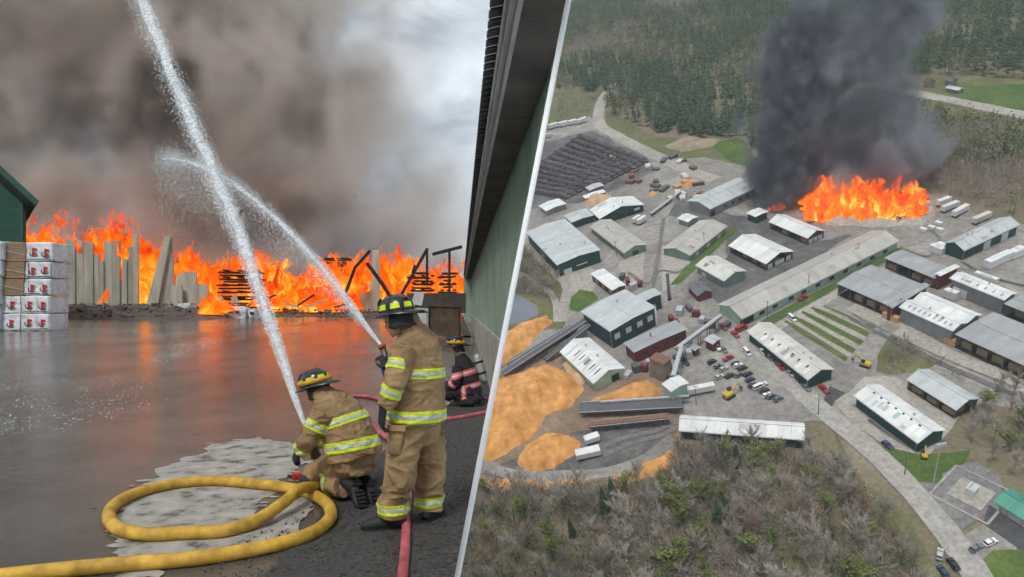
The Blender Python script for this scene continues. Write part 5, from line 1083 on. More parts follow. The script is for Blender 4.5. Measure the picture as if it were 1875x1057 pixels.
# ---------------------------------------------------------------- log decks: dark rows of stacked logs
M_LOG = mat('dark_log', (.14, .12, .12), .9, .5, .5, 0, rnd=.2)
def log_deck(a, b, seed):
    a, b = pl(*a), pl(*b); d = b - a; Ln = d.length; rs = random.Random(seed); mb = MB(); wid = 4.2
    n = int(Ln / .9)
    for i in range(n):
        hh = 2.9 * min(1, i / 3 + .3, (n - i) / 3 + .3) + rs.uniform(-.8, .5)
        for z in (hh, hh - .8, max(.4, hh * .35)):
            r = rs.uniform(.35, .55); o = rs.uniform(-.9, .9); x = i * .9 + rs.uniform(-.2, .2)
            mb.tube([(x, -wid / 2 + o, z), (x + rs.uniform(-.3, .3), wid / 2 + o, z + rs.uniform(-.2, .2))], r, 5)
    mb.box((Ln / 2, 0, .9), (Ln, wid * .9, 1.8))
    return mb.build('log_deck', M_LOG, mw=amw(a.x, a.y, math.atan2(d.y, d.x), .2))
NR = 13
for i in range(NR):
    t = i / (NR - 1)
    p0 = Vector((930, 345)).lerp(Vector((1060, 252)), t); p1 = Vector((1052, 366)).lerp(Vector((1183, 300)), t)
    if i < 3: p1 = p0.lerp(p1, .92)
    tag(log_deck(tuple(p0), tuple(p1), i), ('nearest' if i == 0 else 'farthest' if i == NR - 1 else ['second', 'third', 'fourth', 'fifth', 'sixth', 'seventh', 'eighth', 'ninth', 'tenth', 'eleventh', 'twelfth'][i - 1]) + ' dark row of stacked logs in the log yard, counted from the huts', 'log deck', 'rows of logs in the log yard')

# ---------------------------------------------------------------- conveyors, trestles
M_STEEL = mat('galvanised_steel', (.42, .43, .44), .5, .2, 1, 0); M_DKST = mat('dark_steel', (.10, .10, .105), .6, .3, 1, 0); M_RUST = mat('rusty_steel', (.20, .10, .065), .85, .4, 1, 0)
def conveyor(label, a, b, za, zb, wd, m, legs=5, hood=True):
    p, q = pl(*a, za), pl(*b, zb); c = (p + q) / 2
    root = empty('conveyor', mw=amw(c.x, c.y)); tag(root, label, 'conveyor'); o = Vector((c.x, c.y, 0)); p -= o; q -= o
    MB().bar(p, q, wd, .9).build('belt_frame', M_DKST, root)
    if hood: MB().bar(p + Vector((0, 0, .75)), q + Vector((0, 0, .75)), wd * .8, .5).build('cover', m, root)
    d = (q - p).normalized(); s = Vector((-d.y, d.x, 0)).normalized()
    for e in (-1, 1): MB().bar(p + s * e * wd / 2 + Vector((0, 0, .6)), q + s * e * wd / 2 + Vector((0, 0, .6)), .25, .25).build('handrail', M_STEEL, root)
    for i in range(legs):
        t = (i + .5) / legs; r = p.lerp(q, t)
        if r.z > 1.2:
            for e in (-1, 1): MB().bar((r.x + s.x * e * wd * .4, r.y + s.y * e * wd * .4, 0), (r.x + s.x * e * wd * .4, r.y + s.y * e * wd * .4, r.z - .45), .3, .3).build('leg', M_DKST, root)
    return root
conveyor('long grey log conveyor climbing from the lower left to the sawmill', (921, 684), (1071, 587), 3, 8, 3.4, M_STEEL, 7, False)
conveyor('second slimmer grey conveyor beside the ribbed white shed', (999, 659), (1079, 596), 2, 7, 2.0, M_DKST)
conveyor('dark low conveyor deck between sawdust and sawmill', (935, 672), (1050, 600), 1.2, 1.6, 6, M_DKST, 0)
conveyor('slim pale conveyor rising over the red huts to the very long shed', (1238, 640), (1320, 579), 7, 7, 1.8, M_STEEL)
conveyor('short steep conveyor feeding the white chip tower', (1233, 690), (1248, 636), 9, 7, 1.8, M_STEEL, 2)
conveyor('pale conveyor line across the upper yard towards the smoke', (1192, 393), (1246, 352), 1.5, 2.5, 1.6, M_STEEL)
conveyor('long grey trestle deck behind the white trucks', (1062, 748), (1250, 738), 3, 3.4, 6.5, M_STEEL, 9, False)
conveyor('lower grey trestle with rust red side', (1080, 779), (1225, 764), 3, 3.4, 3.2, M_RUST, 7)
conveyor('slim white pipe line along the grey trestle', (1100, 738), (1262, 727), 3.4, 3.6, .9, M_STEEL, 7)
# tall stacks
def stack(label, px, py, hgt, r, m):
    p = pl(px, py); root = empty('chimney_stack', mw=amw(p.x, p.y)); tag(root, label, 'chimney')
    MB().lathe([(r * 1.3, 0), (r, 1), (r * .85, hgt)], n=12).build('flue', m, root, True); MB().lathe([(r * 1.1, hgt), (r * 1.1, hgt + .5)], n=12).build('rim', M_DKST, root)
stack('dark slender chimney behind the sawmill', 1226, 549, 15, .9, M_DKST)
stack('slim pale chimney on the near side of the sawmill', 1204, 606, 15, .5, M_STEEL)
stack('thin pipe beside the red boiler house', 1194, 640, 9, .4, M_DKST)
# round grey silo / bin in front of the boiler house
p = pl(1212, 690); root = empty('bark_hopper', mw=amw(p.x, p.y, .6)); tag(root, 'weathered brown hopper in front of the red boiler house', 'hopper')
MB().box((0, 0, 5), (6, 9, 10), taper=.82).build('bin', mat('weathered_steel', (.22, .18, .15), .8, .35, .3, 0), root); MB().box((0, 0, 10.2), (5.4, 8, .4)).build('lid', M_RUST, root); MB().bar((0, 3, 9), (0, -7, 2), 2.4, .6).build('chute', M_RUST, root)
# light mast and transformer pad near the road
p = pl(1706, 900); root = empty('light_mast', mw=amw(p.x, p.y)); tag(root, 'tall floodlight mast on the grass by the white skylit shed', 'light mast')
MB().tube([(0, 0, 0), (0, 0, 21)], [.25, .14], 8).build('mast', M_STEEL, root); MB().box((0, -.2, 21.2), (3.2, .5, 1.5)).build('lamp_bank', M_STEEL, root)
p = pl(1778, 905); root = empty('transformer', mw=amw(p.x, p.y, .5)); tag(root, 'white transformer box on a pale square pad at lower right', 'transformer')
MB().box((0, 0, .35), (10, 10, .25)).build('pad', G_PALE, root); MB().box((0, 0, 2.0), (3.6, 2.6, 3)).build('cabinet', M_DOOR, root); MB().box((0, 0, 3.6), (3.0, 2.0, .3)).build('lid', R_LGT, root)
for e in (-1, 0, 1): MB().tube([(e, .4, 3.7), (e, .4, 4.6)], .16, 8).build('bushing', M_STEEL, root)
for i, (x, y) in enumerate(((-8.5, -8.5), (8.5, -8.5), (8.5, 8.5), (-8.5, 8.5))):
    x2, y2 = ((8.5, -8.5), (8.5, 8.5), (-8.5, 8.5), (-8.5, -8.5))[i]; MB().bar((x, y, .3), (x2, y2, .3), .7, .25).build('kerb', G_PALE, root)

# ---------------------------------------------------------------- vehicles
def paint(n, c): return mat(n, c, .3, .05, 1, 0, spec=.5, coat=.5)
CP = {'white': paint('white_car', (.75, .75, .75)), 'black': paint('black_car', (.02, .02, .022)), 'grey': paint('grey_car', (.16, .17, .18)), 'silver': paint('silver_car', (.45, .46, .47)), 'blue': paint('blue_car', (.03, .05, .10)), 'red': paint('red_car', (.35, .03, .03)), 'yellow': paint('yellow_machine', (.6, .38, .03))}
M_TYRE = mat('tyre', (.02, .02, .02), .9, .2, 3, 0); M_CGL = mat('car_glass', (.02, .025, .03), .08, .1, 1, 0, spec=.6); M_LAMP = mat('head_lamp', (.7, .7, .68), .2, .05, 1, 0); M_TAIL = mat('tail_lamp', (.35, .02, .02), .3, .05, 1, 0)
def loft(secs):
    """secs: list of (x, [(y,z)...]) rings"""
    mb = MB(); k = len(secs[0][1]); V = [(x, y, z) for x, r in secs for y, z in r]
    Fs = [(i * k + j, (i + 1) * k + j, (i + 1) * k + (j + 1) % k, i * k + (j + 1) % k) for i in range(len(secs) - 1) for j in range(k)]
    Fs += [tuple(range(k)), tuple(range((len(secs) - 1) * k, len(secs) * k))[::-1]]
    return mb.add(V, Fs)
def car_meshes(kind):
    d = {}
    def ring(w_, z0, z1): return [(-w_, z0), (-w_ * 1.0, (z0 + z1) / 2), (-w_ * .94, z1), (w_ * .94, z1), (w_ * 1.0, (z0 + z1) / 2), (w_, z0)]
    if kind == 'car': top = [(-2.2, .62), (-2.1, .9), (-1.3, .96), (.9, .98), (1.9, .86), (2.25, .6)]; cab = [(-1.95, .95, .98), (-1.5, 1.42, 1.45), (.1, 1.46, 1.5), (1.0, .97, 1.0)]
    elif kind == 'pickup': top = [(-2.7, .7), (-2.68, 1.12), (-.5, 1.14), (1.2, 1.12), (2.5, 1.02), (2.7, .7)]; cab = [(-.75, 1.12, 1.15), (-.6, 1.78, 1.8), (.6, 1.8, 1.84), (1.35, 1.12, 1.15)]
    else: top = [(-2.5, .7), (-2.48, 1.2), (0, 1.2), (1.5, 1.2), (2.3, 1.0), (2.5, .7)]; cab = [(-2.45, 1.18, 1.2), (-2.4, 2.0, 2.05), (1.0, 2.0, 2.05), (1.75, 1.18, 1.2)]
    d['body'] = loft([(x, ring(.9, .3, z)) for x, z in top]).mesh('car_body', CP['white'], False)
    xs = [c[0] for c in cab]; zb = cab[0][1]; 
    V = [(cab[0][0], -.8, zb), (cab[1][0], -.66, cab[1][1]), (cab[2][0], -.66, cab[2][1]), (cab[3][0], -.8, zb)]
    V += [(x, -y, z) for x, y, z in V]
    d['window_band'] = MB().add(V, [(0, 3, 2, 1), (4, 5, 6, 7), (0, 1, 5, 4), (3, 7, 6, 2), (1, 2, 6, 5)]).mesh('car_windows', M_CGL)
    d['roof'] = MB().box(((cab[1][0] + cab[2][0]) / 2, 0, cab[1][1] + .05), (cab[2][0] - cab[1][0] + .12, 1.38, .1)).mesh('car_roof', CP['white'])
    d['wheel'] = MB().lathe([(.1, -.12), (.33, -.12), (.34, .12), (.1, .12)], n=10, M=Matrix.Rotation(R(90), 3, 'X')).mesh('car_wheel', M_TYRE)
    d['headlight'] = MB().box((0, 0, 0), (.1, .35, .16)).mesh('car_lamp', M_LAMP); d['tail'] = MB().box((0, 0, 0), (.1, .3, .2)).mesh('car_tail', M_TAIL)
    d['L'] = top[-1][0] - .05, top[0][0] + .03, top[1][1] - .2
    return d
CARM = {k: car_meshes(k) for k in ('car', 'pickup', 'van')}
def car(label, px, py, ang, kind, colour, group=None, s=1.0):
    p = pl(px, py); d = CARM[kind]
    root = empty('parked_' + kind if kind != 'car' else 'parked_car', mw=amw(p.x, p.y, ang, .45) @ Matrix.Scale(s, 4)); tag(root, label, 'car' if kind == 'car' else kind, group)
    for nme in ('body', 'window_band', 'roof'):
        o = mkobj(nme, d[nme], root)
        if nme != 'window_band': o.material_slots[0].link = 'OBJECT'; o.material_slots[0].material = CP[colour]
    for x in (-1.4, 1.4):
        for y in (-.82, .82): mkobj('wheel', d['wheel'], root).location = (x, y, .34)
    for y in (-.6, .6):
        mkobj('headlight', d['headlight'], root).location = (d['L'][0], y, .7); mkobj('tail_light', d['tail'], root).location = (d['L'][1], y, d['L'][2])
    return root
def heading(a, b):
    p, q = pl(*a), pl(*b); return math.atan2(q.y - p.y, q.x - p.x)
HA = heading((1380, 655), (1400, 645)); 
def c7(x, y): return 1200 + x / 3.522, 560 + y / 3.522
def c8(x, y): return 1480 + x / 2.314, 600 + y / 2.314
PARK = [(470, 350, 'pickup', 'red', 'red pickup at the upper end of the car park'), (365, 372, 'car', 'black', None), (405, 400, 'car', 'grey', None), (440, 418, 'car', 'silver', None), (412, 470, 'car', 'silver', None), (480, 462, 'car', 'black', None), (518, 385, 'car', 'black', None), (532, 396, 'car', 'white', None), (562, 415, 'car', 'black', None), (596, 452, 'car', 'black', None), (610, 488, 'car', 'blue', None), (628, 525, 'car', 'black', None), (664, 535, 'van', 'white', None), (692, 520, 'car', 'white', None), (702, 560, 'car', 'black', None), (716, 588, 'car', 'white', None), (748, 594, 'car', 'grey', None), (790, 612, 'car', 'grey', None), (540, 455, 'car', 'grey', None)]
for x, y, k, cc, lb in PARK:
    u, v = c7(x, y)
    if lb: car(lb, u, v, HA, k, cc, 'cars in the car park')
    else: car('%s %s in the car park rows' % (cc, k), u, v, HA + random.uniform(-.06, .06), k, cc, 'cars in the car park')
HB = heading((1400, 650), (1480, 730))
for x, y, k, cc, lb in [(590, 312, 'van', 'white', 'white van parked alone above the car park'), (693, 308, 'car', 'white', 'white car parked first along the cream roofed shed'), (716, 326, 'car', 'black', 'black car parked second along the cream roofed shed'), (742, 346, 'car', 'grey', 'grey car parked third along the cream roofed shed'), (768, 362, 'car', 'blue', 'dark blue car parked fourth along the cream roofed shed'), (804, 402, 'pickup', 'red', 'red pickup parked along the cream roofed shed'), (872, 448, 'car', 'silver', 'silver car behind the red pickup along the shed'), (928, 492, 'car', 'black', 'black car near the lower end of the cream shed'), (975, 540, 'car', 'grey', 'grey car at the lower corner of the cream shed'), (1085, 548, 'pickup', 'red', 'red pickup at the junction below the cream roofed shed'), (398, 278, 'pickup', 'white', 'white pickup among the mill huts'), (445, 295, 'car', 'grey', 'grey car beside the white pickup among the mill huts'), (437, 145, 'pickup', 'red', 'red machine beside the near end of the very long shed'), (515, 195, 'pickup', 'red', 'red truck below the near end of the very long shed'), (555, 160, 'van', 'red', 'red container truck beside the cream roofed shed'), (880, 92, 'van', 'white', 'white van at the edge of the striped field'), (195, 372, 'pickup', 'black', 'black machine below the log conveyor')]:
    u, v = c7(x, y); car(lb, u, v, HB if k != 'van' or cc == 'white' else HA, k, cc, s=1.25 if cc == 'red' and k == 'van' else 1)
for x, y, k, cc, ang, lb in [(335, 505, 'car', 'blue', ((1620, 815), (1640, 830)), 'dark blue car on the gravel below the skylit shed'), (555, 968, 'car', 'silver', ((1718, 1030), (1722, 1005)), 'silver car beside the access road at the bottom'), (612, 1010, 'car', 'black', ((1750, 1045), (1735, 1025)), 'black car at the road edge behind the silver car'), (568, 1040, 'car', 'blue', ((1730, 1060), (1715, 1040)), 'dark car lowest beside the access road'), (768, 918, 'car', 'white', ((1800, 1002), (1825, 990)), 'white car parked in front of the green garage'), (708, 942, 'car', 'grey', ((1775, 1015), (1800, 1000)), 'grey car parked beside the white car by the garage'), (1560 - 1480, 100, 'pickup', 'red', ((1450, 560), (1480, 545)), 'x')][:6]:
    u, v = c8(x, y); car(lb, u, v, heading(*ang), k, cc)
car('red tractor on the track beside the very long shed', 1470, 549, heading((1450, 560), (1490, 540)), 'pickup', 'red')
car('red vehicle at the right of the far fire apron', 1418, 382, heading((1410, 384), (1430, 378)), 'pickup', 'red')
# trailers and lorries
def trailer(label, a, b, h=3.9, wd=2.6, m=None, cab=False):
    p, q = pl(*a), pl(*b); d = q - p; Ln = d.length; c = (p + q) / 2
    root = empty('semi_trailer', mw=amw(c.x, c.y, math.atan2(d.y, d.x), .3)); tag(root, label, 'trailer')
    bevel(MB().box((0, 0, 1.1 + (h - 1.1) / 2), (Ln, wd, h - 1.1)).build('box_body', m or R_WHT, root), .1)
    MB().box((0, 0, .9), (Ln * .96, 1.0, .3)).build('chassis', M_DKST, root)
    for x in (-Ln / 2 + 1.2, -Ln / 2 + 2.5):
        for y in (-1.1, 1.1): MB().lathe([(.1, -.15), (.5, -.15), (.5, .15), (.1, .15)], (x, y, .5), 10, Matrix.Rotation(R(90), 3, 'X')).build('wheel', M_TYRE, root)
    if cab:
        bevel(MB().box((Ln / 2 + 1.7, 0, 1.9), (2.6, 2.4, 2.6)).build('cab', CP['white'], root), .2); MB().box((Ln / 2 + 2.9, 0, 2.4), (.3, 2.1, .9)).build('windscreen', M_CGL, root)
        for y in (-1.1, 1.1): MB().lathe([(.1, -.15), (.5, -.15), (.5, .15), (.1, .15)], (Ln / 2 + 1.7, y, .5), 10, Matrix.Rotation(R(90), 3, 'X')).build('wheel', M_TYRE, root)
    else:
        for y in (-.8, .8): MB().box((Ln / 2 - 2, y, .5), (.2, .2, 1)).build('support_leg', M_DKST, root)
    return root
trailer('white trailer parked beside the mint chip tower', (1250, 727), (1308, 716))
trailer('white tipper lorry beside the oval sawdust heap, upper of two', (1072, 815), (1098, 806), 3.4, 3.2, cab=False)
trailer('white tipper lorry beside the oval sawdust heap, lower of two', (1056, 842), (1100, 832), 3.6, 3.6)
for i, (a, b, lb) in enumerate([((1716, 380), (1738, 372), 'first'), ((1724, 391), (1752, 380), 'second'), ((1745, 400), (1770, 386), 'third')]): trailer('white trailer by the right wood edge, %s from the fire' % lb, a, b)
trailer('cream trailer beside the dark green barn', (1781, 413), (1811, 400), m=R_CRM)
for i, (a, b) in enumerate([((985, 240), (1002, 236)), ((1006, 238), (1022, 233)), ((1024, 234), (1040, 230)), ((1042, 231), (1056, 227)), ((1058, 229), (1074, 223))]):
    trailer('white trailer in the row at the far edge of the log yard', a, b, 4.5, 4)['group'] = 'trailers at the log yard edge'
trailer('long pale trailer left of the log rows', (960, 262), (1010, 252), m=R_LGT)
for a, b, lb in [((1160, 412), (1172, 404), 'left'), ((1168, 414), (1182, 405), 'right')]: trailer('white tank trailer below the white gable building, ' + lb + ' one', a, b)
# lumber packs lying about
M_ORL = mat('fresh_lumber', (.58, .33, .15), .8, .2, .6, 0); M_WRL = mat('white_wrap_far', (.72, .72, .70), .5, .1, 1, 0)
def packs(label, grp, pts, m, dim=(4.8, 2.4, 2.6), ang=0.0):
    for x, y in pts:
        p = pl(x, y); root = empty('lumber_pack', mw=amw(p.x, p.y, ang, .3)); tag(root, label, 'lumber pack', grp)
        MB().box((0, 0, dim[2] * .27), (dim[0], dim[1], dim[2] * .46)).build('lower_bundle', m, root); MB().box((.06, .03, dim[2] * .77), (dim[0] * .98, dim[1], dim[2] * .46)).build('upper_bundle', m, root)
HL = heading((1540, 535), (1627, 573))
packs('orange fresh lumber pack below the broad open shed', 'orange lumber packs by the open shed', [(1626, 584), (1636, 588)], M_ORL, ang=HL)
packs('orange fresh lumber pack below the white kilns', 'orange lumber packs by the kilns', [(1702, 610), (1712, 614), (1722, 620), (1733, 626), (1740, 630)], M_ORL, ang=HL)
packs('white wrapped pack in the row below the dark green barn', 'white packs below the barn', [(1812, 490), (1822, 485), (1832, 480), (1842, 476), (1856, 472), (1864, 468)], M_WRL, (4.5, 3.4, 4), heading((1815, 490), (1865, 468)))
packs('white wrapped pack beside the gable of the dark green barn', 'white packs beside the barn gable', [(1712, 461), (1719, 464), (1722, 458)], M_WRL, (4.5, 3.4, 3.4), HL)
packs('white pack lying near the trailers by the wood edge', 'white packs near the trailers', [(1720, 424), (1718, 412), (1705, 420), (1690, 424)], M_WRL, (3.5, 2, 1.6), HL)
packs('white wrapped pack between the two kiln buildings', 'white packs between the kilns', [(1735, 545), (1745, 548), (1752, 541), (1765, 545)], M_WRL, (3.2, 3, 4), HL)
packs('white pack behind the long narrow kiln', 'white packs behind the long kiln', [(1795, 508), (1805, 512), (1815, 515)], M_WRL, (5, 2.4, 2), HL)
packs('orange pack at the foot of the big pile yard', 'orange packs in the upper yard', [(1255, 336), (1270, 338), (1240, 345)], M_ORL, (5, 4, 2), HL)
rs = random.Random(5)
pp = []
while len(pp) < 34:
    x, y = rs.uniform(1095, 1290), rs.uniform(285, 370)
    if abs((y - 285) - (x - 1130) * .42) < 42 and y > 288: pp.append((x, y))
for i, (x, y) in enumerate(pp): packs(('grey pile of poles among the upper yard clutter', 'pale pile of boards among the upper yard clutter', 'rusty brown pile among the upper yard clutter')[i % 3], 'piles in the upper yard', [(x, y)], (M_DKST, R_CRM, M_RUST)[i % 3], (rs.uniform(4, 9), rs.uniform(2.5, 4), rs.uniform(1.2, 2.6)), rs.uniform(0, 3))
pp = [(1230, 590), (1245, 575), (1262, 568), (1275, 580), (1286, 590), (1300, 600), (1240, 600), (1262, 655), (1240, 660), (1180, 680), (1190, 668), (1330, 600), (1150, 520), (1160, 530), (1140, 512), (1172, 525), (1150, 690), (1165, 680)]
for i, (x, y) in enumerate(pp): packs(('rust red machine crate among the mill clutter', 'grey steel crate among the mill clutter', 'dark crate among the mill clutter')[i % 3], 'crates among the mill machinery', [(x, y)], (W_RED, M_STEEL, M_DKST)[i % 3], (rs.uniform(2.5, 5), rs.uniform(2, 3), rs.uniform(2, 4)), rs.uniform(0, 3))
# yellow excavator on the waste ground, yellow loader in the yard
def digger(label, px, py, ang, s=1.0):
    p = pl(px, py); root = empty('excavator', mw=amw(p.x, p.y, ang, .35) @ Matrix.Scale(s, 4)); tag(root, label, 'excavator')
    for y in (-1.1, 1.1): bevel(MB().box((0, y, .5), (3.8, .6, 1.0)).build('track', M_TYRE, root), .3)
    bevel(MB().box((-.5, 0, 1.7), (3.2, 2.4, 1.2)).build('body', CP['yellow'], root), .1); bevel(MB().box((.7, .6, 2.5), (1.4, 1.1, 1.6)).build('cab', M_CGL, root), .1)
    MB().bar((1, -.3, 1.9), (3.6, -.3, 4.2), .45, .6).build('boom', CP['yellow'], root); MB().bar((3.6, -.3, 4.2), (5.2, -.3, 2.0), .35, .45).build('dipper_arm', CP['yellow'], root); MB().box((5.2, -.3, 1.5), (.9, 1.1, 1.0), taper=.7).build('bucket', M_DKST, root)
digger('yellow excavator on the waste ground by the side road', 1584, 672, 2.2); digger('yellow loader at work near the white trailer', 1335, 728, .4, 1.2); digger('small yellow digger on the grass by the light mast', 1692, 838, 1.0, .7)

# gutters, vents and patches on the mill roofs come with each building; poles and wires, tyre tracks
M_WOODP = mat('pole_wood', (.20, .16, .12), .9, .3, 1, 0)
for i, (x, y, lb) in enumerate([(1130, 470, 'near the brownish shed'), (1290, 455, 'by the long grey shed'), (1480, 536, 'before the very long shed'), (1405, 585, 'at the near end of the very long shed'), (1243, 668, 'by the slim conveyor'), (1570, 478, 'half way along the very long shed'), (1855, 395, 'at the wood edge by the barn'), (1738, 362, 'at the wood edge by the trailers'), (1498, 760, 'at the road junction'), (1656, 870, 'beside the access road'), (1275, 742, 'above the near woods shed'), (1075, 470, 'beside the largest warehouse')]):
    p = pl(x, y); root = empty('utility_pole', mw=amw(p.x, p.y, rs.uniform(0, 3))); tag(root, 'wooden utility pole ' + lb, 'utility pole')
    MB().tube([(0, 0, 0), (0, 0, 10.5)], [.2, .13], 7).build('pole', M_WOODP, root); MB().box((0, 0, 9.9), (2.4, .14, .16)).build('cross_arm', M_WOODP, root)
    for e in (-1, 0, 1): MB().tube([(e, 0, 9.98), (e, 0, 10.25)], .07, 6).build('insulator', M_STEEL, root)
G_TRK = gm('tyre_track', (.13, .12, .11), (.22, .205, .19), None, .2); 
for i, pts in enumerate([[(1190, 560), (1205, 500), (1240, 500), (1262, 486)], [(1150, 500), (1190, 520), (1205, 470), (1215, 400)], [(1560, 575), (1630, 612), (1720, 655), (1860, 712)], [(1555, 583), (1625, 620), (1715, 664), (1860, 725)], [(1520, 480), (1460, 505), (1400, 530), (1360, 548)], [(1700, 420), (1720, 440), (1700, 470), (1650, 455)], [(1760, 480), (1820, 510), (1900, 530)], [(1100, 820), (1150, 800), (1200, 790), (1235, 775)], [(1105, 835), (1160, 812), (1205, 800), (1240, 785)], [(1590, 770), (1640, 805), (1690, 830)]]):
    aroad('tyre_track', pts, rs.uniform(1.2, 2.6), .40 + .005 * i, G_TRK if i % 3 else G_DARK)
# ---------------------------------------------------------------- trees of the mill site
M_BARK = mat('bark', (.36, .33, .28), .95, .4, 1.5, 0)
M_TWIG = mat('bare_twigs', (.40, .35, .29), .95, .3, .15, 0, rnd=.28); M_TWIG2 = mat('reddish_twigs', (.38, .27, .20), .95, .3, .15, 0, rnd=.2); M_TWIG3 = mat('pale_twigs', (.52, .49, .43), .95, .25, .15, 0, rnd=.2)
M_BUD = mat('budding_leaves', (.18, .21, .065), .9, .35, .3, 0, rnd=.25); M_NEED = mat('conifer_needles', (.045, .075, .035), .9, .4, .4, 0, rnd=.3)
def branches(rs, hgt, n, spread):
    """limb paths of a deciduous tree"""
    L_ = []
    for i in range(n):
        z0 = hgt * rs.uniform(.25, .75); a = rs.uniform(0, 6.283); ln = spread * rs.uniform(.6, 1.1) * (1.2 - z0 / hgt * .6); up = rs.uniform(.7, 1.6)
        p0 = np.array((0, 0, z0)); p1 = p0 + np.array((math.cos(a) * ln * .5, math.sin(a) * ln * .5, ln * .5 * up)); p2 = p1 + np.array((math.cos(a + .3) * ln * .5, math.sin(a + .3) * ln * .5, ln * .45 * up))
        L_.append((p0, p1, p2))
    return L_
def trunk_mesh(rs, hgt, L_, nm):
    mb = MB(); mb.tube([(0, 0, -.3), (.1, 0, hgt * .4), (0, .15, hgt * .92)], [hgt * .016, hgt * .011, .03], 6)
    for a, b, c in L_: mb.tube([tuple(a), tuple(b), tuple(c)], [.11, .075, .03], 4)
    return mb.mesh(nm, M_BARK)
def slivers(rs, base, dirs, lens, wid):
    """thin two-triangle twigs"""
    n = len(base); d = dirs / np.linalg.norm(dirs, axis=1)[:, None]; s = np.cross(d, rs.randn(n, 3)); s /= np.linalg.norm(s, axis=1)[:, None]
    tip = base + d * lens[:, None]; mid = base + d * (lens * .5)[:, None] + rs.randn(n, 3) * .12
    V = np.stack([base - s * wid[:, None], base + s * wid[:, None], mid + s * wid[:, None] * .7, tip, mid - s * wid[:, None] * .7], 1).reshape(-1, 3)
    i = np.arange(n)[:, None] * 5
    return V, np.vstack([i + (0, 1, 2), i + (0, 2, 4), i + (4, 2, 3)])
def deciduous(seed, hgt, spread, ntw, leaf, m):
    rs = np.random.RandomState(seed); r2 = random.Random(seed); L_ = branches(r2, hgt, 13, spread)
    tm = trunk_mesh(rs, hgt, L_, 'tree_trunk_mesh'); B_, D_ = [], []
    for a, b, c in L_ + [(np.array((0, 0, hgt * .5)), np.array((.1, 0, hgt * .75)), np.array((0, .1, hgt * .95)))]:
        for k in range(ntw // 14):
            t = rs.rand(); p = a * (1 - t) ** 2 + 2 * b * t * (1 - t) + c * t * t; B_.append(p); o = p - np.array((0, 0, hgt * .35)); D_.append(o / (np.linalg.norm(o) + .01) + rs.randn(3) * .55 + (0, 0, .35))
    B_, D_ = np.array(B_), np.array(D_); n = len(B_)
    if leaf:
        ln = rs.rand(n) * 1.7; P = B_ + D_ / np.linalg.norm(D_, axis=1)[:, None] * ln[:, None]; sz = .14 + .22 * rs.rand(n)
        a = rs.randn(n, 3); a /= np.linalg.norm(a, axis=1)[:, None]; b = np.cross(a, rs.randn(n, 3)); b /= np.linalg.norm(b, axis=1)[:, None]
        V = np.stack([P - a * sz[:, None], P + b * sz[:, None], P + a * sz[:, None], P - b * sz[:, None]], 1).reshape(-1, 3); i = np.arange(n)[:, None] * 4
        Fc = np.vstack([i + (0, 1, 2), i + (0, 2, 3)])
    else:
        V, Fc = slivers(rs, B_, D_, .7 + 1.7 * rs.rand(n), .028 + .035 * rs.rand(n))
    return tm, np_mesh('tree_crown_mesh', V, Fc, m)
def conifer(seed, hgt, rad, m):
    rs = np.random.RandomState(seed); mb = MB(); mb.tube([(0, 0, -.3), (0, 0, hgt * .97)], [hgt * .017, .03], 6); n = 520
    t = rs.rand(n) ** .75; z = hgt * (.12 + .88 * t); r = rad * (1 - t) ** .8 * (.55 + .5 * rs.rand(n)) + .1; a = rs.rand(n) * 6.283
    p0 = np.stack([np.cos(a) * r * .15, np.sin(a) * r * .15, z], 1); p1 = np.stack([np.cos(a) * r, np.sin(a) * r, z - r * .28 + .1], 1); s = np.stack([-np.sin(a), np.cos(a), np.zeros(n)], 1) * (.16 + r * .16)[:, None]
    m_ = p0 * .35 + p1 * .65; V = np.stack([p0, m_ + s, p1, m_ - s], 1).reshape(-1, 3); V[1::4, 2] -= .12; V[3::4, 2] -= .12; i = np.arange(n)[:, None] * 4
    return mb.mesh('tree_trunk_mesh', M_BARK), np_mesh('tree_crown_mesh', V, np.vstack([i + (0, 1, 2), i + (0, 2, 3)]), m)
TP = {'bare': [deciduous(s, 13 + s % 4, 4.2, 900, False, M_TWIG) for s in (1, 2, 3)], 'pale': [deciduous(s, 14, 3.6, 700, False, M_TWIG3) for s in (11, 12)], 'red': [deciduous(s, 10, 3.6, 900, False, M_TWIG2) for s in (21, 22)], 'bud': [deciduous(s, 11 + s % 3, 4.0, 1500, True, M_BUD) for s in (31, 32, 33)], 'fir': [conifer(s, 13 + s % 3, 3.0, M_NEED) for s in (41, 42)]}
TL = {'bare': ('bare_tree', 'bare grey brown tree in the near woods', 'bare trees of the near woods'), 'pale': ('bare_tree', 'pale grey slender bare tree in the near woods', 'pale bare trees of the near woods'), 'red': ('bare_tree', 'reddish brown bare tree in the near woods', 'reddish trees of the near woods'), 'bud': ('budding_tree', 'fresh green budding tree in the near woods', 'budding trees of the near woods'), 'fir': ('fir_tree', 'dark green fir in the near woods', 'firs of the near woods')}
def plant(kind, u, v, s, rs, lab=None, grp=None):
    nm, lb, gp_ = TL[kind]; tm, cm = rs.choice(TP[kind])
    root = empty(nm, mw=amw(u, v, rs.uniform(0, 6.28), 0) @ Matrix.Diagonal((s * rs.uniform(.85, 1.15), s * rs.uniform(.85, 1.15), s, 1))); tag(root, lab or lb, 'tree', grp or gp_)
    mkobj('trunk', tm, root); mkobj('crown', cm, root)
NEAR = [(820, 905), (900, 893), (1000, 893), (1120, 897), (1200, 880), (1245, 830), (1300, 822), (1470, 836), (1530, 850), (1590, 915), (1650, 985), (1690, 1050), (1730, 1260), (700, 1260)]
CLUMP = [(1760, 790), (1775, 735), (1830, 715), (1990, 750), (1990, 900), (1860, 880), (1800, 840)]
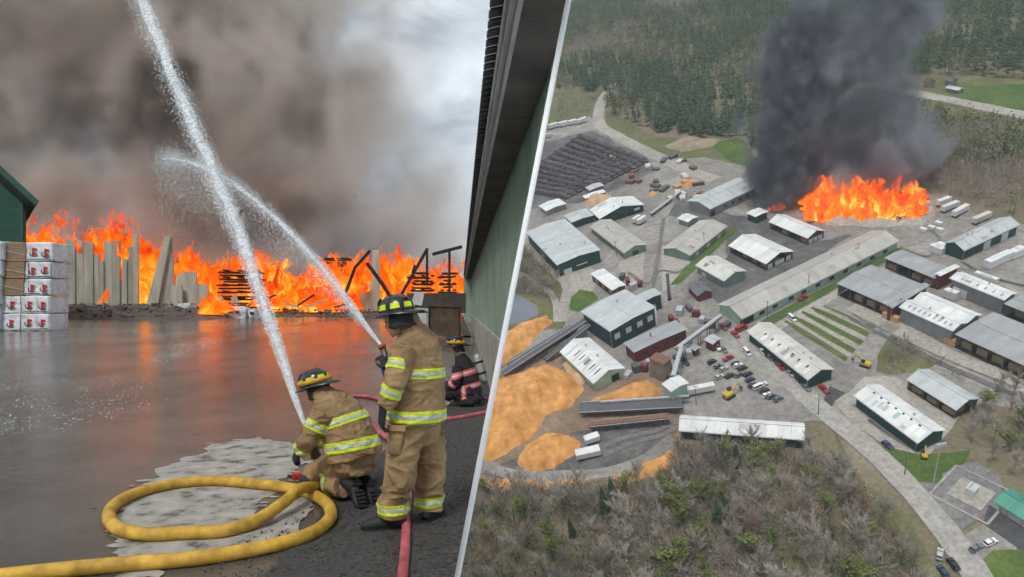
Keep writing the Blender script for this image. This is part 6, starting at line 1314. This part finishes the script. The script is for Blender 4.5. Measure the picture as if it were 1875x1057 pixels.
rt = random.Random(11)
def scatter(poly, n, dmin):
    us = [pl(*p) for p in poly]; x0, x1 = min(p.x for p in us), max(p.x for p in us); y0, y1 = min(p.y for p in us), max(p.y for p in us); o = []; tries = 0
    while len(o) < n and tries < n * 60:
        tries += 1; x, y = rt.uniform(x0, x1), rt.uniform(y0, y1); px, py = lp((x, y, 0))
        if inpoly(px, py, poly) and all((x - q[0]) ** 2 + (y - q[1]) ** 2 > dmin ** 2 for q in o): o.append((x, y, px, py))
    return o
near = scatter(NEAR, 280, 3.6)
vis = [q for q in near if q[1] > -1e9]
for x, y, px, py in vis:
    nz_ = noise.noise(Vector((x * .035, y * .035, 2))); r_ = rt.random()
    k = 'bud' if nz_ > .16 and r_ < .6 else ('red' if nz_ < -.28 and r_ < .6 else ('pale' if r_ < .33 else ('bud' if r_ > .93 else ('fir' if r_ > .90 else 'bare'))))
    plant(k, x, y, rt.uniform(.62, 1.05), rt)
TL2 = 'bare grey tree in the clump behind the pale open shed', 'bare trees behind the pale open shed'
for x, y, px, py in scatter(CLUMP, 34, 3.2):
    if rt.random() < .2: plant('bud', x, y, rt.uniform(.5, .8), rt, 'budding tree in the clump behind the pale open shed', 'budding trees behind the pale open shed')
    else: plant('bare', x, y, rt.uniform(.6, .95), rt, *TL2)
for x, y in ((975, 480), (990, 500), (1008, 505), (960, 500), (1000, 480), (1022, 520)):
    p = pl(x, y); plant('bare', p.x, p.y, rt.uniform(.5, .75), rt, 'bare tree beside the largest green warehouse', 'trees beside the largest warehouse')
# ---------------------------------------------------------------- the far woods: one mass of trees and the brush under the near woods
def forest(name, label, poly, spacing, seed, mix, hs=1.0, kindfun=None):
    rs = np.random.RandomState(seed); us = [pl(*p) for p in poly]; x0, x1 = min(p.x for p in us), max(p.x for p in us); y0, y1 = min(p.y for p in us), max(p.y for p in us)
    n = int((x1 - x0) * (y1 - y0) / spacing ** 2); X = rs.uniform(x0, x1, n); Y = rs.uniform(y0, y1, n)
    q = np.array(A) @ np.stack([X, Y, np.zeros(n), np.ones(n)]); q[2] -= H; PX = CX + F * q[0] / q[1]; PY = CY - F * q[2] / q[1]
    ins = np.zeros(n, bool); j = len(poly) - 1
    for i in range(len(poly)):
        (xi, yi), (xj, yj) = poly[i], poly[j]; c = ((yi > PY) != (yj > PY)) & (PX < (xj - xi) * (PY - yi) / (yj - yi + 1e-9) + xi); ins ^= c; j = i
    X, Y = X[ins], Y[ins]; Vs, Fs, Cs = [], [], []; off = 0
    for x, y in zip(X, Y):
        a = noise.noise(Vector((x * .008, y * .008, seed))) + .5 * noise.noise(Vector((x * .03, y * .03, seed + 2))); r_ = rs.rand() * .5 - .25
        k = kindfun(x, y, a + r_) if kindfun else ('fir' if a + r_ > mix[0] else ('bud' if a + r_ > mix[1] else 'bare'))
        hgt = (11 + 6 * rs.rand()) * hs; br = .7 + .6 * rs.rand()
        if k == 'fir':
            m = 34; t = rs.rand(m) ** .8; z = hgt * (.1 + .9 * t); r = 3.2 * hs * (1 - t) ** .8 * (.6 + .5 * rs.rand(m)) + .15; an = rs.rand(m) * 6.283; wd = .5 + r * .3; col = np.array((.072, .115, .058)) * br
            p0 = np.stack([np.cos(an) * r * .1, np.sin(an) * r * .1, z + .3], 1); p1 = np.stack([np.cos(an) * r, np.sin(an) * r, z - r * .3], 1); s = np.stack([-np.sin(an), np.cos(an), an * 0], 1) * wd[:, None]
            V = np.stack([p0, p1 + s, p1 - s], 1).reshape(-1, 3)
        else:
            m = 40 if k == 'bud' else 46; d = rs.randn(m, 3); d /= np.linalg.norm(d, axis=1)[:, None]; rr = rs.rand(m) ** .45; rad = np.array((3.2, 3.2, hgt * .36)) * (1 if k == 'bud' else .95)
            c = d * rr[:, None] * rad + (0, 0, hgt * .62)
            if k == 'bud':
                e = rs.randn(m, 3, 3) * .55 * hs; V = (c[:, None, :] + e).reshape(-1, 3); col = (np.array((.15, .17, .07)) if rs.rand() < .5 else np.array((.105, .15, .055))) * br
            else:
                dd = d + (0, 0, .8); dd /= np.linalg.norm(dd, axis=1)[:, None]; s = np.cross(dd, rs.randn(m, 3)); s /= np.linalg.norm(s, axis=1)[:, None]; s *= .13
                V = np.stack([c - s, c + s, c + dd * 2.6], 1).reshape(-1, 3); col = (np.array((.34, .295, .245)) if rs.rand() < .75 else np.array((.30, .225, .18))) * br
        if k != 'fir':                                                   # a stem
            V = np.vstack([V, [(-.16, 0, 0), (.16, 0, 0), (0, .05, hgt * .75)]])
        V = V + (x, y, 0); Vs.append(V); Cs.append(np.tile(col, (len(V), 1))); Fs.append(np.arange(len(V)).reshape(-1, 3) + off); off += len(V)
    o = mkobj(name, np_mesh(name, np.vstack(Vs), np.vstack(Fs), mat(name + '_foliage', (1, 1, 1), .95, .12, .3, 0, tint=True), cols=np.vstack(Cs)), mw=A.copy())
    return tag(o, label, 'forest', kind='stuff')
FAR1 = [(928, -60), (1720, -60), (1700, 150), (1560, 155), (1440, 230), (1400, 300), (1372, 262), (1350, 250), (1290, 254), (1200, 243), (1108, 205), (1112, 168), (1000, 168), (940, 180)]
FAR2 = [(1640, -60), (2150, -60), (2150, 150), (1875, 146), (1760, 140), (1690, 136), (1600, 146)]
FAR3 = [(1570, 178), (1640, 191), (1740, 212), (1875, 242), (2150, 290), (2150, 470), (1990, 430), (1880, 398), (1790, 384), (1700, 345), (1600, 330), (1500, 320), (1440, 330), (1400, 300), (1440, 230)]
forest('far_woods', 'dense mixed woods stretching away behind the sawmill', FAR1, 5.6, 1, (.07, -.30), 1.05)
forest('far_woods', 'mixed woods beyond the country road at upper right', FAR2, 5.6, 5, (.08, -.3), 1.05)
forest('side_woods', 'bare and budding woods right of the fire', FAR3, 4.4, 9, (.42, .02), .85)
forest('field_scrub', 'scrubby bushes in the field left of the gravel road', [(930, 235), (1000, 185), (1090, 178), (1085, 212), (990, 240)], 9, 12, (.6, -.1), .3)
forest('underwood', 'low brown and green underwood beneath the near woods', NEAR, 2.6, 14, (.75, .0), .38)
forest('pond_scrub', 'scrubby bushes on the slope beside the pond', [(890, 620), (925, 470), (960, 460), (1010, 515), (1030, 540), (1005, 560), (985, 545), (930, 535)], 3.2, 17, (.8, .0), .35)
forest('roadside_scrub', 'scattered bushes on the waste ground by the side road', [(1605, 622), (1640, 607), (1720, 660), (1780, 700), (1690, 690), (1640, 690)], 8, 19, (.8, .1), .25)
# ================================================================ fire, smoke, water
def vol_nodes(name):
    m = bpy.data.materials.new(name); m.use_nodes = True; t = m.node_tree; t.nodes.clear(); o = t.nodes.new('ShaderNodeOutputMaterial'); return m, t, t.nodes.new, t.links.new, o
def mth(t, op, a, b=None, c=None, clamp=False):
    n = t.nodes.new('ShaderNodeMath'); n.operation = op; n.use_clamp = clamp
    for i, x in enumerate((a, b, c)):
        if x is None: continue
        if isinstance(x, (int, float)): n.inputs[i].default_value = x
        else: t.links.new(x, n.inputs[i])
    return n.outputs[0]
def smooth(t, x, a, b):
    n = t.nodes.new('ShaderNodeMapRange'); n.interpolation_type = 'SMOOTHSTEP'; n.inputs[1].default_value = a; n.inputs[2].default_value = b; t.links.new(x, n.inputs[0]); return n.outputs[0]
def noi(t, vec, scale, det=4, rough=.55, dist=0.0, st=None, off=None):
    mp = t.nodes.new('ShaderNodeMapping'); t.links.new(vec, mp.inputs[0])
    if st: mp.inputs['Scale'].default_value = st
    if off: mp.inputs['Location'].default_value = off
    n = t.nodes.new('ShaderNodeTexNoise'); n.inputs['Scale'].default_value = scale; n.inputs['Detail'].default_value = det; n.inputs['Roughness'].default_value = rough; n.inputs['Distortion'].default_value = dist; t.links.new(mp.outputs[0], n.inputs['Vector']); return n.outputs['Fac']
def flame_mat(name, s, seed):
    """glowing ragged tongues: attribute tint.x = height on the tongue"""
    m, t, N_, L_, o = vol_nodes(name); tc_ = N_('ShaderNodeTexCoord'); ob = tc_.outputs['Object']; at_ = N_('ShaderNodeAttribute'); at_.attribute_name = 'tint'; sp = N_('ShaderNodeSeparateXYZ'); L_(at_.outputs['Vector'], sp.inputs[0]); h = sp.outputs['X']
    n1 = noi(t, ob, 1.15 / s, 5, .6, 1.5, (1, 1, .5), (seed, 0, 0)); n3 = noi(t, ob, .9 / s, 5, .62, 1.2, (1, 1, .5), (seed + 3, 4, 0))
    e = mth(t, 'SUBTRACT', n1, mth(t, 'MULTIPLY', mth(t, 'POWER', h, 1.5), .26)); al = smooth(t, e, .33, .455)
    core = mth(t, 'ADD', n3, mth(t, 'MULTIPLY', mth(t, 'SUBTRACT', .55, h), .16))
    r = N_('ShaderNodeValToRGB'); el = r.color_ramp.elements; el[0].position = .30; el[0].color = (.33, .018, .003, 1); el[1].position = .74; el[1].color = (1.25, .66, .13, 1)
    for p, c in ((.42, (.72, .06, .004, 1)), (.52, (.86, .125, .006, 1)), (.62, (1.0, .26, .014, 1))): q = el.new(p); q.color = c
    L_(core, r.inputs[0]); em = N_('ShaderNodeEmission'); L_(r.outputs[0], em.inputs[0]); em.inputs[1].default_value = 1.0
    tr = N_('ShaderNodeBsdfTransparent'); mx_ = N_('ShaderNodeMixShader'); L_(al, mx_.inputs[0]); L_(tr.outputs[0], mx_.inputs[1]); L_(em.outputs[0], mx_.inputs[2]); L_(mx_.outputs[0], o.inputs['Surface']); m.cycles.emission_sampling = 'NONE'; return m
def tongues(spots, seed):
    """spots: (x, y, z, height, width) -> flame tongues, closed, leaning and bulging"""
    rs = np.random.RandomState(seed); V, Fc, Cs = [], [], []; off = 0; ns, nr_ = 9, 12
    for x, y, z, hh, ww in spots:
        ph = rs.rand() * 6.28; lean = rs.randn(2) * .13 * hh; k1 = rs.uniform(1.5, 3.2); bul = rs.uniform(.15, .4)
        for i in range(nr_ + 1):
            t = i / nr_; wr = ww * ((.75 + bul * math.sin(t * 6 + ph)) * (1 - t ** 1.7) ** .8 + .01); cx_ = x + lean[0] * t ** 1.5 + math.sin(t * k1 * 2.6 + ph) * ww * .45 * t; cy_ = y + lean[1] * t + math.cos(t * k1 * 2.1 + ph) * ww * .3 * t
            for j in range(ns):
                a = 2 * math.pi * j / ns + t * 1.3; rr = wr * (1 + .22 * math.sin(3 * a + ph + t * 5)); V.append((cx_ + math.cos(a) * rr, cy_ + math.sin(a) * rr * .75, z + t * hh)); Cs.append((t, rs.rand(), 0))
        Fc += [(off + i * ns + j, off + i * ns + (j + 1) % ns, off + (i + 1) * ns + (j + 1) % ns, off + (i + 1) * ns + j) for i in range(nr_) for j in range(ns)]; off += ns * (nr_ + 1)
    return np.array(V), np.array(Fc), np.array(Cs)
FM = [flame_mat('flame_%d' % i, 1.5, i * 13.7) for i in range(2)]
def flames(label, top, base_y, dn, dfar, seed):
    """a front of flame behind the rubble: crest line in photo pixels at distance dn"""
    rs = np.random.RandomState(seed + 50); xs = [p[0] for p in top]; ys = [p[1] for p in top]; c = pz((xs[0] + xs[-1]) / 2, base_y, dn); sp = []; n_ = int((xs[-1] - xs[0]) * .62) + 6
    for k in range(n_):
        px = rs.uniform(xs[0], xs[-1]); py = np.interp(px, xs, ys); dd = rs.uniform(dn, dfar); b = pz(px, base_y, dd); tpz = pz(px, py - 4, dd).z; full = tpz - b.z; hh = full * rs.uniform(.45, 1.08); z0 = b.z + max(0, full - hh) * rs.rand() * .9
        sp.append((b.x - c.x, b.y - c.y, z0 - c.z, hh, rs.uniform(.45, 1.15) * (.6 + .12 * full)))
    V, Fc, Cs = tongues(sp, seed); o = mkobj('flames', np_mesh('flames', V, Fc, FM[seed % 2], True, cols=Cs)); o.location = c; return tag(o, label, 'flames', kind='stuff')
flames('tall orange flames rising beside the green barn', [(38, 400), (45, 378), (62, 368), (82, 384), (97, 410), (108, 470)], 572, 53.5, 57, 1)
flames('orange flames leaping above the scorched wall slabs', [(98, 480), (128, 425), (148, 415), (168, 412), (190, 392), (215, 388), (238, 398), (252, 428), (264, 450)], 572, 53.2, 57, 2)
flames('flames between the scorched wall and the broken slabs', [(258, 440), (275, 420), (298, 435), (315, 452), (338, 443), (365, 446), (388, 480), (404, 490)], 572, 53.2, 56.5, 3)
flames('flames around the charred pile behind the first water jet', [(394, 480), (420, 448), (445, 458), (480, 452), (505, 446), (524, 480)], 572, 51.2, 54.5, 4)
flames('flames between the two water jets', [(515, 505), (545, 500), (572, 476), (592, 458), (622, 456), (652, 492)], 572, 51.5, 54.5, 5)
flames('tall flames behind the standing firefighter', [(642, 492), (664, 440), (682, 468), (702, 448), (726, 444), (748, 456), (768, 492)], 572, 52.8, 56, 6)
flames('flames through the blackened frame at the right', [(758, 480), (786, 476), (800, 468), (814, 486), (825, 456), (838, 508)], 572, 51, 54, 7)
flames('low flames licking the rubble before the charred pile', [(374, 556), (384, 535), (396, 540), (410, 552)], 576, 45, 46.2, 8)
flames('low flames creeping over rubble right of the first jet', [(470, 548), (490, 530), (520, 526), (560, 520), (600, 524), (640, 545)], 562, 49, 50.2, 9)
# ---------------------------------------------------------------- smoke over the yard
def yard_smoke():
    m, t, N_, L_, o = vol_nodes('yard_smoke'); tc_ = N_('ShaderNodeTexCoord'); ob = tc_.outputs['Object']; sp = N_('ShaderNodeSeparateXYZ'); L_(ob, sp.inputs[0])
    big = noi(t, ob, .055, 3, .5, .2, None, (3, 2, 1)); bil = noi(t, ob, .105, 5, .6, .12, (1, 1, .85), (7, 0, 2))
    # right-hand limit leans away to the left with height
    lim = mth(t, 'SUBTRACT', mth(t, 'MULTIPLY_ADD', sp.outputs['Z'], -.30, -9.0), sp.outputs['X'])
    f = mth(t, 'MULTIPLY_ADD', mth(t, 'SUBTRACT', bil, .5), 26, lim); f = mth(t, 'MULTIPLY_ADD', mth(t, 'SUBTRACT', big, .5), 22, f)
    edge = smooth(t, f, -9, 13); den = mth(t, 'MULTIPLY', edge, mth(t, 'MULTIPLY_ADD', smooth(t, bil, .41, .60), .42, .012))
    low = smooth(t, sp.outputs['Z'], -.5, 5.0); den = mth(t, 'MULTIPLY', den, low)
    r = N_('ShaderNodeValToRGB'); el = r.color_ramp.elements; el[0].position = .36; el[0].color = (.45, .385, .345, 1); el[1].position = .64; el[1].color = (.985, .965, .945, 1); q = el.new(.5); q.color = (.84, .74, .66, 1); L_(noi(t, ob, .075, 3, .5, .6, None, (13, 5, 1)), r.inputs[0])
    sc_ = N_('ShaderNodeVolumePrincipled'); L_(r.outputs[0], sc_.inputs['Color']); L_(den, sc_.inputs['Density']); sc_.inputs['Anisotropy'].default_value = .1; L_(sc_.outputs[0], o.inputs['Volume']); m.cycles.volume_step_rate = .24; return m
out_ = [(-330, 520), (-330, -330), (760, -330), (790, -60), (830, 140), (852, 300), (856, 420), (836, 500), (700, 520), (300, 522)]
dn = 58.0; P = [pz(x, y, dn) for x, y in out_]; c = Vector((0, dn, gz(60))); V = []; Fs = []; n_ = 0; Q = []
for i, p in enumerate(P):
    nx = P[(i + 1) % len(P)]
    for j in range(6): r_ = p.lerp(nx, j / 6); Q.append(r_ + Vector((noise.noise(r_ * .15), 0, noise.noise(r_ * .15 + Vector((7, 0, 0))))) * 1.6)
n_ = len(Q); K = 5
for k in range(K + 1):
    s = 1 + .04 * math.sin(math.pi * k / K) ; cen = sum(Q, Vector()) / n_
    for q_ in Q: V.append(cen + (q_ - cen) * s * (.93 if k in (0, K) else 1) + Vector((0, 26 * k / K, 0)) - c)
Fs = [tuple(range(n_ - 1, -1, -1)), tuple(range(K * n_, (K + 1) * n_))] + [(k * n_ + i, k * n_ + (i + 1) % n_, (k + 1) * n_ + (i + 1) % n_, (k + 1) * n_ + i) for k in range(K) for i in range(n_)]
o = MB().add(V, Fs).build('smoke', yard_smoke()); o.location = c
bm = bmesh.new(); bm.from_mesh(o.data); bmesh.ops.triangulate(bm, faces=bm.faces); bmesh.ops.recalc_face_normals(bm, faces=bm.faces); bm.to_mesh(o.data); bm.free()
tag(o, 'huge brown grey smoke cloud rolling up behind the burning yard', 'smoke', kind='stuff')

# ---------------------------------------------------------------- fire and plume of the mill, seen from the air
rs = np.random.RandomState(4); fo = pl(1580, 400); sp = []
for k in range(330):
    px = rs.uniform(1472, 1688); py = rs.uniform(360, 406) - (6 if px > 1640 else 0) + 7 * noise.noise(Vector((px * .05, 0, 4))); g = pl(px, py); hmax = np.interp(px, [1472, 1490, 1520, 1550, 1575, 1600, 1640, 1688], [9, 21, 26, 22, 25, 23, 19, 8]) * rs.uniform(.22, .66) * (1.0 if noise.noise(Vector((px * .03, py * .08, 1))) > -.15 else .55)
    z0 = rs.rand() ** 2 * hmax * .5; sp.append((g.x - fo.x, g.y - fo.y, z0, hmax, rs.uniform(2.0, 4.6)))
V, Fc, Cs = tongues(sp, 77); o = mkobj('flames', np_mesh('flames', V, Fc, flame_mat('flame_mill', 6.0, 3.3), True, cols=Cs), mw=amw(fo.x, fo.y, 0, .3)); tag(o, 'broad blaze of orange flames in the mill yard below the smoke column', 'flames', kind='stuff')
g = pl(1419, 384); V, Fc, Cs = tongues([(rs.uniform(-4, 4), rs.uniform(-3, 3), 0, rs.uniform(3, 7), 1.4) for _ in range(9)], 5); tag(mkobj('flames', np_mesh('flames', V, Fc, bpy.data.materials['flame_mill'], True, cols=Cs), mw=amw(g.x, g.y, 0, .3)), 'small patch of flames beside the square white hut', 'flames', kind='stuff')
def column(name, label, cpx, wmax, rad, dens, alb, seed, steps, drift=(0, 0), soft=.35):
    p = pl(*cpx); V = []; n_ = 28; K = 26
    for k in range(K + 1):
        t = k / K; w_ = wmax * t; rr = np.interp(t, [q[0] for q in rad], [q[1] for q in rad])
        for j in range(n_):
            a = 2 * math.pi * j / n_; q = Vector((math.cos(a), math.sin(a), w_ / 40)); e = 1 + .22 * noise.fractal(q * 1.7 + Vector((seed, 0, 0)), .9, 2, 4)
            V.append((math.cos(a) * rr * e + drift[0] * t, math.sin(a) * rr * e * .75 + drift[1] * t, w_))
    m, t, N_, L_, o = vol_nodes(name); tc_ = N_('ShaderNodeTexCoord'); ob = tc_.outputs['Object']; sp = N_('ShaderNodeSeparateXYZ'); L_(ob, sp.inputs[0])
    tt = mth(t, 'DIVIDE', sp.outputs['Z'], wmax); R0 = max(q[1] for q in rad)
    fc = N_('ShaderNodeFloatCurve'); cv = fc.mapping.curves[0]
    while len(cv.points) > 2: cv.points.remove(cv.points[-1])
    cv.points[0].location = (rad[0][0], rad[0][1] / R0); cv.points[1].location = (rad[-1][0], rad[-1][1] / R0)
    for q in rad[1:-1]: cv.points.new(q[0], q[1] / R0)
    fc.mapping.update(); L_(tt, fc.inputs['Value']); RR = mth(t, 'MULTIPLY', fc.outputs[0], R0)
    dx = mth(t, 'SUBTRACT', sp.outputs['X'], mth(t, 'MULTIPLY', tt, drift[0])); dy = mth(t, 'DIVIDE', mth(t, 'SUBTRACT', sp.outputs['Y'], mth(t, 'MULTIPLY', tt, drift[1])), .75)
    r_ = mth(t, 'DIVIDE', mth(t, 'SQRT', mth(t, 'ADD', mth(t, 'MULTIPLY', dx, dx), mth(t, 'MULTIPLY', dy, dy))), RR)
    nb = noi(t, ob, 1.9 / R0, 4, .58, .15, (1, 1, .8), (seed, 0, 0)); nb2 = noi(t, ob, .6 / R0, 2, .5, .2, None, (seed + 5, 0, 0))
    f = mth(t, 'SUBTRACT', mth(t, 'MULTIPLY_ADD', mth(t, 'SUBTRACT', nb, .5), 2.3, .82), r_); f = mth(t, 'MULTIPLY_ADD', mth(t, 'SUBTRACT', nb2, .5), .9, f)
    den = mth(t, 'MULTIPLY', smooth(t, f, .08, .08 + soft), dens); den = mth(t, 'MULTIPLY', den, mth(t, 'MULTIPLY_ADD', smooth(t, nb, .40, .58), .9, .10))
    sc_ = N_('ShaderNodeVolumePrincipled'); sc_.inputs['Color'].default_value = (*alb, 1); L_(den, sc_.inputs['Density']); L_(sc_.outputs[0], o.inputs['Volume']); m.cycles.volume_step_rate = steps
    ob_ = MB().add(V, [(k * n_ + j, k * n_ + (j + 1) % n_, (k + 1) * n_ + (j + 1) % n_, (k + 1) * n_ + j) for k in range(K) for j in range(n_)] + [tuple(range(n_ - 1, -1, -1)), tuple(range(K * n_, (K + 1) * n_))]).build('smoke_column', m, mw=amw(p.x, p.y, 0, 1))
    return tag(ob_, label, 'smoke', kind='stuff')
column('plume', 'dark grey smoke column towering over the burning mill yard', (1556, 338), 200, [(0, 50), (.12, 62), (.3, 58), (.6, 54), (1, 60)], .14, (.40, .415, .45), 2.0, .20, (2, 14), .40)
column('side_plume', 'black smoke billowing over the old grey shed', (1420, 372), 105, [(0, 22), (.2, 32), (.5, 36), (.8, 36), (1, 20)], .26, (.24, .25, .28), 8.0, .20, (24, 12), .30)
heap('grey smoking ash along the foot of the mill fire', [(1470, 405), (1480, 392), (1560, 398), (1640, 404), (1690, 396), (1705, 372), (1712, 390), (1690, 412), (1600, 416), (1520, 412)], 1.5, G_PALE, 41, rough=.8)
_o = [x for x in sc.objects if x.get('label', '').startswith('grey smoking ash')][0]; _o.name = 'ash_heap'; _o['category'] = 'ash heap'; _o['label'] = 'pale ash heap along the foot of the mill fire'

M_EMB = M_CHAR
for i in range(22):
    a_ = pl(rs.uniform(1470, 1690), rs.uniform(398, 414)); tag(MB().bar((0, 0, .5), (rs.uniform(2, 6), rs.uniform(-2, 2), rs.uniform(.4, 1.8)), .5, .4).build('charred_log', M_EMB if i % 3 else M_PANEL, mw=amw(a_.x, a_.y, 0, .4)), ('blackened' if i % 3 else 'pale scorched') + ' timber lying at the near edge of the mill fire', 'timber', 'timbers at the mill fire')
# ---------------------------------------------------------------- water
def watermat():
    m = mat('water_spray', (.80, .84, .86), .35, .06, 20, 0, spec=.5); t = m.node_tree; b = t.nodes['Principled BSDF']; n = noi(t, [x for x in t.nodes if x.type == 'TEX_COORD'][0].outputs['Object'], 9, 4, .6); L_ = t.links.new; mr = t.nodes.new('ShaderNodeMapRange'); mr.inputs[1].default_value = .35; mr.inputs[2].default_value = .65; mr.inputs[3].default_value = .22; mr.inputs[4].default_value = .85; L_(n, mr.inputs[0]); L_(mr.outputs[0], b.inputs['Alpha']); return m
M_WAT = watermat(); M_DROP = mat('water_drops', (.86, .89, .9), .3, .05, 20, 0)
def jet(label, pts, r0, r1, ndrop, seed, breakup=.35, fade=2.0):
    """pts: (px, py, depth)"""
    P = smooth_path([at(*p) for p in pts], 24); n_ = len(P); rs = np.random.RandomState(seed); rr = [r0 + (r1 - r0) * (i / n_) ** 1.15 for i in range(n_)]
    root = empty('water_jet', P[0]); tag(root, label, 'water jet'); bpy.context.view_layer.update()
    # ragged core
    N2 = 4; Q = []; RQ = []
    for i in range(n_ - 1):
        for j in range(N2): Q.append(P[i].lerp(P[i + 1], j / N2)); RQ.append(rr[i])
    ns = 12; V = []; k = len(Q); T0 = Vector((0, 0, 1))
    for i, p in enumerate(Q):
        t_ = (Q[min(i + 1, k - 1)] - Q[max(i - 1, 0)]).normalized(); s = t_.cross(Vector((.3, 1, .1))).normalized(); u = t_.cross(s); fr = i / k
        for j in range(ns):
            a = 2 * math.pi * j / ns; e = noise.fractal(Vector((math.cos(a) * 1.3, math.sin(a) * 1.3, i * .03 + seed)), .8, 2, 5); rad = RQ[i] * (.5 + (.10 + .32 * fr) * e) ; V.append(p + (s * math.cos(a) + u * math.sin(a)) * max(.004, rad) * max(.02, min(1, (fade - fr) / .35)))
    m_ = MB().add(V, [(i * ns + j, i * ns + (j + 1) % ns, (i + 1) * ns + (j + 1) % ns, (i + 1) * ns + j) for i in range(k - 1) for j in range(ns)]); par(m_.build('stream', M_WAT, smooth=True), root)
    PP = np.array([tuple(p) for p in Q]); TT = np.gradient(PP, axis=0); TT /= np.linalg.norm(TT, axis=1)[:, None]; RR = np.array(RQ)
    i = (rs.rand(ndrop) ** .75 * (k - 1)).astype(int); fr = i / k; off = rs.randn(ndrop, 3); off -= TT[i] * (off * TT[i]).sum(1)[:, None]; rad = RR[i] * (.55 + breakup * 2.2 * np.abs(rs.randn(ndrop)) * fr); off = off / np.linalg.norm(off, axis=1)[:, None] * rad[:, None]; c = PP[i] + off + (0, 0, 0); c[:, 2] -= np.abs(rs.randn(ndrop)) * fr ** 2 * breakup * 2.2 * (rs.rand(ndrop) < .4)
    sz = (.003 + .009 * rs.rand(ndrop) ** 2 * (.3 + fr)) * (.5 + .6 * RR[i] / RR.max()) * np.clip((fade + .15 - fr) / .3, .45, 1); s = np.cross(TT[i], rs.randn(ndrop, 3)); s /= np.linalg.norm(s, axis=1)[:, None]; u = np.cross(TT[i], s)
    V = np.stack([c - s * sz[:, None], c + s * sz[:, None], c - u * sz[:, None], c + u * sz[:, None], c + TT[i] * (sz * 4.5)[:, None], c - TT[i] * (sz * 4.5)[:, None]], 1).reshape(-1, 3); b = np.arange(ndrop)[:, None, None] * 6
    Fc = (np.array([(0, 2, 4), (2, 1, 4), (1, 3, 4), (3, 0, 4), (2, 0, 5), (1, 2, 5), (3, 1, 5), (0, 3, 5)])[None] + b).reshape(-1, 3); o = mkobj('droplets', np_mesh('droplets', V, Fc, M_DROP)); par(o, root); o['kind'] = 'stuff'; return root
jet('main water jet shooting up left from the kneeling firefighter', [(558, 778, 6.15), (540, 728, 6.7), (520, 665, 7.6), (500, 605, 8.6), (472, 525, 10), (440, 432, 12), (412, 365, 13.6), (380, 290, 15.5), (333, 180, 18.5), (280, 50, 22), (235, -60, 25)], .030, .34, 22000, 1, .22)
jet('second water jet arching left from the standing firefighter', [(699, 634, 5.62), (670, 596, 6.6), (640, 556, 7.8), (600, 504, 9.6), (548, 445, 12), (490, 388, 14.5), (430, 340, 17), (375, 308, 19.5), (325, 294, 22), (298, 292, 23.5)], .016, .20, 26000, 2, .6, 1.12)
# water splashing over the ground
rs = np.random.RandomState(21); V = []; Fc = []; k = 0
def splash(n, poly, s0, s1, hmax):
    global k
    P = [tuple(p) for p in poly]; x0, x1 = min(p[0] for p in P), max(p[0] for p in P); y0, y1 = min(p[1] for p in P), max(p[1] for p in P); c_ = 0
    while c_ < n:
        px, py = rs.uniform(x0, x1), rs.uniform(y0, y1)
        if not inpoly(px, py, P): continue
        if noise.noise(Vector((px * .03, py * .06, 3))) + rs.rand() * .6 < .15: continue
        g = gp(px, py); s = s0 + (s1 - s0) * rs.rand() ** 2; b = (np.array([(-1, 0, 0), (1, 0, 0), (0, -1, 0), (0, 1, 0), (0, 0, .8), (0, 0, -.2)]) + rs.randn(6, 3) * .25) * s * np.array((1.4, 1, .6)); V.append(b + (g.x, g.y, g.z + .004 + rs.rand() ** 3 * hmax)); Fc.append(tri + 6 * k); k += 1; c_ += 1
splash(1100, [(-20, 690), (60, 655), (250, 690), (330, 720), (240, 760), (100, 790), (-20, 800)], .005, .018, .05); splash(700, [(270, 662), (330, 628), (420, 612), (440, 620), (360, 645), (300, 668)], .007, .024, .14); splash(400, [(90, 592), (200, 600), (330, 612), (330, 620), (180, 610), (90, 598)], .008, .026, .15)
tag(mkobj('splashing_water', np_mesh('splashing_water', np.vstack(V), np.vstack(Fc), M_WAT)), 'splashing drops of falling water over the wet yard', 'water', kind='stuff')
# ---------------------------------------------------------------- the air
m = bpy.data.materials.new('haze'); m.use_nodes = True; t = m.node_tree; t.nodes.clear(); o_ = t.nodes.new('ShaderNodeOutputMaterial'); pv = t.nodes.new('ShaderNodeVolumePrincipled')
pv.inputs['Color'].default_value = (.86, .92, 1.0, 1); pv.inputs['Density'].default_value = .00011; t.links.new(pv.outputs[0], o_.inputs['Volume'])
zlo = min((A @ Vector((p.x, p.y, 0))).z for p in (pl(600, 1300), pl(2150, 1300))) - 1
hz = MB().box((700, 1150, (zlo + 1500) / 2), (3600, 2500, 1500 - zlo)).build('haze', m); tag(hz, 'thin pale haze in the air over the whole place', 'haze', kind='stuff')
